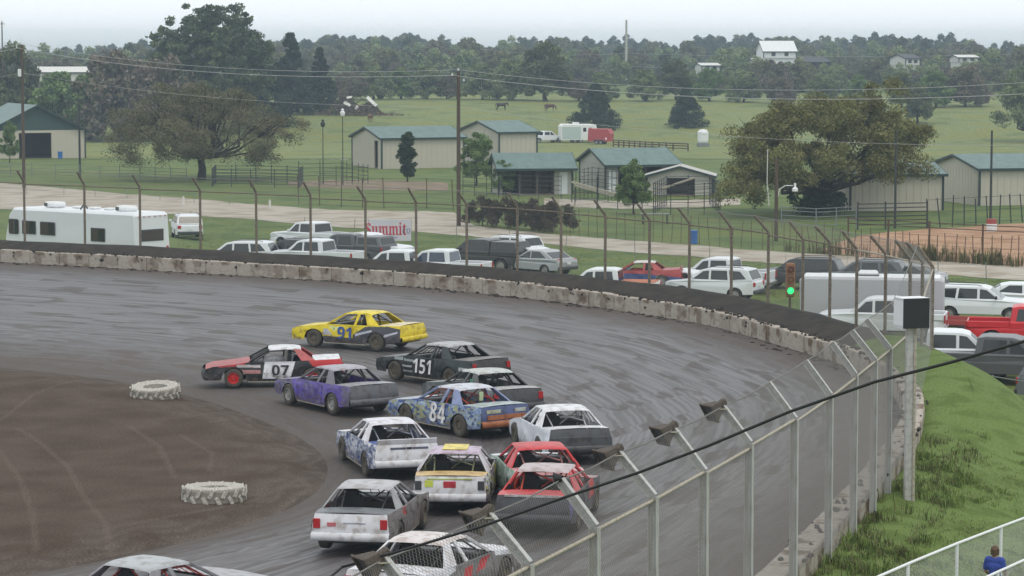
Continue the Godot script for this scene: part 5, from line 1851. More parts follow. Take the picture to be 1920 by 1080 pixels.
	race_car("light blue patterned stock car numbered 84 with orange rear and red cage", 858, 806, 54, {"base": lin(0.19, 0.27, 0.48), "hood": lin(0.42, 0.46, 0.55), "roof": lin(0.58, 0.6, 0.68), "pillar": lin(0.22, 0.27, 0.46), "trunk": lin(0.40, 0.47, 0.48), "rear": lin(0.08, 0.11, 0.25), "bumper": lin(0.42, 0.15, 0.06), "splat": [lin(0.34, 0.42, 0.5), lin(0.3, 0.32, 0.2), lin(0.06, 0.1, 0.3)], "cage": lin(0.5, 0.07, 0.05), "number": "84", "number_size": 0.56, "squash": 0.95, "number_x": -0.35, "rim": M.rim_mud, "lamps": false,
		"shapes": [[lin(0.36, 0.38, 0.22), [[1.3, 0.7], [0.3, 0.75], [0.3, 0.35], [1.0, 0.3]]], [lin(0.42, 0.46, 0.52), [[2.4, 0.7], [1.2, 0.86], [1.2, 0.7], [1.9, 0.62]]], [lin(0.4, 0.42, 0.24), [[-1.0, 0.85], [-1.6, 0.82], [-1.7, 0.72], [-1.0, 0.74]]], [lin(0.38, 0.46, 0.56), [[-1.75, 0.8], [-2.3, 0.7], [-2.2, 0.4], [-1.7, 0.4]]], [lin(0.05, 0.08, 0.28), [[0.35, 0.9], [-0.9, 0.9], [-0.8, 0.78], [0.35, 0.8]]]], "mud": 0.3,
		"patches": [[Vector3(-2.485, 0.66, 0), Vector3(0.02, 0.13, 1.35), lin(0.42, 0.15, 0.06)], [Vector3(-2.47, 0.83, -0.45), Vector3(0.03, 0.1, 0.5), lin(0.45, 0.48, 0.34)], [Vector3(-2.47, 0.83, 0.5), Vector3(0.03, 0.1, 0.4), lin(0.5, 0.52, 0.5)], [Vector3(-1.0, 1.08, 0.15), Vector3(0.03, 0.26, 0.14), lin(0.5, 0.62, 0.38)]]})
	race_car("plain white stock car with dark grey rear end on the outside line", 1047, 850, 77, {"base": white, "body": 1, "rear": lin(0.085, 0.09, 0.1), "bumper": lin(0.07, 0.073, 0.08), "trunk": white, "rim": M.rim_mud, "mud": 0.05, "lamps": false, "cage": lin(0.5, 0.5, 0.52), "patches": [[Vector3(-2.475, 0.62, 0), Vector3(0.05, 0.34, 1.72), lin(0.085, 0.09, 0.1)]]})
	race_car("white stock car with blue deck on the inside line", 724, 877, 74, {"splat": [lin(0.06, 0.09, 0.28), lin(0.5, 0.52, 0.6)], "base": lin(0.2, 0.22, 0.3), "hood": white, "roof": lin(0.7, 0.69, 0.76), "trunk": lin(0.06, 0.09, 0.3), "rear": white, "nose": white, "rim": M.rim_mud, "lamps": false, "cage": lin(0.3, 0.32, 0.4),
		"shapes": [[white, [[2.5, 0.9], [0.9, 0.95], [0.9, 0.78], [2.4, 0.5]]], [lin(0.5, 0.52, 0.58), [[0.2, 0.85], [-0.5, 0.85], [-0.5, 0.4], [0.2, 0.4]]], [white, [[-1.0, 0.95], [-2.0, 0.98], [-2.0, 0.85], [-1.0, 0.85]]], [white, [[-2.2, 1.0], [-2.5, 1.0], [-2.5, 0.2], [-2.2, 0.5]]]], "mud": 0.3, "spoiler": true, "patches": [[Vector3(-2.445, 0.87, -0.25), Vector3(0.03, 0.055, 0.42), lin(0.12, 0.13, 0.2)], [Vector3(-2.445, 0.87, 0.05), Vector3(0.032, 0.06, 0.14), lin(0.03, 0.035, 0.07)], [Vector3(-2.445, 0.87, 0.35), Vector3(0.03, 0.055, 0.42), lin(0.12, 0.13, 0.2)], [Vector3(-1.9, 0.985, -0.25), Vector3(0.16, 0.012, 0.2), white], [Vector3(-1.9, 0.988, 0.0), Vector3(0.16, 0.012, 0.2), white], [Vector3(-1.9, 0.985, 0.25), Vector3(0.16, 0.012, 0.2), white]]})
	race_car("lilac stock car with yellow roof patch and white tail", 857, 938, 93, {"splat": [lin(0.5, 0.48, 0.12), lin(0.1, 0.08, 0.14)], "base": lin(0.35, 0.3, 0.38), "hood": lin(0.5, 0.42, 0.5), "roof": lin(0.52, 0.42, 0.54), "trunk": lin(0.62, 0.42, 0.16), "rear": white, "rim": M.rim_mud, "cage": lin(0.2, 0.22, 0.12), "lamps_red": false, "mud": 0.3, "pillar": lin(0.55, 0.54, 0.6),
		"shapes": [[lin(0.5, 0.5, 0.1), [[2.3, 0.7], [0.6, 0.8], [0.6, 0.3], [1.4, 0.3]]], [white, [[-1.0, 0.95], [-2.5, 1.0], [-2.5, 0.5], [-1.2, 0.6]]]], "patches": [[Vector3(-0.35, 1.386, 0.0), Vector3(0.9, 0.012, 0.62), lin(0.75, 0.62, 0.12)], [Vector3(-2.475, 0.78, 0.0), Vector3(0.03, 0.16, 0.3), lin(0.5, 0.04, 0.06)], [Vector3(-2.475, 0.80, -0.5), Vector3(0.03, 0.16, 0.2), lin(0.6, 0.68, 0.1)], [Vector3(-2.435, 0.91, 0.0), Vector3(0.03, 0.03, 1.1), lin(0.5, 0.6, 0.2)]]})
	race_car("red roofed stock car with pale green flank ahead of the dark tailed one", 1006, 930, 82, {"splat": [lin(0.5, 0.52, 0.52), lin(0.2, 0.34, 0.24)], "base": lin(0.38, 0.48, 0.42), "hood": white, "roof": red, "pillar": red, "trunk": lin(0.62, 0.3, 0.33), "rear": lin(0.6, 0.36, 0.38), "rim": M.rim_mud, "cage": lin(0.45, 0.2, 0.2), "mud": 0.3})
	race_car("stock car with orange red cockpit and dark tail, nearest to the catch fence", 1030, 976, 100, {"base": lin(0.055, 0.055, 0.065), "hood": lin(0.5, 0.3, 0.3), "roof": lin(0.5, 0.42, 0.44), "pillar": red, "trunk": red, "rear": lin(0.06, 0.063, 0.075), "rim": M.rim_mud, "cage": lin(0.62, 0.08, 0.04), "lamps": false, "mud": 0.3,
		"shapes": [[red, [[-1.3, 0.92], [-1.9, 0.96], [-1.9, 0.5], [-1.5, 0.6]]], [lin(0.12, 0.1, 0.25), [[-2.0, 0.8], [-2.5, 0.9], [-2.5, 0.4]]], [red, [[1.0, 0.9], [0.3, 0.9], [0.2, 0.5], [0.8, 0.5]]]], "patches": [[Vector3(-2.42, 0.965, 0.05), Vector3(0.03, 0.05, 1.4), lin(0.5, 0.5, 0.52)]]})
	race_car("white tailed stock car with red tail lights and silver roof, lower centre", 700, 1010, 99, {"splat": [lin(0.12, 0.11, 0.11)], "base": lin(0.22, 0.2, 0.2), "hood": lin(0.4, 0.4, 0.42), "roof": lin(0.45, 0.44, 0.47), "pillar": lin(0.3, 0.3, 0.32), "trunk": lin(0.14, 0.15, 0.17), "rear": white, "bumper": white, "rim": M.rim_mud, "mud": 0.6, "shapes": [[lin(0.45, 0.06, 0.06), [[-0.6, 0.88], [-1.0, 0.9], [-1.0, 0.74], [-0.6, 0.72]]]], "patches": [[Vector3(-2.475, 0.74, -0.42), Vector3(0.03, 0.09, 0.2), lin(0.55, 0.16, 0.18)], [Vector3(-2.475, 0.78, 0.1), Vector3(0.03, 0.025, 0.5), lin(0.42, 0.43, 0.5)]]})
	race_car("white stock car with red flashes on its flank at the bottom edge", 818, 1124, 113, {"base": lin(0.2, 0.19, 0.19), "hood": white, "roof": lin(0.68, 0.62, 0.62), "pillar": white, "trunk": white, "rear": white, "rim": M.rim_mud, "mud": 0.45, "shapes": [[red, [[-0.2, 0.8], [-0.6, 0.8], [-0.9, 0.35], [-0.4, 0.35]]], [red, [[0.7, 0.85], [0.25, 0.85], [-0.1, 0.6], [0.4, 0.65]]], [white, [[2.4, 0.9], [0.9, 0.95], [0.9, 0.8], [2.4, 0.6]]], [white, [[-1.0, 0.95], [-2.5, 1.0], [-2.5, 0.7], [-1.0, 0.82]]]]})
	race_car("stock car with white roof cut by the lower left edge", 306, 1176, 126, {"base": lin(0.2, 0.2, 0.22), "hood": lin(0.4, 0.4, 0.44), "roof": lin(0.42, 0.44, 0.47), "pillar": lin(0.25, 0.25, 0.28), "trunk": white, "rear": lin(0.4, 0.4, 0.44), "rim": M.rim_mud, "cage": lin(0.4, 0.06, 0.05), "mud": 0.3, "shapes": [[white, [[2.4, 0.95], [0.0, 0.95], [0.0, 0.7], [2.4, 0.6]]]]})

# ------------------------------------------------------------------ parked vehicles
func shell(outline: Array, hw: float, bottom: float, arches: Array, taper: float, edge := 0.06, tumble := 0.0, y0 := 0.0) -> MB:
	# outline runs front-bottom, over the top, to rear-bottom; wheel arches are cut from the flanks
	var b := MB.new()
	var L: float = outline[0].x
	var o := Vector3(0, 0.8, 0)
	var half := func(p: Vector2) -> float:
		var f := clampf((absf(p.x) / L - 0.72) / 0.28, 0.0, 1.0)
		return hw * (1.0 - taper * f * f) - tumble * maxf(0.0, p.y - y0)
	var inset := []
	for i in outline.size():
		var d: Vector2 = outline[mini(i + 1, outline.size() - 1)] - outline[maxi(i - 1, 0)]
		var n := Vector2(d.y, -d.x).normalized()      # outward: the outline runs from the front over the top to the rear
		inset.append(outline[i] - n * edge * (0.0 if i == 0 or i == outline.size() - 1 else 1.0))
	for i in outline.size() - 1:
		var p: Vector2 = outline[i]
		var q: Vector2 = outline[i + 1]
		var zs := [-1.0, -0.5, 0.5, 1.0]
		for k in 3:
			var a: float = (half.call(p) - edge) * zs[k]
			var c: float = (half.call(p) - edge) * zs[k + 1]
			var a2: float = (half.call(q) - edge) * zs[k]
			var c2: float = (half.call(q) - edge) * zs[k + 1]
			b.quad_out(Vector3(p.x, p.y, a), Vector3(p.x, p.y, c), Vector3(q.x, q.y, c2), Vector3(q.x, q.y, a2), o)
		for s in [-1.0, 1.0]:
			var pi: Vector2 = inset[i]
			var qi: Vector2 = inset[i + 1]
			b.quad_out(Vector3(p.x, p.y, s * (half.call(p) - edge)), Vector3(pi.x, pi.y, s * half.call(pi)), Vector3(qi.x, qi.y, s * half.call(qi)), Vector3(q.x, q.y, s * (half.call(q) - edge)), o)
	var poly := PackedVector2Array(inset)
	for e in arches:          # from the rear forward
		for k in 9:
			var a: float = PI * (1.0 - k / 8.0)
			poly.append(Vector2(e[0] + cos(a) * e[1], maxf(bottom, e[1] * 0.45) + sin(a) * e[1] * 0.88))
	var idx := Geometry2D.triangulate_polygon(poly)
	for s in [-1.0, 1.0]:
		for i in range(0, idx.size(), 3):
			var q := []
			for k in 3:
				var p := poly[idx[i + k]]
				q.append(Vector3(p.x, p.y, s * half.call(p)))
			b.tri_out(q[0], q[1], q[2], o)
	return b

func pane(pts: Array, s: float, hw: float, y0: float, tumble: float) -> MB:
	var b := MB.new()
	var q := []
	for p in pts:
		q.append(Vector3(p.x, p.y, s * (hw - tumble * maxf(0.0, p.y - y0) + 0.006)))
	var c := Vector3(0, 1, 0)
	for i in range(1, q.size() - 1):
		b.tri_out(q[0], q[i], q[i + 1], c)
	return b

func vehicle(kind: String, label: String, at: Vector3, deg: float, col: Color, o := {}) -> Node3D:
	var cat: String = {"pickup": "pickup truck", "suv": "suv", "sedan": "car"}[kind]
	var t := thing({"pickup": "pickup_truck", "suv": "parked_suv", "sedan": "parked_car"}[kind], label, cat, at, PI - deg_to_rad(deg), o.get("group", "vehicles parked outside the track"))
	var pm := paint("auto_" + col.to_html(false), col, 0.33, false, o.get("metal", 0.0))
	var gl: Material = o.get("glass", M.glass)
	var S := {
		"pickup": {"L": 2.9, "hw": 0.98, "bot": 0.46, "wr": 0.40, "fx": 1.85, "rx": -1.75,
			"low": [[2.86, 0.50], [2.9, 0.75], [2.84, 1.06], [2.6, 1.14], [1.35, 1.22], [-0.95, 1.22], [-1.0, 0.98], [-2.8, 0.98], [-2.84, 0.52]],
			"cab": [[1.42, 1.19], [0.75, 1.78], [0.45, 1.86], [-0.55, 1.88], [-0.88, 1.82], [-0.98, 1.19]],
			"win": [[[1.12, 1.24], [0.66, 1.70], [0.36, 1.74], [0.36, 1.24]], [[0.24, 1.24], [0.24, 1.75], [-0.62, 1.76], [-0.72, 1.24]]]},
		"suv": {"L": 2.45, "hw": 0.95, "bot": 0.40, "wr": 0.365, "fx": 1.48, "rx": -1.42,
			"low": [[2.38, 0.45], [2.45, 0.7], [2.36, 0.95], [2.1, 1.02], [1.1, 1.10], [-2.28, 1.14], [-2.42, 1.0], [-2.45, 0.6], [-2.38, 0.42]],
			"cab": [[1.16, 1.08], [0.42, 1.62], [0.1, 1.70], [-1.6, 1.72], [-2.05, 1.66], [-2.34, 1.12]],
			"win": [[[0.88, 1.13], [0.34, 1.54], [0.02, 1.58], [0.02, 1.13]], [[-0.1, 1.13], [-0.1, 1.59], [-0.95, 1.60], [-1.02, 1.13]], [[-1.14, 1.13], [-1.07, 1.60], [-1.65, 1.58], [-2.02, 1.2]]]},
		"sedan": {"L": 2.42, "hw": 0.91, "bot": 0.32, "wr": 0.335, "fx": 1.45, "rx": -1.38,
			"low": [[2.35, 0.36], [2.42, 0.55], [2.3, 0.74], [2.0, 0.80], [0.95, 0.92], [-1.7, 0.98], [-2.3, 1.0], [-2.42, 0.8], [-2.38, 0.36]],
			"cab": [[1.05, 0.90], [0.2, 1.36], [-0.1, 1.42], [-0.8, 1.42], [-1.2, 1.35], [-1.95, 0.97]],
			"win": [[[0.75, 0.95], [0.12, 1.30], [-0.12, 1.33], [-0.12, 0.96]], [[-0.22, 0.96], [-0.22, 1.34], [-0.85, 1.34], [-1.4, 1.02]]]}}[kind] as Dictionary
	var low := []
	for e in S.low:
		low.append(Vector2(e[0], e[1]))
	part(t, "body", shell(low, S.hw, S.bot, [[S.rx, S.wr + 0.07], [S.fx, S.wr + 0.07]], 0.12), pm)
	var cab := []
	for e in S.cab:
		cab.append(Vector2(e[0], e[1]))
	var tb := 0.19
	var y0: float = cab[0].y
	var chw: float = S.hw - 0.07
	part(t, "cab", shell(cab, chw, 1.0, [], 0.0, 0.04, tb, y0), o.get("cab", pm))
	for w in S.win:
		var pts := []
		for e in w:
			pts.append(Vector2(e[0], e[1]))
		for s in [-1.0, 1.0]:
			part(t, "window", pane(pts, s, chw, y0, tb), gl)
	# windscreen and back glass lie on the sloping faces of the cab
	for e in [[cab[0], cab[1], "windscreen"], [cab[-1], cab[-2], "rear_window"]]:
		var lo: Vector2 = e[0].lerp(e[1], 0.1)
		var hi: Vector2 = e[0].lerp(e[1], 0.9)
		var nrm := Vector2(hi.y - lo.y, -(hi.x - lo.x)).normalized()
		if nrm.x * signf(e[0].x) < 0:
			nrm = -nrm
		lo += nrm * 0.008
		hi += nrm * 0.008
		var z0 := chw - 0.1 - tb * maxf(0.0, lo.y - y0)
		var z1 := chw - 0.1 - tb * maxf(0.0, hi.y - y0)
		var b := MB.new()
		b.quad_out(Vector3(lo.x, lo.y, -z0), Vector3(lo.x, lo.y, z0), Vector3(hi.x, hi.y, z1), Vector3(hi.x, hi.y, -z1), Vector3(0, 1, 0))
		part(t, e[2], b, gl)
	var fr: float = S.L
	var b := MB.new()
	b.box(Vector3(0, S.bot + 0.02, 0), Vector3(fr * 1.5, 0.14, S.hw * 1.3))
	part(t, "chassis", b, M.black)
	for s in [-1.0, 1.0]:
		b = MB.new()
		b.box(Vector3(fr - 0.09, low[2].y - 0.13, s * (S.hw - 0.22)), Vector3(0.12, 0.18, 0.3), 0.03)
		part(t, "headlight", b, M.lamp_clear)
		b = MB.new()
		if kind == "pickup":
			b.box(Vector3(-2.855, 1.0, s * 0.88), Vector3(0.06, 0.36, 0.15), 0.02)
		else:
			b.box(Vector3(low[-3].x + 0.02, low[-3].y - 0.08, s * (S.hw - 0.24)), Vector3(0.1, 0.24 if kind == "suv" else 0.16, 0.24), 0.03)
		part(t, "tail_light", b, M.tail_red)
		b = MB.new()
		b.box(Vector3(cab[0].x - 0.35, y0 + 0.12, s * (S.hw + 0.09)), Vector3(0.1, 0.17, 0.2), 0.03)
		part(t, "mirror", b, pm if not o.has("dark_mirror") else M.black)
	b = MB.new()
	b.box(Vector3(fr - 0.02, low[1].y - 0.02, 0), Vector3(0.06, 0.24, S.hw * 1.05), 0.02)
	part(t, "grille", b, M.charcoal)
	for x in [fr - 0.02, -fr + 0.02]:
		b = MB.new()
		b.box(Vector3(x, S.bot + 0.14, 0), Vector3(0.16, 0.2, S.hw * 1.78), 0.05)
		part(t, "bumper", b, M.chrome if kind == "pickup" and not o.has("dark_bumper") else M.charcoal)
	b = MB.new()
	b.box(Vector3(-fr - 0.05, S.bot + (0.2 if kind == "pickup" else 0.42), 0), Vector3(0.02, 0.13, 0.3), 0.0)
	part(t, "licence_plate", b, M.white_plastic)
	if kind == "pickup":
		for s in [-1.0, 1.0]:
			b = MB.new()
			b.box(Vector3(-1.9, 1.085, s * 0.915), Vector3(1.82, 0.28, 0.1), 0.025)
			part(t, "bed_side", b, pm)
		b = MB.new()
		b.box(Vector3(-2.8, 1.015, 0), Vector3(0.07, 0.40, 1.72), 0.02)
		part(t, "tailgate", b, o.get("tailgate", pm))
		if o.has("cover"):
			b = MB.new()
			b.box(Vector3(-1.89, 1.235, 0), Vector3(1.82, 0.03, 1.85), 0.01)
			part(t, "bed_cover", b, o.cover)
		else:
			b = MB.new()
			b.box(Vector3(-1.88, 0.99, 0), Vector3(1.74, 0.03, 1.7))
			part(t, "bed_liner", b, M.black)
		if o.has("topper"):
			b = shell([Vector2(-1.02, 1.22), Vector2(-1.04, 1.78), Vector2(-2.6, 1.78), Vector2(-2.83, 1.22)], 0.93, 1.2, [], 0.0, 0.04, 0.19, 1.22)
			part(t, "bed_topper", b, o.topper)
			for s in [-1.0, 1.0]:
				part(t, "topper_window", pane([Vector2(-1.2, 1.32), Vector2(-1.2, 1.68), Vector2(-2.45, 1.68), Vector2(-2.6, 1.32)], s, 0.93, 1.22, 0.19), gl)
			b = MB.new()
			b.quad_out(Vector3(-2.80, 1.3, -0.78), Vector3(-2.80, 1.3, 0.78), Vector3(-2.65, 1.68, 0.7), Vector3(-2.65, 1.68, -0.7), Vector3(0, 1, 0))
			part(t, "topper_rear_window", b, gl)
	elif kind == "suv":
		for s in [-1.0, 1.0]:
			b = MB.new()
			b.tube([Vector3(0.1, 1.71, s * 0.66), Vector3(-0.1, 1.76, s * 0.66), Vector3(-1.6, 1.78, s * 0.66), Vector3(-1.8, 1.72, s * 0.66)], [0.018], 5)
			part(t, "roof_rail", b, M.charcoal)
	var ws := wheel_meshes(S.wr, 0.25, S.wr * 0.62)
	for x in [S.fx, S.rx]:
		for s in [-1.0, 1.0]:
			add_wheel(t, Vector3(x, S.wr, s * (S.hw - 0.13)), ws, M.rubber, M.rim_grey)
	b = MB.new()
	b.tube([Vector3(cab[0].x - 0.15, y0, S.hw - 0.25), Vector3(cab[0].x - 0.2, y0 + 0.75, S.hw - 0.25)], [0.005], 4)
	part(t, "antenna", b, M.black)
	return t

# ground point for a vehicle whose roof middle of height h shows at that pixel
func under(px: float, py: float, h: float) -> Vector3:
	var p := P(px, py, LOT + h)
	for i in 5:
		p = P(px, py, land(p.x, -p.z) + h)
	p.y = land(p.x, -p.z)
	return p

func car_park() -> void:
	var white := lin(0.74, 0.76, 0.80)
	var silver := lin(0.38, 0.39, 0.41)
	var dark := lin(0.045, 0.045, 0.05)
	motorhome()
	vehicle("suv", "white sport utility parked just behind the motorhome", under(350, 400, 1.72), 78, white)
	vehicle("suv", "white sport utility low behind the berm, right of the grass gap", under(444, 451, 1.72), 12, white)
	vehicle("pickup", "white crew cab pickup parked highest on the verge, left of the banner", under(585, 415, 1.88), 38, white)
	vehicle("suv", "black boxy off-roader between the white pickup and the berm", under(545, 447, 1.72), 20, dark)
	vehicle("pickup", "white pickup low behind the berm beside the grey pickup", under(590, 448, 1.88), 24, white, {"glass": M.glass})
	vehicle("pickup", "dark grey pickup with bed topper in front of the banner", under(655, 437, 1.88), 30, lin(0.10, 0.105, 0.115), {"topper": paint("grey_topper", lin(0.15, 0.16, 0.17), 0.35)})
	vehicle("pickup", "white pickup nosed right below the banner", under(686, 436, 1.88), 205, white)
	vehicle("pickup", "white crew cab showing only its roof left of the blue glass pickup", under(745, 468, 1.88), 14, white)
	vehicle("pickup", "white pickup with bluish side glass and long bed behind the berm", under(823, 467, 1.88), 20, white, {"glass": M.blue_glass})
	vehicle("pickup", "black pickup with matching bed topper and red tail light", under(905, 447, 1.88), 30, dark, {"topper": paint("black_topper", dark, 0.3), "dark_bumper": true})
	vehicle("suv", "white sport utility half hidden behind the black pickup", under(948, 440, 1.72), 40, white)
	vehicle("sedan", "white hatchback parked right beside the black pickup", under(988, 462, 1.42), 50, white)
	vehicle("sedan", "silver car at the right end of the row by the black pickup", under(1010, 467, 1.42), 46, silver)
	vehicle("pickup", "white pickup with an orange load, low behind the berm", under(1130, 502, 1.88), 12, white, {"tailgate": M.white_paint, "cover": mat("orange_tarp", lin(0.45, 0.14, 0.06), 0.7)})
	vehicle("sedan", "white coupe parked left of the white crossover", under(1268, 506, 1.42), 24, white)
	vehicle("pickup", "white crew cab pickup behind the white crossover", under(1350, 482, 1.88), 24, white)
	vehicle("suv", "white crossover with red tail lights and silver wheel showing", under(1340, 500, 1.72), 24, white)
	vehicle("suv", "dark sport utility parked behind the traffic light", under(1500, 482, 1.72), 20, dark)
	vehicle("suv", "grey sport utility behind the enclosed trailer", under(1618, 486, 1.72), 18, lin(0.14, 0.15, 0.17))
	vehicle("sedan", "silver sedan behind the right end of the enclosed trailer", under(1690, 495, 1.42), 20, lin(0.3, 0.31, 0.33))
	vehicle("pickup", "white pickup parked before the enclosed trailer, front wheel showing", under(1655, 556, 1.88), 14, white)
	vehicle("suv", "big white sport utility with roof rack at the right edge", under(1840, 534, 1.72), 196, white, {"dark_mirror": true})
	vehicle("pickup", "bright red crew cab pickup at the right edge", under(1938, 572, 1.88), 192, lin(0.60, 0.02, 0.03), {"dark_mirror": true, "tailgate": M.tail_red})
	vehicle("pickup", "white crew cab pickup left of the dark grey one, right lot", under(1782, 618, 1.88), 190, white)
	vehicle("pickup", "dark grey pickup with chrome wheel nearest behind the grass bank", under(1880, 628, 1.88), 196, lin(0.10, 0.10, 0.11))
	vehicle("suv", "grey sport utility corner cut by the right edge", P(2035, 760, LOT), 196, lin(0.16, 0.17, 0.19))
	vehicle("sedan", "pale car roof peeping in behind the big white sport utility", under(1925, 530, 1.42), 190, white)
	trailer()
	flatbed()
	banner()
	traffic_light()

func motorhome() -> void:
	var p := D(160, 384, 139.0)
	p.y = land(p.x, -p.z)
	var t := thing("motorhome", "long white motorhome with dark windows parked at the left edge", "motorhome", p, PI - deg_to_rad(40))
	var w := paint("motorhome_white", lin(0.76, 0.78, 0.82), 0.4, false)
	var o := [Vector2(4.9, 0.5), Vector2(5.15, 1.3), Vector2(4.8, 2.6), Vector2(4.4, 2.95), Vector2(-4.9, 3.0), Vector2(-5.1, 2.85), Vector2(-5.15, 0.55)]
	var pos := [[-5.15, 0.55]]
	part(t, "body", shell(o, 1.22, 0.5, [[-2.6, 0.5], [3.2, 0.5]], 0.03, 0.12), w)
	var wn := [[4.0, 4.7, 1.55, 2.35], [2.55, 3.65, 1.6, 2.3], [1.0, 2.2, 1.6, 2.3], [-2.9, -1.8, 1.45, 2.15]]
	for e in wn:
		for s in [-1.0, 1.0]:
			var b := MB.new()
			b.box(Vector3((e[0] + e[1]) * 0.5, (e[2] + e[3]) * 0.5, s * 1.222), Vector3(e[1] - e[0], e[3] - e[2], 0.03), 0.012)
			part(t, "window_frame", b, M.charcoal)
			b = MB.new()
			b.box(Vector3((e[0] + e[1]) * 0.5 + 0.2, (e[2] + e[3]) * 0.5, s * 1.24), Vector3((e[1] - e[0]) * 0.5, e[3] - e[2] - 0.1, 0.01))
			part(t, "window_pane", b, mat("bronze_glass", lin(0.06, 0.048, 0.04), 0.1))
			b = MB.new()
			b.box(Vector3((e[0] + e[1]) * 0.5 - 0.28, (e[2] + e[3]) * 0.5, s * 1.24), Vector3((e[1] - e[0]) * 0.4, e[3] - e[2] - 0.1, 0.01))
			part(t, "window_pane", b, M.glass)
	var b := MB.new()
	b.box(Vector3(-5.15, 1.85, 0), Vector3(0.03, 0.6, 1.5), 0.012)
	part(t, "rear_window_frame", b, M.charcoal)
	b = MB.new()
	b.box(Vector3(-5.17, 1.85, 0), Vector3(0.02, 0.48, 1.38), 0.0)
	part(t, "rear_window", b, M.bronze_glass)
	b = MB.new()
	b.box(Vector3(-5.16, 0.66, 0), Vector3(0.1, 0.3, 1.5), 0.04)
	part(t, "rear_bumper", b, M.charcoal)
	b = MB.new()
	b.quad_out(Vector3(4.93, 1.35, -1.0), Vector3(4.93, 1.35, 1.0), Vector3(4.8, 2.55, 0.95), Vector3(4.8, 2.55, -0.95), Vector3.ZERO)
	part(t, "windscreen", b, M.glass)
	for s in [-1.0, 1.0]:
		b = MB.new()
		b.box(Vector3(-5.17, 1.1, s * 1.0), Vector3(0.04, 0.32, 0.12), 0.01)
		part(t, "tail_light", b, M.tail_red)
		for k in 3:
			b = MB.new()
			b.box(Vector3(-5.13, 2.8, s * (0.2 + k * 0.35)), Vector3(0.05, 0.04, 0.08), 0.0)
			part(t, "marker_light", b, M.tail_red)
	for x in [2.4, -3.2]:
		b = MB.new()
		b.box(Vector3(x, 3.13, 0.0), Vector3(1.0, 0.3, 0.75), 0.09)
		part(t, "air_conditioner", b, M.white_paint)
		b = MB.new()
		b.box(Vector3(x + 0.3, 3.13, -0.38), Vector3(0.25, 0.18, 0.02), 0.0)
		part(t, "air_grille", b, M.charcoal)
	for x in [0.9, -1.6, -0.4]:
		b = MB.new()
		b.box(Vector3(x, 3.04, 0.3), Vector3(0.5, 0.1, 0.5), 0.03)
		part(t, "roof_vent", b, M.white_paint)
	b = MB.new()
	b.tube([Vector3(-0.2, 3.0, -0.5), Vector3(-0.5, 3.3, -0.5), Vector3(-0.75, 3.05, -0.5)], [0.04], 6)
	part(t, "antenna", b, M.black)
	var ws := wheel_meshes(0.42, 0.28, 0.26)
	for x in [3.2, -2.6]:
		for s in [-1.0, 1.0]:
			add_wheel(t, Vector3(x, 0.42, s * 1.02), ws, M.rubber, M.rim_grey)

func trailer() -> void:
	var p := P(1640, 640, LOT)
	p = under(1636, 517, 2.5)
	var t := thing("enclosed_trailer", "long pale grey enclosed trailer behind the fence at right", "trailer", p, PI - deg_to_rad(10))
	var b := shell([Vector2(3.25, 0.5), Vector2(3.3, 2.35), Vector2(3.15, 2.5), Vector2(-3.15, 2.5), Vector2(-3.3, 2.35), Vector2(-3.3, 0.5)], 1.15, 0.5, [], 0.0, 0.1)
	part(t, "body", b, paint("trailer_grey", lin(0.47, 0.47, 0.50), 0.45, false))
	b = MB.new()
	b.box(Vector3(0, 2.505, 0), Vector3(6.2, 0.02, 2.05))
	part(t, "roof_skin", b, M.white_paint)
	b = MB.new()
	b.box(Vector3(0.2, 2.63, 0), Vector3(0.9, 0.22, 0.8), 0.08)
	part(t, "roof_vent", b, M.white_paint)
	b = MB.new()
	b.box(Vector3(0.2, 2.525, 0.0), Vector3(1.0, 0.03, 0.9))
	part(t, "vent_base", b, M.charcoal)
	for s in [-1.0, 1.0]:
		b = MB.new()
		b.box(Vector3(0, 0.55, s * 1.16), Vector3(6.5, 0.1, 0.03))
		part(t, "side_trim", b, M.chrome)
		b = MB.new()
		b.box(Vector3(-0.3, 0.92, s * 1.17), Vector3(2.0, 0.12, 0.05), 0.02)
		part(t, "fender", b, M.grey_metal)
	b = MB.new()
	b.beam(Vector3(3.2, 0.55, 0), Vector3(4.4, 0.5, 0), 0.12, 0.12)
	part(t, "tongue", b, M.black)
	var ws := wheel_meshes(0.36, 0.2, 0.2)
	for x in [0.2, -0.8]:
		for s in [-1.0, 1.0]:
			add_wheel(t, Vector3(x, 0.36, s * 1.1), ws, M.rubber, M.rim_grey)
	# low flatbed with red sides at the right
	p = under(1795, 596, 0.9)
	t = thing("utility_trailer", "low flat trailer with faded red sides left of the red pickup", "trailer", p, PI - deg_to_rad(14))
	b = MB.new()
	b.box(Vector3(0, 0.62, 0), Vector3(4.6, 0.1, 1.9), 0.02)
	part(t, "deck", b, M.pole_wood)
	for s in [-1.0, 1.0]:
		b = MB.new()
		b.box(Vector3(0, 0.78, s * 0.95), Vector3(4.6, 0.24, 0.06), 0.01)
		part(t, "side_board", b, mat("faded_red", lin(0.42, 0.08, 0.07), 0.6))
	ws = wheel_meshes(0.33, 0.2, 0.2)
	for s in [-1.0, 1.0]:
		add_wheel(t, Vector3(-0.3, 0.33, s * 1.08), ws, M.rubber, M.rim_grey)

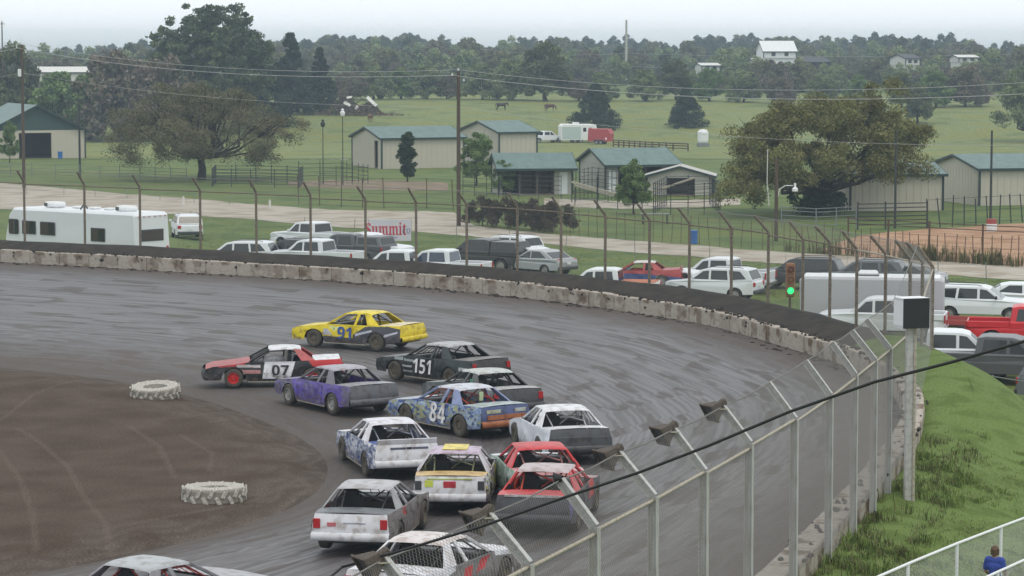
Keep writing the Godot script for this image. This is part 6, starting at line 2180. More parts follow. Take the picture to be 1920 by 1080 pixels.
func flatbed() -> void:
	# a wedge-shaped dirt car waiting on an open trailer
	var p := under(1195, 495, 1.75)
	var t := thing("car_trailer", "open car hauler under the blue and red dirt car behind the berm", "trailer", p, PI - deg_to_rad(8))
	var b := MB.new()
	b.box(Vector3(0, 0.55, 0), Vector3(6.0, 0.1, 2.0), 0.02)
	part(t, "deck", b, M.black_metal)
	b = MB.new()
	b.beam(Vector3(3.0, 0.52, 0), Vector3(4.3, 0.5, 0), 0.12, 0.12)
	part(t, "tongue", b, M.black_metal)
	var ws := wheel_meshes(0.34, 0.2, 0.2)
	for x in [0.35, -0.5]:
		for s in [-1.0, 1.0]:
			add_wheel(t, Vector3(x, 0.34, s * 1.12), ws, M.rubber, M.rim_grey)
	var red := lin(0.42, 0.06, 0.06)
	var blue := lin(0.05, 0.08, 0.22)
	var c := race_car("blue and red dirt car with white roof resting on the open trailer", 1195, 540, 8, {"pos": p + Vector3(0, 0.6, 0), "base": blue, "body": 1, "roof": lin(0.7, 0.68, 0.66), "pillar": red, "hood": red, "trunk": red, "rear": red, "nose": lin(0.12, 0.22, 0.4), "spoiler": true, "mud": 0.0, "shapes": [[red, [[2.4, 0.8], [2.4, 1.0], [-2.5, 1.05], [-2.5, 0.55], [-0.6, 0.72]]], [lin(0.55, 0.55, 0.6), [[1.9, 0.66], [1.2, 0.7], [1.2, 0.62], [1.9, 0.58]]]]})
	c.set_meta("group", "vehicles parked outside the track")

func banner() -> void:
	var p := D(731, 452, -under(731, 420, 1.9).z + 4.0)
	p.y = LOT
	var sc := F / -p.z
	var top := EYE + (90.0 - 411.0) / sc - LOT
	var bot := EYE + (90.0 - 451.0) / sc - LOT
	var w := 80.0 / sc
	var t := thing("banner", "white roadside banner with red Summit lettering behind the pickups", "banner", p)
	var b := MB.new()
	b.box(Vector3(0, (top + bot) * 0.5, 0), Vector3(w, top - bot, 0.02))
	part(t, "sheet", b, paint("banner_cloth", lin(0.62, 0.60, 0.66), 0.8, false))
	lettering(t, "Summit", (top - bot) * 0.56, mat("banner_red", lin(0.50, 0.03, 0.06), 0.7), Transform3D(Basis(), Vector3(-w * 0.09, (top + bot) * 0.5 + 0.06, 0.014)), true, 0.62)
	lettering(t, "co", (top - bot) * 0.34, mat("banner_blue", lin(0.26, 0.26, 0.40), 0.7), Transform3D(Basis(), Vector3(w * 0.39, (top + bot) * 0.5 + 0.0, 0.014)), true, 0.75)
	b = MB.new()
	b.box(Vector3(-w * 0.1, bot + (top - bot) * 0.16, 0.013), Vector3(w * 0.55, (top - bot) * 0.06, 0.006))
	part(t, "blue_stripe", b, M.banner_blue)
	for s in [-1.0, 1.0]:
		b = MB.new()
		b.tube([Vector3(s * w * 0.5, -0.2, -0.03), Vector3(s * w * 0.5, top + 0.05, -0.03)], [0.025], 6)
		part(t, "pole", b, M.grey_pipe)

func traffic_light() -> void:
	var p := P(1481, 590, -0.6)
	p = D(1481, 586, 104.0)
	var sc := F / -p.z
	var t := thing("traffic_light", "orange three-lamp track signal showing green behind the far fence", "traffic light", p)
	var h0 := (586.0 - 556.0) / sc
	var h1 := (586.0 - 492.0) / sc
	var b := MB.new()
	b.tube([Vector3(0, -1.8, -0.05), Vector3(0, h1 - 0.1, -0.05)], [0.05], 8)
	part(t, "post", b, M.rust_pipe)
	var hh := h1 - h0
	b = MB.new()
	b.box(Vector3(0, (h0 + h1) * 0.5, 0.06), Vector3(0.36, hh, 0.2), 0.05)
	part(t, "housing", b, mat("signal_orange", lin(0.26, 0.11, 0.045), 0.6))
	for k in 3:
		var y := h0 + hh * (0.19 + 0.31 * k)
		b = MB.new()
		b.lathe(Vector3(0, y, 0.16), [Vector2(0.155, 0.0), Vector2(0.155, 0.1), Vector2(0.14, 0.1), Vector2(0.14, 0.0)], 14)
		part(t, "visor", b, M.signal_orange)
		b = MB.new()
		b.lathe(Vector3(0, y, 0.16), [Vector2(0.138, 0.0), Vector2(0.1, 0.035), Vector2(0, 0.05)], 14)
		var m: Material = mat("dead_red_lens", lin(0.16, 0.035, 0.02), 0.3) if k == 2 else mat("dead_amber_lens", lin(0.22, 0.08, 0.03), 0.3)
		if k == 0:
			var g := mat("green_lens", lin(0.02, 0.5, 0.16), 0.3)
			g.emission_enabled = true
			g.emission = lin(0.03, 0.9, 0.28)
			g.emission_energy_multiplier = 0.9
			m = g
			var l := OmniLight3D.new()
			l.name = "green_glow"
			l.position = Vector3(0, y, 0.36)
			l.light_color = Color(0.25, 1.0, 0.55)
			l.light_energy = 0.06
			l.light_size = 0.12
			l.omni_range = 30.0
			l.omni_attenuation = 2.0
			l.shadow_enabled = true
			t.add_child(l)
		part(t, "signal_lamp", b, m)

# ------------------------------------------------------------------ small things round the track
func infield_tyres() -> void:
	var R := 0.80
	var prof := [Vector2(0.38, 0.07), Vector2(0.52, 0.0), Vector2(0.72, 0.03), Vector2(0.755, 0.10), Vector2(0.755, 0.36), Vector2(0.72, 0.43), Vector2(0.52, 0.46), Vector2(0.38, 0.39), Vector2(0.38, 0.07)]
	var b := MB.new()
	b.lathe(Vector3.ZERO, prof, 40, Basis(Vector3.RIGHT, -PI * 0.5))
	var carcass := b.mesh()
	b = MB.new()
	b.lathe(Vector3.ZERO, [Vector2(0.735, 0.055), Vector2(0.762, 0.10), Vector2(0.762, 0.36), Vector2(0.735, 0.405)], 40, Basis(Vector3.RIGHT, -PI * 0.5))
	var band := b.mesh()
	b = MB.new()
	b.box(Vector3(0.768, 0.140, 0.0), Vector3(0.05, 0.24, 0.10), 0.012, Basis(Vector3.RIGHT, 0.5))
	var lug_low := b.mesh()
	b = MB.new()
	b.box(Vector3(0.768, 0.320, 0.0), Vector3(0.05, 0.24, 0.10), 0.012, Basis(Vector3.RIGHT, -0.5))
	var lug_high := b.mesh()
	earth("painted_tyre", [[0.0, lin(0.12, 0.10, 0.08)], [0.35, lin(0.32, 0.29, 0.25)], [0.6, lin(0.52, 0.50, 0.46)], [1.0, lin(0.64, 0.63, 0.60)]], 0.9, [], 1.0, 0.8, 71, 0.03)
	for e in [[292, 752, 0.09, "white painted tractor tyre lying tilted at the infield's upper edge"], [402, 945, -0.02, "white painted tractor tyre lying flat on the lower infield"]]:
		var p := P(e[0], e[1] - 5, 0.05)
		p.y = 0.0 if e[1] > 900 else 0.04
		var t := thing("tractor_tyre", e[3], "tyre", p, rng.randf(), "painted tractor tyres on the infield")
		t.rotation.z = e[2]
		t.rotation.x = e[2] * 0.7
		part(t, "casing", carcass, M.painted_tyre)
		part(t, "tread", band, M.tread_paint)
		for k in 30:
			part(t, "lug", lug_low if k % 2 else lug_high, M.painted_tyre, Transform3D(Basis(Vector3.UP, TAU * k / 30.0), Vector3.ZERO))

func floodlight(label: String, at: Vector3, inward: Vector3) -> void:
	var t := thing("floodlight", label, "floodlight", at, 0.0, "dirt-caked floodlights on the fence arms")
	var f := (inward + Vector3(0, -0.55, 0)).normalized()
	var z := f
	var x := z.cross(Vector3.UP).normalized()
	t.basis = Basis(x, x.cross(-z).normalized() * -1.0, z).orthonormalized()
	if t.basis.determinant() < 0:
		t.basis = Basis(-t.basis.x, t.basis.y, t.basis.z)
	var m: StandardMaterial3D = M.get("caked") if M.has("caked") else earth("caked", [[0.0, lin(0.035, 0.028, 0.023)], [0.5, lin(0.10, 0.082, 0.07)], [1.0, lin(0.2, 0.17, 0.15)]], 0.5, [], 1.0, 0.9, 72, 0.03)
	var b := MB.new()
	var a := [0.06, 0.06]
	var o := Vector3(0, 0, 0.15)
	var q0 := []
	var q1 := []
	for s in [[-1, -1], [1, -1], [1, 1], [-1, 1]]:
		q0.append(Vector3(s[0] * 0.08, s[1] * 0.08, 0.0))
		q1.append(Vector3(s[0] * 0.17, s[1] * 0.16, 0.24))
	for k in 4:
		b.quad_out(q0[k], q0[(k + 1) % 4], q1[(k + 1) % 4], q1[k], o)
	b.quad_out(q0[0], q0[1], q0[2], q0[3], o)
	b.box(Vector3(0, 0, -0.07), Vector3(0.12, 0.12, 0.16), 0.02)
	part(t, "housing", b, m)
	b = MB.new()
	b.quad_out(q1[0] * 0.93, q1[1] * 0.93, q1[2] * 0.93, q1[3] * 0.93, Vector3.ZERO)
	part(t, "lens", b, M.charcoal)
	b = MB.new()
	b.box(Vector3(0.17, 0, 0.242), Vector3(0.03, 0.35, 0.03), 0.0)
	b.box(Vector3(-0.17, 0, 0.242), Vector3(0.03, 0.35, 0.03), 0.0)
	b.box(Vector3(0, -0.16, 0.242), Vector3(0.31, 0.03, 0.03), 0.0)
	b.box(Vector3(0, 0.16, 0.242), Vector3(0.31, 0.03, 0.03), 0.0)
	part(t, "rim", b, m)
	b = MB.new()
	b.tube([Vector3(0.13, 0, 0.1), Vector3(0.13, -0.1, -0.05), Vector3(0, -0.14, -0.1), Vector3(-0.13, -0.1, -0.05), Vector3(-0.13, 0, 0.1)], [0.012], 5)
	part(t, "yoke", b, M.rail_pipe)

func trackside() -> void:
	var tips: Array = C.tips
	var want := [[765, "floodlight second from the bottom on the near fence arms"], [925, "floodlight third from the bottom, over the red cockpit car"], [1170, "floodlight on the near fence beside the white dark-tailed car"], [1265, "second highest floodlight on the near fence arms"], [1350, "highest floodlight on the near fence arms"]]
	var clamps := []
	for e in want:
		var best: Vector3 = tips[0]
		for p in tips:
			if absf(screen_x(p) - e[0]) < absf(screen_x(best) - e[0]):
				best = p
		floodlight(e[1], best + Vector3(-0.05, 0.03, 0), Vector3(-0.8, 0, 0.45))
	for e in [[625, "black clamp lamp on the lowest fence arm at the bottom edge"], [1060, "black clamp lamp on the fence arm over the red cockpit car"]]:
		var best: Vector3 = tips[0]
		for p in tips:
			if absf(screen_x(p) - e[0]) < absf(screen_x(best) - e[0]):
				best = p
		var t := thing("clamp_lamp", e[1], "lamp", best, 0.4, "small black lamps on the fence arms")
		var b := MB.new()
		b.lathe(Vector3(-0.04, 0.03, 0.0), [Vector2(0, -0.07), Vector2(0.05, -0.06), Vector2(0.09, 0.06), Vector2(0.08, 0.06), Vector2(0, 0.02)], 12, Basis(Vector3.UP, -PI * 0.6))
		part(t, "shade", b, M.black_metal)
		b = MB.new()
		b.tube([Vector3(0, 0.02, 0), Vector3(0.06, -0.1, 0), Vector3(0.16, -0.16, 0.03)], [0.02], 6)
		part(t, "bracket", b, M.black_metal)
		clamps.append(best)
	# heavy black cable from the lowest arm up to the grandstand
	var a: Vector3 = clamps[0]
	var t := thing("black_cable", "thick black cable sagging across the lower right in front of the fence", "cable", a)
	var pts := []
	var stops := [[640, 1064, 33.0], [760, 1030, 32.4], [900, 988, 31.8], [1060, 932, 31.2], [1200, 885, 30.6], [1330, 835, 30.0], [1480, 772, 29.4], [1640, 716, 28.8], [1780, 680, 28.2], [1920, 640, 27.6], [2100, 588, 27.0], [2500, 470, 26.0]]
	pts.append(Vector3.ZERO)
	for e in stops:
		pts.append(D(e[0], e[1], e[2]) - a)
	var b := MB.new()
	b.tube(pts, [0.018], 7)
	part(t, "cable", b, M.black)
	var endp: Vector3 = pts[-1] + a
	t = pole("cable_pole", "wooden pole off the right side that holds the black cable", Vector3(endp.x, LOT, endp.z), endp.y - LOT + 0.3, 0.14, M.pole_wood, false)
	# box on a tall grey post outside the fence
	var base := P(1704, 955, 0.25)
	t = thing("signal_box", "black fronted white box on a tall grey post outside the fence", "signal box", base)
	var sc := F / -base.z
	var hb := (955.0 - 606.0) / sc
	var ht := (955.0 - 553.0) / sc
	b = MB.new()
	b.box(Vector3(0, hb * 0.5 - 0.2, 0), Vector3(0.24, hb + 0.4, 0.2), 0.02)
	part(t, "post", b, M.near_post)
	b = MB.new()
	b.box(Vector3(0.08, hb * 0.5 - 0.2, 0.02), Vector3(0.06, hb + 0.4, 0.24), 0.01)
	part(t, "conduit", b, M.rail_pipe)
	var w := 50.0 / sc
	var hh := ht - hb
	b = MB.new()
	for s in [-1.0, 1.0]:
		b.box(Vector3(s * w * 0.5, hb + hh * 0.5, 0), Vector3(0.05, hh, 0.5))
		b.box(Vector3(0, hb + hh * 0.5 + s * hh * 0.5, 0), Vector3(w + 0.05, 0.05, 0.5))
	b.box(Vector3(0, hb + hh * 0.5, -0.24), Vector3(w, hh, 0.03))
	part(t, "case", b, M.white_plastic, Transform3D(Basis(Vector3.UP, 0.3), Vector3.ZERO))
	b = MB.new()
	b.box(Vector3(0.0, hb + hh * 0.5, 0.13), Vector3(w + 0.045, hh + 0.045, 0.3), 0.01)
	part(t, "panel", b, M.black, Transform3D(Basis(Vector3.UP, 0.3), Vector3.ZERO))

# ------------------------------------------------------------------ smooth bodies from joints: surface nets over blended capsules
func blob(b: MB, bones: Array, cell: float, blend: float, grow := 0.0) -> void:
	var lo := Vector3.ONE * 1e9
	var hi := -lo
	for e in bones:
		for k in 2:
			var r: float = e[2 + k] + grow + cell * 2.0
			lo = lo.min(e[k] - Vector3.ONE * r)
			hi = hi.max(e[k] + Vector3.ONE * r)
	var n := Vector3i(((hi - lo) / cell).ceil()) + Vector3i.ONE
	var val := PackedFloat32Array()
	val.resize(n.x * n.y * n.z)
	val.fill(1.0)
	# each bone only touches the cells round it
	for e in bones:
		var a: Vector3 = e[0]
		var c: Vector3 = e[1]
		var ra: float = e[2] + grow
		var rc: float = e[3] + grow
		var m := maxf(ra, rc) + blend * 3.0 + cell * 2.0
		var i0 := Vector3i(((a.min(c) - Vector3.ONE * m - lo) / cell).floor()).max(Vector3i.ZERO)
		var i1 := Vector3i(((a.max(c) + Vector3.ONE * m - lo) / cell).ceil()).min(n - Vector3i.ONE)
		var ac := c - a
		var l2 := maxf(ac.length_squared(), 1e-9)
		for z in range(i0.z, i1.z + 1):
			for y in range(i0.y, i1.y + 1):
				for x in range(i0.x, i1.x + 1):
					var p := lo + Vector3(x, y, z) * cell
					var t := clampf((p - a).dot(ac) / l2, 0.0, 1.0)
					var d := p.distance_to(a + ac * t) - lerpf(ra, rc, t)
					var k := (z * n.y + y) * n.x + x
					var o := val[k]
					var h := clampf(0.5 + 0.5 * (o - d) / blend, 0.0, 1.0)
					val[k] = lerpf(o, d, h) - blend * h * (1.0 - h)
	var vert := {}
	var nx := n.x
	var nxy := n.x * n.y
	var offs := [0, 1, nx, nx + 1, nxy, nxy + 1, nxy + nx, nxy + nx + 1]
	for z in n.z - 1:
		for y in n.y - 1:
			for x in n.x - 1:
				var k := z * nxy + y * nx + x
				var neg := 0
				for o in offs:
					if val[k + o] < 0.0:
						neg += 1
				if neg == 0 or neg == 8:
					continue
				var sum := Vector3.ZERO
				var cnt := 0
				for e in [[0, 1], [2, 3], [4, 5], [6, 7], [0, 2], [1, 3], [4, 6], [5, 7], [0, 4], [1, 5], [2, 6], [3, 7]]:
					var va := val[k + offs[e[0]]]
					var vb := val[k + offs[e[1]]]
					if (va < 0.0) != (vb < 0.0):
						var t := va / (va - vb)
						var pa := Vector3(e[0] & 1, (e[0] >> 1) & 1, e[0] >> 2)
						var pb := Vector3(e[1] & 1, (e[1] >> 1) & 1, e[1] >> 2)
						sum += pa.lerp(pb, t)
						cnt += 1
				var g := Vector3(val[k + 1] - val[k], val[k + nx] - val[k], val[k + nxy] - val[k]).normalized()
				vert[k] = [lo + (Vector3(x, y, z) + sum / cnt) * cell, g]
	for k in vert.keys():
		for e in [[1, nx, nxy], [nx, nxy, 1], [nxy, 1, nx]]:
			# the edge from this corner along axis e[0] is shared by four cells
			if (val[k] < 0.0) != (val[k + e[0]] < 0.0):
				var c1: int = k
				var c2: int = k - e[1]
				var c3: int = k - e[1] - e[2]
				var c4: int = k - e[2]
				if vert.has(c2) and vert.has(c3) and vert.has(c4):
					var q := [vert[c1], vert[c2], vert[c3], vert[c4]]
					b.tri_n(q[0][0], q[1][0], q[2][0], q[0][1], q[1][1], q[2][1])
					b.tri_n(q[0][0], q[2][0], q[3][0], q[0][1], q[2][1], q[3][1])

func person(label: String, at: Vector3, turn: float) -> void:
	var t := thing("person", label, "person", at, turn)
	t.scale = Vector3.ONE * 0.86
	# faces +z, about 1.68 m tall, standing, arms resting forward
	var hip := 0.90
	var sh := 1.38
	var legs := []
	var body := []
	var arms := []
	for s in [-1.0, 1.0]:
		legs.append([Vector3(s * 0.09, hip, 0), Vector3(s * 0.10, 0.48, 0.02), 0.085, 0.058])
		legs.append([Vector3(s * 0.10, 0.48, 0.02), Vector3(s * 0.10, 0.08, -0.02), 0.056, 0.036])
		legs.append([Vector3(s * 0.10, 0.05, -0.03), Vector3(s * 0.11, 0.035, 0.16), 0.042, 0.03])
		arms.append([Vector3(s * 0.17, sh - 0.01, -0.01), Vector3(s * 0.23, 1.10, 0.02), 0.056, 0.042])
		arms.append([Vector3(s * 0.23, 1.10, 0.02), Vector3(s * 0.19, 0.98, 0.22), 0.040, 0.028])
	body.append([Vector3(-0.05, hip + 0.02, 0), Vector3(0.05, hip + 0.02, 0), 0.12, 0.12])
	body.append([Vector3(0, hip + 0.05, 0), Vector3(0, 1.15, 0), 0.12, 0.11])
	body.append([Vector3(-0.06, 1.22, 0), Vector3(0.06, 1.22, 0), 0.11, 0.11])
	body.append([Vector3(-0.12, sh - 0.02, -0.01), Vector3(0.12, sh - 0.02, -0.01), 0.07, 0.07])
	var skin := mat("skin", lin(0.42, 0.25, 0.18), 0.6)
	var b := MB.new()
	blob(b, legs + body + arms + [[Vector3(0, sh, -0.01), Vector3(0, sh + 0.12, 0.0), 0.06, 0.052]], 0.022, 0.03)
	# head with brow, nose, chin and ears
	var hd := Vector3(0, 1.57, 0.015)
	blob(b, [[hd + Vector3(0, 0.03, -0.02), hd + Vector3(0, 0.035, 0.0), 0.082, 0.08], [hd + Vector3(0, -0.04, 0.015), hd + Vector3(0, -0.09, 0.045), 0.062, 0.03], [hd + Vector3(0, 0.0, 0.078), hd + Vector3(0, -0.025, 0.098), 0.008, 0.014], [hd + Vector3(-0.04, 0.022, 0.062), hd + Vector3(0.04, 0.022, 0.062), 0.016, 0.016], [hd + Vector3(-0.02, -0.058, 0.074), hd + Vector3(0.02, -0.058, 0.074), 0.011, 0.011], [hd + Vector3(-0.083, 0.01, -0.005), hd + Vector3(-0.086, -0.025, -0.002), 0.014, 0.01], [hd + Vector3(0.083, 0.01, -0.005), hd + Vector3(0.086, -0.025, -0.002), 0.014, 0.01]], 0.008, 0.012)
	for s in [-1.0, 1.0]:
		var wr := Vector3(s * 0.19, 0.98, 0.22)
		var hand := [[wr, wr + Vector3(s * -0.01, -0.02, 0.08), 0.024, 0.03], [wr + Vector3(s * -0.03, -0.02, 0.05), wr + Vector3(s * 0.02, -0.022, 0.085), 0.018, 0.018]]
		for k in 4:
			var kn := wr + Vector3(s * (-0.045 + 0.022 * k), -0.02, 0.10)
			var l: float = [0.032, 0.04, 0.038, 0.028][k]
			var md := kn + Vector3(0, -0.012, l)
			hand.append([kn, md, 0.0095, 0.009])
			hand.append([md, md + Vector3(0, -0.025, l * 0.55), 0.009, 0.008])
		hand.append([wr + Vector3(s * -0.035, -0.015, 0.035), wr + Vector3(s * -0.07, -0.02, 0.075), 0.012, 0.01])
		blob(b, hand, 0.006, 0.006)
	part(t, "body", b, skin)
	b = MB.new()
	blob(b, body.slice(0) + [[Vector3(-0.17, sh - 0.01, -0.01), Vector3(-0.215, 1.17, 0.01), 0.056, 0.05], [Vector3(0.17, sh - 0.01, -0.01), Vector3(0.215, 1.17, 0.01), 0.056, 0.05]], 0.02, 0.03, 0.016)
	part(t, "shirt", b, mat("blue_shirt", lin(0.03, 0.06, 0.30), 0.85))
	b = MB.new()
	blob(b, [legs[0], legs[1], legs[3], legs[4], [Vector3(-0.05, hip, 0), Vector3(0.05, hip, 0), 0.12, 0.12]], 0.022, 0.03, 0.02)
	part(t, "trousers", b, mat("denim", lin(0.05, 0.065, 0.11), 0.9))
	b = MB.new()
	blob(b, [legs[2], legs[5]], 0.012, 0.015, 0.014)
	part(t, "shoes", b, M.charcoal)
	b = MB.new()
	var r := RandomNumberGenerator.new()
	r.seed = 5
	var hair := [[hd + Vector3(0, 0.055, -0.03), hd + Vector3(0, 0.055, -0.005), 0.085, 0.078], [hd + Vector3(0, 0.02, -0.055), hd + Vector3(0, -0.08, -0.065), 0.075, 0.05], [hd + Vector3(-0.06, 0.03, -0.02), hd + Vector3(-0.07, -0.06, -0.03), 0.045, 0.03], [hd + Vector3(0.06, 0.03, -0.02), hd + Vector3(0.07, -0.06, -0.03), 0.045, 0.03]]
	for k in 26:
		var a := r.randf() * TAU
		var d := Vector3(cos(a), r.randf_range(-0.2, 1.0), sin(a) - 0.4).normalized()
		var o: Vector3 = hd + Vector3(0, 0.045, -0.02) + d * 0.08
		hair.append([o, o + d * 0.012 + Vector3(r.randfn(), -0.6, r.randfn()) * 0.02, 0.016, 0.006])
	blob(b, hair, 0.009, 0.012)
	part(t, "hair", b, mat("brown_hair", lin(0.10, 0.055, 0.03), 0.7))

func bank_h(q: Vector2) -> float:                # height of the grass bank outside the near wall
	var s := near_line(wall_line, q)
	var near := [[0.62, 0.52], [0.95, 0.55], [1.5, 0.48], [2.1, 0.32], [3.4, -0.05], [5.6, -0.75], [8.6, -1.75], [10.4, -2.25]]
	for m in near.size() - 1:
		if s >= near[m][0] and s <= near[m + 1][0]:
			return lerpf(near[m][1], near[m + 1][1], (s - near[m][0]) / (near[m + 1][0] - near[m][0]))
	return LOT if s > 5.0 else 0.5

func link_fence(label: String, a: Vector2, e: Vector2, h: float) -> void:
	var t := thing("chain_link_fence", label, "fence", at3(a, 0.0), 0.0, "white spectator fences on the grass bank")
	var n := maxi(2, int(a.distance_to(e) / 3.0 + 0.5))
	var wm := wire_panel(3.0, h, 0.06, 0.0021)
	for i in n + 1:
		var q := a.lerp(e, float(i) / n)
		var p := at3(q - a, bank_h(q))
		var b := MB.new()
		b.tube([p + Vector3(0, -0.3, 0), p + Vector3(0, h, 0), p + Vector3(0, h + 0.02, 0)], [0.034, 0.034, 0.02], 8)
		part(t, "post", b, M.white_paint)
		if i < n:
			var q2 := a.lerp(e, float(i + 1) / n)
			var p2 := at3(q2 - a, bank_h(q2))
			b = MB.new()
			b.tube([p + Vector3(0, h, 0), p2 + Vector3(0, h, 0)], [0.03], 8)
			part(t, "top_rail", b, M.white_paint)
			var dx := p2 - p
			part(t, "chain_link", wm, M.zinc_wire, Transform3D(Basis(dx, Vector3(0, h, 0), dx.cross(Vector3.UP).normalized()), (p + p2) * 0.5))

func spectators() -> void:
	mat("zinc_wire", lin(0.5, 0.51, 0.52), 0.5, 0.3)
	link_fence("white chain link fence crossing the lower right corner of the bank", Vector2(3.3, 41.5), Vector2(13.2, 61.6), 1.1)
	link_fence("nearer white fence rail tip at the very lower right corner", Vector2(7.0, 46.4), Vector2(13.3, 59.3), 1.1)
	var q := Vector2(9.58, 52.2)
	person("person with brown hair and blue shirt seen from behind, lower right corner", at3(q, bank_h(q)), PI * 0.86)

func horse(label: String, px: float, py: float, turn: float, m: Material, graze: float) -> void:
	var t := thing("horse", label, "horse", T(px, py), turn, "horses grazing in the pasture")
	# faces +x; about 1.5 m at the withers
	var nk := Vector3(0.98, 1.75, 0).lerp(Vector3(1.15, 0.95, 0), graze)
	var mz := Vector3(1.35, 1.62, 0).lerp(Vector3(1.25, 0.35, 0), graze)
	var bones := [[Vector3(0.55, 1.13, 0), Vector3(0.0, 1.10, 0), 0.29, 0.27], [Vector3(0.0, 1.10, 0), Vector3(-0.62, 1.18, 0), 0.27, 0.28], [Vector3(0.66, 1.25, 0), nk, 0.2, 0.12], [nk, mz, 0.12, 0.06], [nk + Vector3(-0.03, 0.1, 0.05), nk + Vector3(-0.05, 0.2, 0.06), 0.03, 0.015], [nk + Vector3(-0.03, 0.1, -0.05), nk + Vector3(-0.05, 0.2, -0.06), 0.03, 0.015]]
	for s in [-1.0, 1.0]:
		var st: float = s * 0.08
		bones.append([Vector3(0.62, 1.0, s * 0.14), Vector3(0.66 + st, 0.55, s * 0.15), 0.13, 0.06])
		bones.append([Vector3(0.66 + st, 0.55, s * 0.15), Vector3(0.64 + st, 0.06, s * 0.15), 0.055, 0.045])
		bones.append([Vector3(-0.66, 1.05, s * 0.15), Vector3(-0.56 - st, 0.78, s * 0.16), 0.19, 0.1])
		bones.append([Vector3(-0.56 - st, 0.78, s * 0.16), Vector3(-0.80 - st, 0.5, s * 0.15), 0.1, 0.055])
		bones.append([Vector3(-0.80 - st, 0.5, s * 0.15), Vector3(-0.74 - st, 0.06, s * 0.15), 0.055, 0.045])
	var b := MB.new()
	blob(b, bones, 0.06, 0.09)
	part(t, "body", b, m)
	b = MB.new()
	b.tube([Vector3(-0.92, 1.3, 0), Vector3(-1.06, 1.1, 0), Vector3(-1.05, 0.6, 0)], [0.05, 0.07, 0.02], 6)
	part(t, "tail", b, M.black)
	b = MB.new()
	b.tube([nk + Vector3(-0.04, 0.12, 0), nk.lerp(Vector3(0.6, 1.35, 0), 0.5) + Vector3(-0.08, 0.12, 0), Vector3(0.5, 1.42, 0)], [0.04, 0.05, 0.03], 6)
	part(t, "mane", b, M.black)

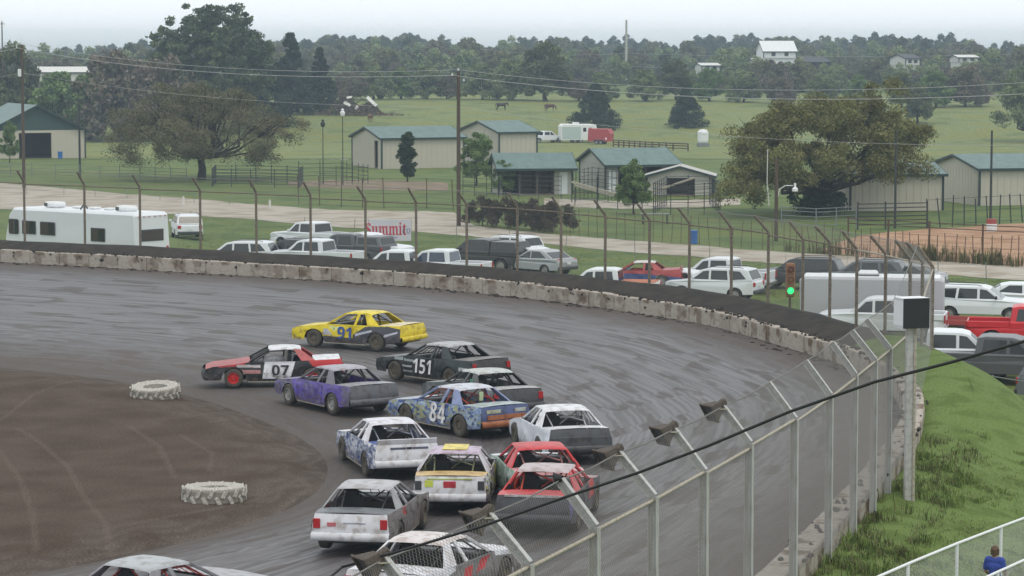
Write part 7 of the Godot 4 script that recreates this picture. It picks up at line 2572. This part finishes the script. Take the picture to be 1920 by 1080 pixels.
func field_things() -> void:
	horse("dark brown horse standing in the pasture, left of the two by the trees", 940, 208, PI * 0.02, mat("dark_bay", lin(0.045, 0.032, 0.026), 0.8), 0.55)
	horse("reddish brown horse in the pasture, right of the dark one", 1031, 210, -0.5, mat("bay", lin(0.11, 0.055, 0.035), 0.8), 1.0)
	horse("chestnut horse below the brush pile at the pasture's left end", 694, 230, 1.9, mat("chestnut", lin(0.22, 0.12, 0.06), 0.8), 0.9)
	var p := T(1023, 268)
	vehicle("pickup", "white crew cab pickup standing in the pasture behind the beige barn", p, 150, lin(0.74, 0.76, 0.8), {"group": "vehicles standing in the pasture"})
	# camper and red stock trailer
	p = T(1084, 268)
	var t := thing("camper_trailer", "pale aqua and white camper beside the red trailer in the pasture", "camper", p, 0.18)
	var b := shell([Vector2(2.9, 0.5), Vector2(3.0, 1.6), Vector2(2.6, 2.9), Vector2(-2.6, 3.0), Vector2(-2.95, 2.7), Vector2(-2.95, 0.5)], 1.2, 0.5, [], 0.0, 0.1)
	part(t, "body", b, M.white_paint)
	b = MB.new()
	b.box(Vector3(-1.3, 1.6, 1.21), Vector3(3.0, 1.9, 0.03), 0.01)
	part(t, "side_panel", b, mat("aqua", lin(0.45, 0.55, 0.54), 0.5))
	b = MB.new()
	b.box(Vector3(-0.4, 3.1, 0), Vector3(1.0, 0.3, 0.8), 0.08)
	part(t, "air_conditioner", b, M.white_paint)
	for x in [0.8, 1.7]:
		b = MB.new()
		b.box(Vector3(x, 2.1, 1.215), Vector3(0.5, 0.6, 0.03), 0.01)
		part(t, "window", b, M.glass)
	b = MB.new()
	b.box(Vector3(2.4, 1.4, 1.215), Vector3(0.6, 1.7, 0.03), 0.01)
	part(t, "door", b, M.grey_metal)
	var ws := wheel_meshes(0.36, 0.2, 0.2)
	for x in [0.2, -0.7]:
		for s in [-1.0, 1.0]:
			add_wheel(t, Vector3(x, 0.36, s * 1.05), ws, M.rubber, M.rim_grey)
	p = T(1126, 271)
	t = thing("stock_trailer", "red stock trailer parked beside the camper in the pasture", "trailer", p, -0.35)
	b = shell([Vector2(1.75, 0.5), Vector2(1.85, 1.7), Vector2(1.5, 2.4), Vector2(-1.7, 2.45), Vector2(-1.75, 0.5)], 1.0, 0.5, [], 0.0, 0.08)
	part(t, "body", b, mat("trailer_red", lin(0.40, 0.05, 0.055), 0.5))
	b = MB.new()
	b.box(Vector3(0.0, 0.62, 1.01), Vector3(1.6, 0.28, 0.05), 0.02)
	part(t, "fender", b, M.charcoal)
	b = MB.new()
	b.box(Vector3(1.2, 0.95, 1.01), Vector3(0.25, 0.3, 0.03), 0.0)
	part(t, "light_panel", b, M.white_paint)
	for x in [0.35, -0.35]:
		for s in [-1.0, 1.0]:
			add_wheel(t, Vector3(x, 0.36, s * 0.95), ws, M.rubber, M.rim_grey)
	p = T(1318, 276)
	t = thing("tank_trailer", "small white tank by the big olive tree's left edge", "tank", p, 0.3)
	b = MB.new()
	b.lathe(Vector3(0, 0.6, 0), [Vector2(0, 0), Vector2(0.7, 0.05), Vector2(0.8, 0.3), Vector2(0.8, 1.6), Vector2(0.55, 1.95), Vector2(0, 2.05)], 14, Basis(Vector3.RIGHT, -PI * 0.5))
	part(t, "tank", b, M.white_plastic)
	b = MB.new()
	b.box(Vector3(0, 0.3, 0), Vector3(1.5, 0.6, 1.4), 0.03)
	part(t, "stand", b, M.grey_pipe)
	# low timber rail beyond the stables
	pipe_fence("pasture_rail", "low rusty brown rail fence right of the red trailer", [T(1150, 276), T(1210, 280), T(1262, 283), T(1290, 284)], 1.1, [0.4, 0.75, 1.05], 2.4, M.rust_pipe, 0.09, {"rail": 0.9})
	# heap of brush and scrap
	p = T(665, 215)
	t = thing("brush_pile", "heap of dead brush and scrap with white sheets at the pasture's left end", "brush pile", p)
	b = MB.new()
	b.cols = true
	var r := RandomNumberGenerator.new()
	r.seed = 77
	var cols := [Color(0.14, 0.10, 0.075), Color(0.19, 0.15, 0.11), Color(0.10, 0.09, 0.05), Color(0.13, 0.14, 0.06), Color(0.2, 0.13, 0.1)]
	for i in 5200:
		var x := r.randfn() * 3.0
		var z := r.randfn() * 1.6
		var top: float = 3.3 * exp(-pow((x + 1.8) / 2.6, 2.0) - z * z / 5.0) + 2.2 * exp(-pow((x - 2.8) / 1.5, 2.0) - z * z / 4.0)
		b.col = cols[r.randi() % 5]
		leaf(b, Vector3(x, top * pow(r.randf(), 0.4), z), 0.22, r)
	part(t, "brush", b, M.coloured)
	b = MB.new()
	for i in 130:
		var x := r.randfn() * 3.0
		var top: float = 3.0 * exp(-pow((x + 1.8) / 2.6, 2.0)) + 1.9 * exp(-pow((x - 2.8) / 1.5, 2.0))
		var o := Vector3(x, top * r.randf(), r.randfn() * 1.2)
		b.tube([o, o + Vector3(r.randfn(), r.randf() * 0.9, r.randfn()) * 1.1], [0.05, 0.02], 4, false)
	part(t, "branches", b, M.bark)
	for e in [[Vector3(3.0, 2.3, 0.9), Vector3(2.2, 0.08, 0.9), -0.75], [Vector3(-1.2, 1.9, 1.5), Vector3(1.3, 0.08, 0.8), -0.5], [Vector3(-0.9, 3.0, 0.6), Vector3(0.9, 0.06, 0.6), 0.2], [Vector3(0.4, 1.2, 1.6), Vector3(0.8, 0.3, 0.5), 0.9]]:
		b = MB.new()
		b.box(e[0], e[1], 0.02, Basis(Vector3.BACK, e[2]) * Basis(Vector3.RIGHT, 0.6))
		part(t, "scrap_sheet", b, M.old_white)

# ------------------------------------------------------------------ grass and weeds
func tuft(s: int, n: int, h: float, cols: Array) -> ArrayMesh:
	var b := MB.new()
	b.cols = true
	var r := RandomNumberGenerator.new()
	r.seed = s
	for i in n:
		var a := r.randf() * TAU
		var o := Vector3(r.randfn() * 0.07, 0, r.randfn() * 0.07)
		var l := h * r.randf_range(0.5, 1.15)
		var d := Vector3(cos(a), 0, sin(a))
		var w := Vector3(-d.z, 0, d.x) * 0.008
		var m := o + Vector3(0, l * 0.6, 0) + d * l * 0.18
		var e := o + Vector3(0, l * 0.85, 0) + d * l * 0.6
		b.col = cols[r.randi() % cols.size()]
		b.quad(o - w, o + w, m + w * 0.8, m - w * 0.8)
		b.tri(m - w * 0.8, m + w * 0.8, e)
	return b.mesh()

func weeds() -> void:
	var green := [Color(0.13, 0.195, 0.045), Color(0.16, 0.235, 0.058), Color(0.195, 0.265, 0.078), Color(0.22, 0.25, 0.10)]
	var tired := [Color(0.14, 0.125, 0.06), Color(0.10, 0.10, 0.04), Color(0.17, 0.13, 0.08), Color(0.08, 0.10, 0.03)]
	var near := [[0.62, 0.52], [0.95, 0.55], [1.5, 0.48], [2.1, 0.32], [2.8, 0.12], [3.4, -0.05], [5.6, -0.75], [8.6, -1.75], [10.4, -2.25]]
	var sets := [[tuft(1, 12, 0.06, green), []], [tuft(2, 14, 0.16, green), []], [tuft(3, 12, 0.24, tired), []], [tuft(4, 16, 0.36, green), []]]
	var clump := noise(81, 0.25, 3)
	var dn := noise(64, 0.5, 3)
	for i in 17000:
		var k := rng.randf_range(14.0, 47.0)
		var j := int(k)
		var q := wall_line[j].lerp(wall_line[j + 1], k - j)
		var s := 0.7 + 9.0 * pow(rng.randf(), 1.1)
		var o := out_of(wall_line, j).lerp(out_of(wall_line, j + 1), k - j)
		var p := q + o * s
		if q.y > 90.0:
			continue
		var h := knots(s, near)
		h = 0.0
		for m in near.size() - 1:
			if s >= near[m][0] and s <= near[m + 1][0]:
				h = lerpf(near[m][1], near[m + 1][1], (s - near[m][0]) / (near[m + 1][0] - near[m][0]))
		h += dn.get_noise_2d(p.x, p.y) * 0.1
		var c := clump.get_noise_2d(p.x, p.y)
		var kind := 0
		if s < 2.4 and c > 0.05:
			kind = 3 if rng.randf() < 0.15 else 1
		elif c > 0.2 and s < 4.5:
			kind = 1
		if s < 2.2 and rng.randf() < 0.3:
			kind = 2
		if s < 1.8 and c < -0.12 and rng.randf() < 0.8:
			continue                                   # bare earth by the posts
		sets[kind][1].append(Transform3D(Basis(Vector3.UP, rng.randf() * TAU).scaled(Vector3.ONE * rng.randf_range(0.7, 1.3)), at3(p, h - 0.02)))
	var called := ["short_grass", "long_grass", "dry_weeds", "tall_weeds"]
	var says := ["short green grass on the bank outside the near fence", "longer green grass in clumps on the near bank", "dry brownish weeds along the foot of the near fence", "tall green weeds along the foot of the near fence"]
	for k in 4:
		if sets[k][1]:
			meta(scatter(called[k], sets[k][0], sets[k][1], M.coloured), says[k], "grass", "", "stuff")
	# weeds along the stake fence by the arena
	var xf := []
	for i in 420:
		var x := rng.randf_range(1480.0, 1930.0)
		var thick := 1.0 if (x > 1690 and x < 1755) or (x > 1848 and x < 1874) else 0.12
		if rng.randf() > thick:
			continue
		var p := T(x, 472.0 + (x - 1480.0) * 0.069 - rng.randf() * 3.0)
		xf.append(Transform3D(Basis(Vector3.UP, rng.randf() * TAU).scaled(Vector3(2.5, rng.randf_range(2.0, 6.0), 2.5)), p))
	meta(scatter("fence_weeds", sets[2][0], xf, M.coloured), "tall dry weeds growing through the arena's stake fence", "weeds", "", "stuff")
	# rough grass on the lot and on the verge of the road
	xf = []
	for i in 6000:
		var gx := rng.randf_range(330.0, 1960.0)
		var p := T(gx, knots(gx, [[330.0, 404.0], [620.0, 428.0], [850.0, 443.0], [1190.0, 477.0], [1960.0, 531.0]]) + 70.0 * pow(rng.randf(), 1.4))
		xf.append(Transform3D(Basis(Vector3.UP, rng.randf() * TAU).scaled(Vector3.ONE * rng.randf_range(0.8, 1.7)), p - Vector3(0, 0.01, 0)))
	meta(scatter("verge_grass", sets[0][0], xf, M.coloured), "rough green grass between the parked vehicles", "grass", "", "stuff")
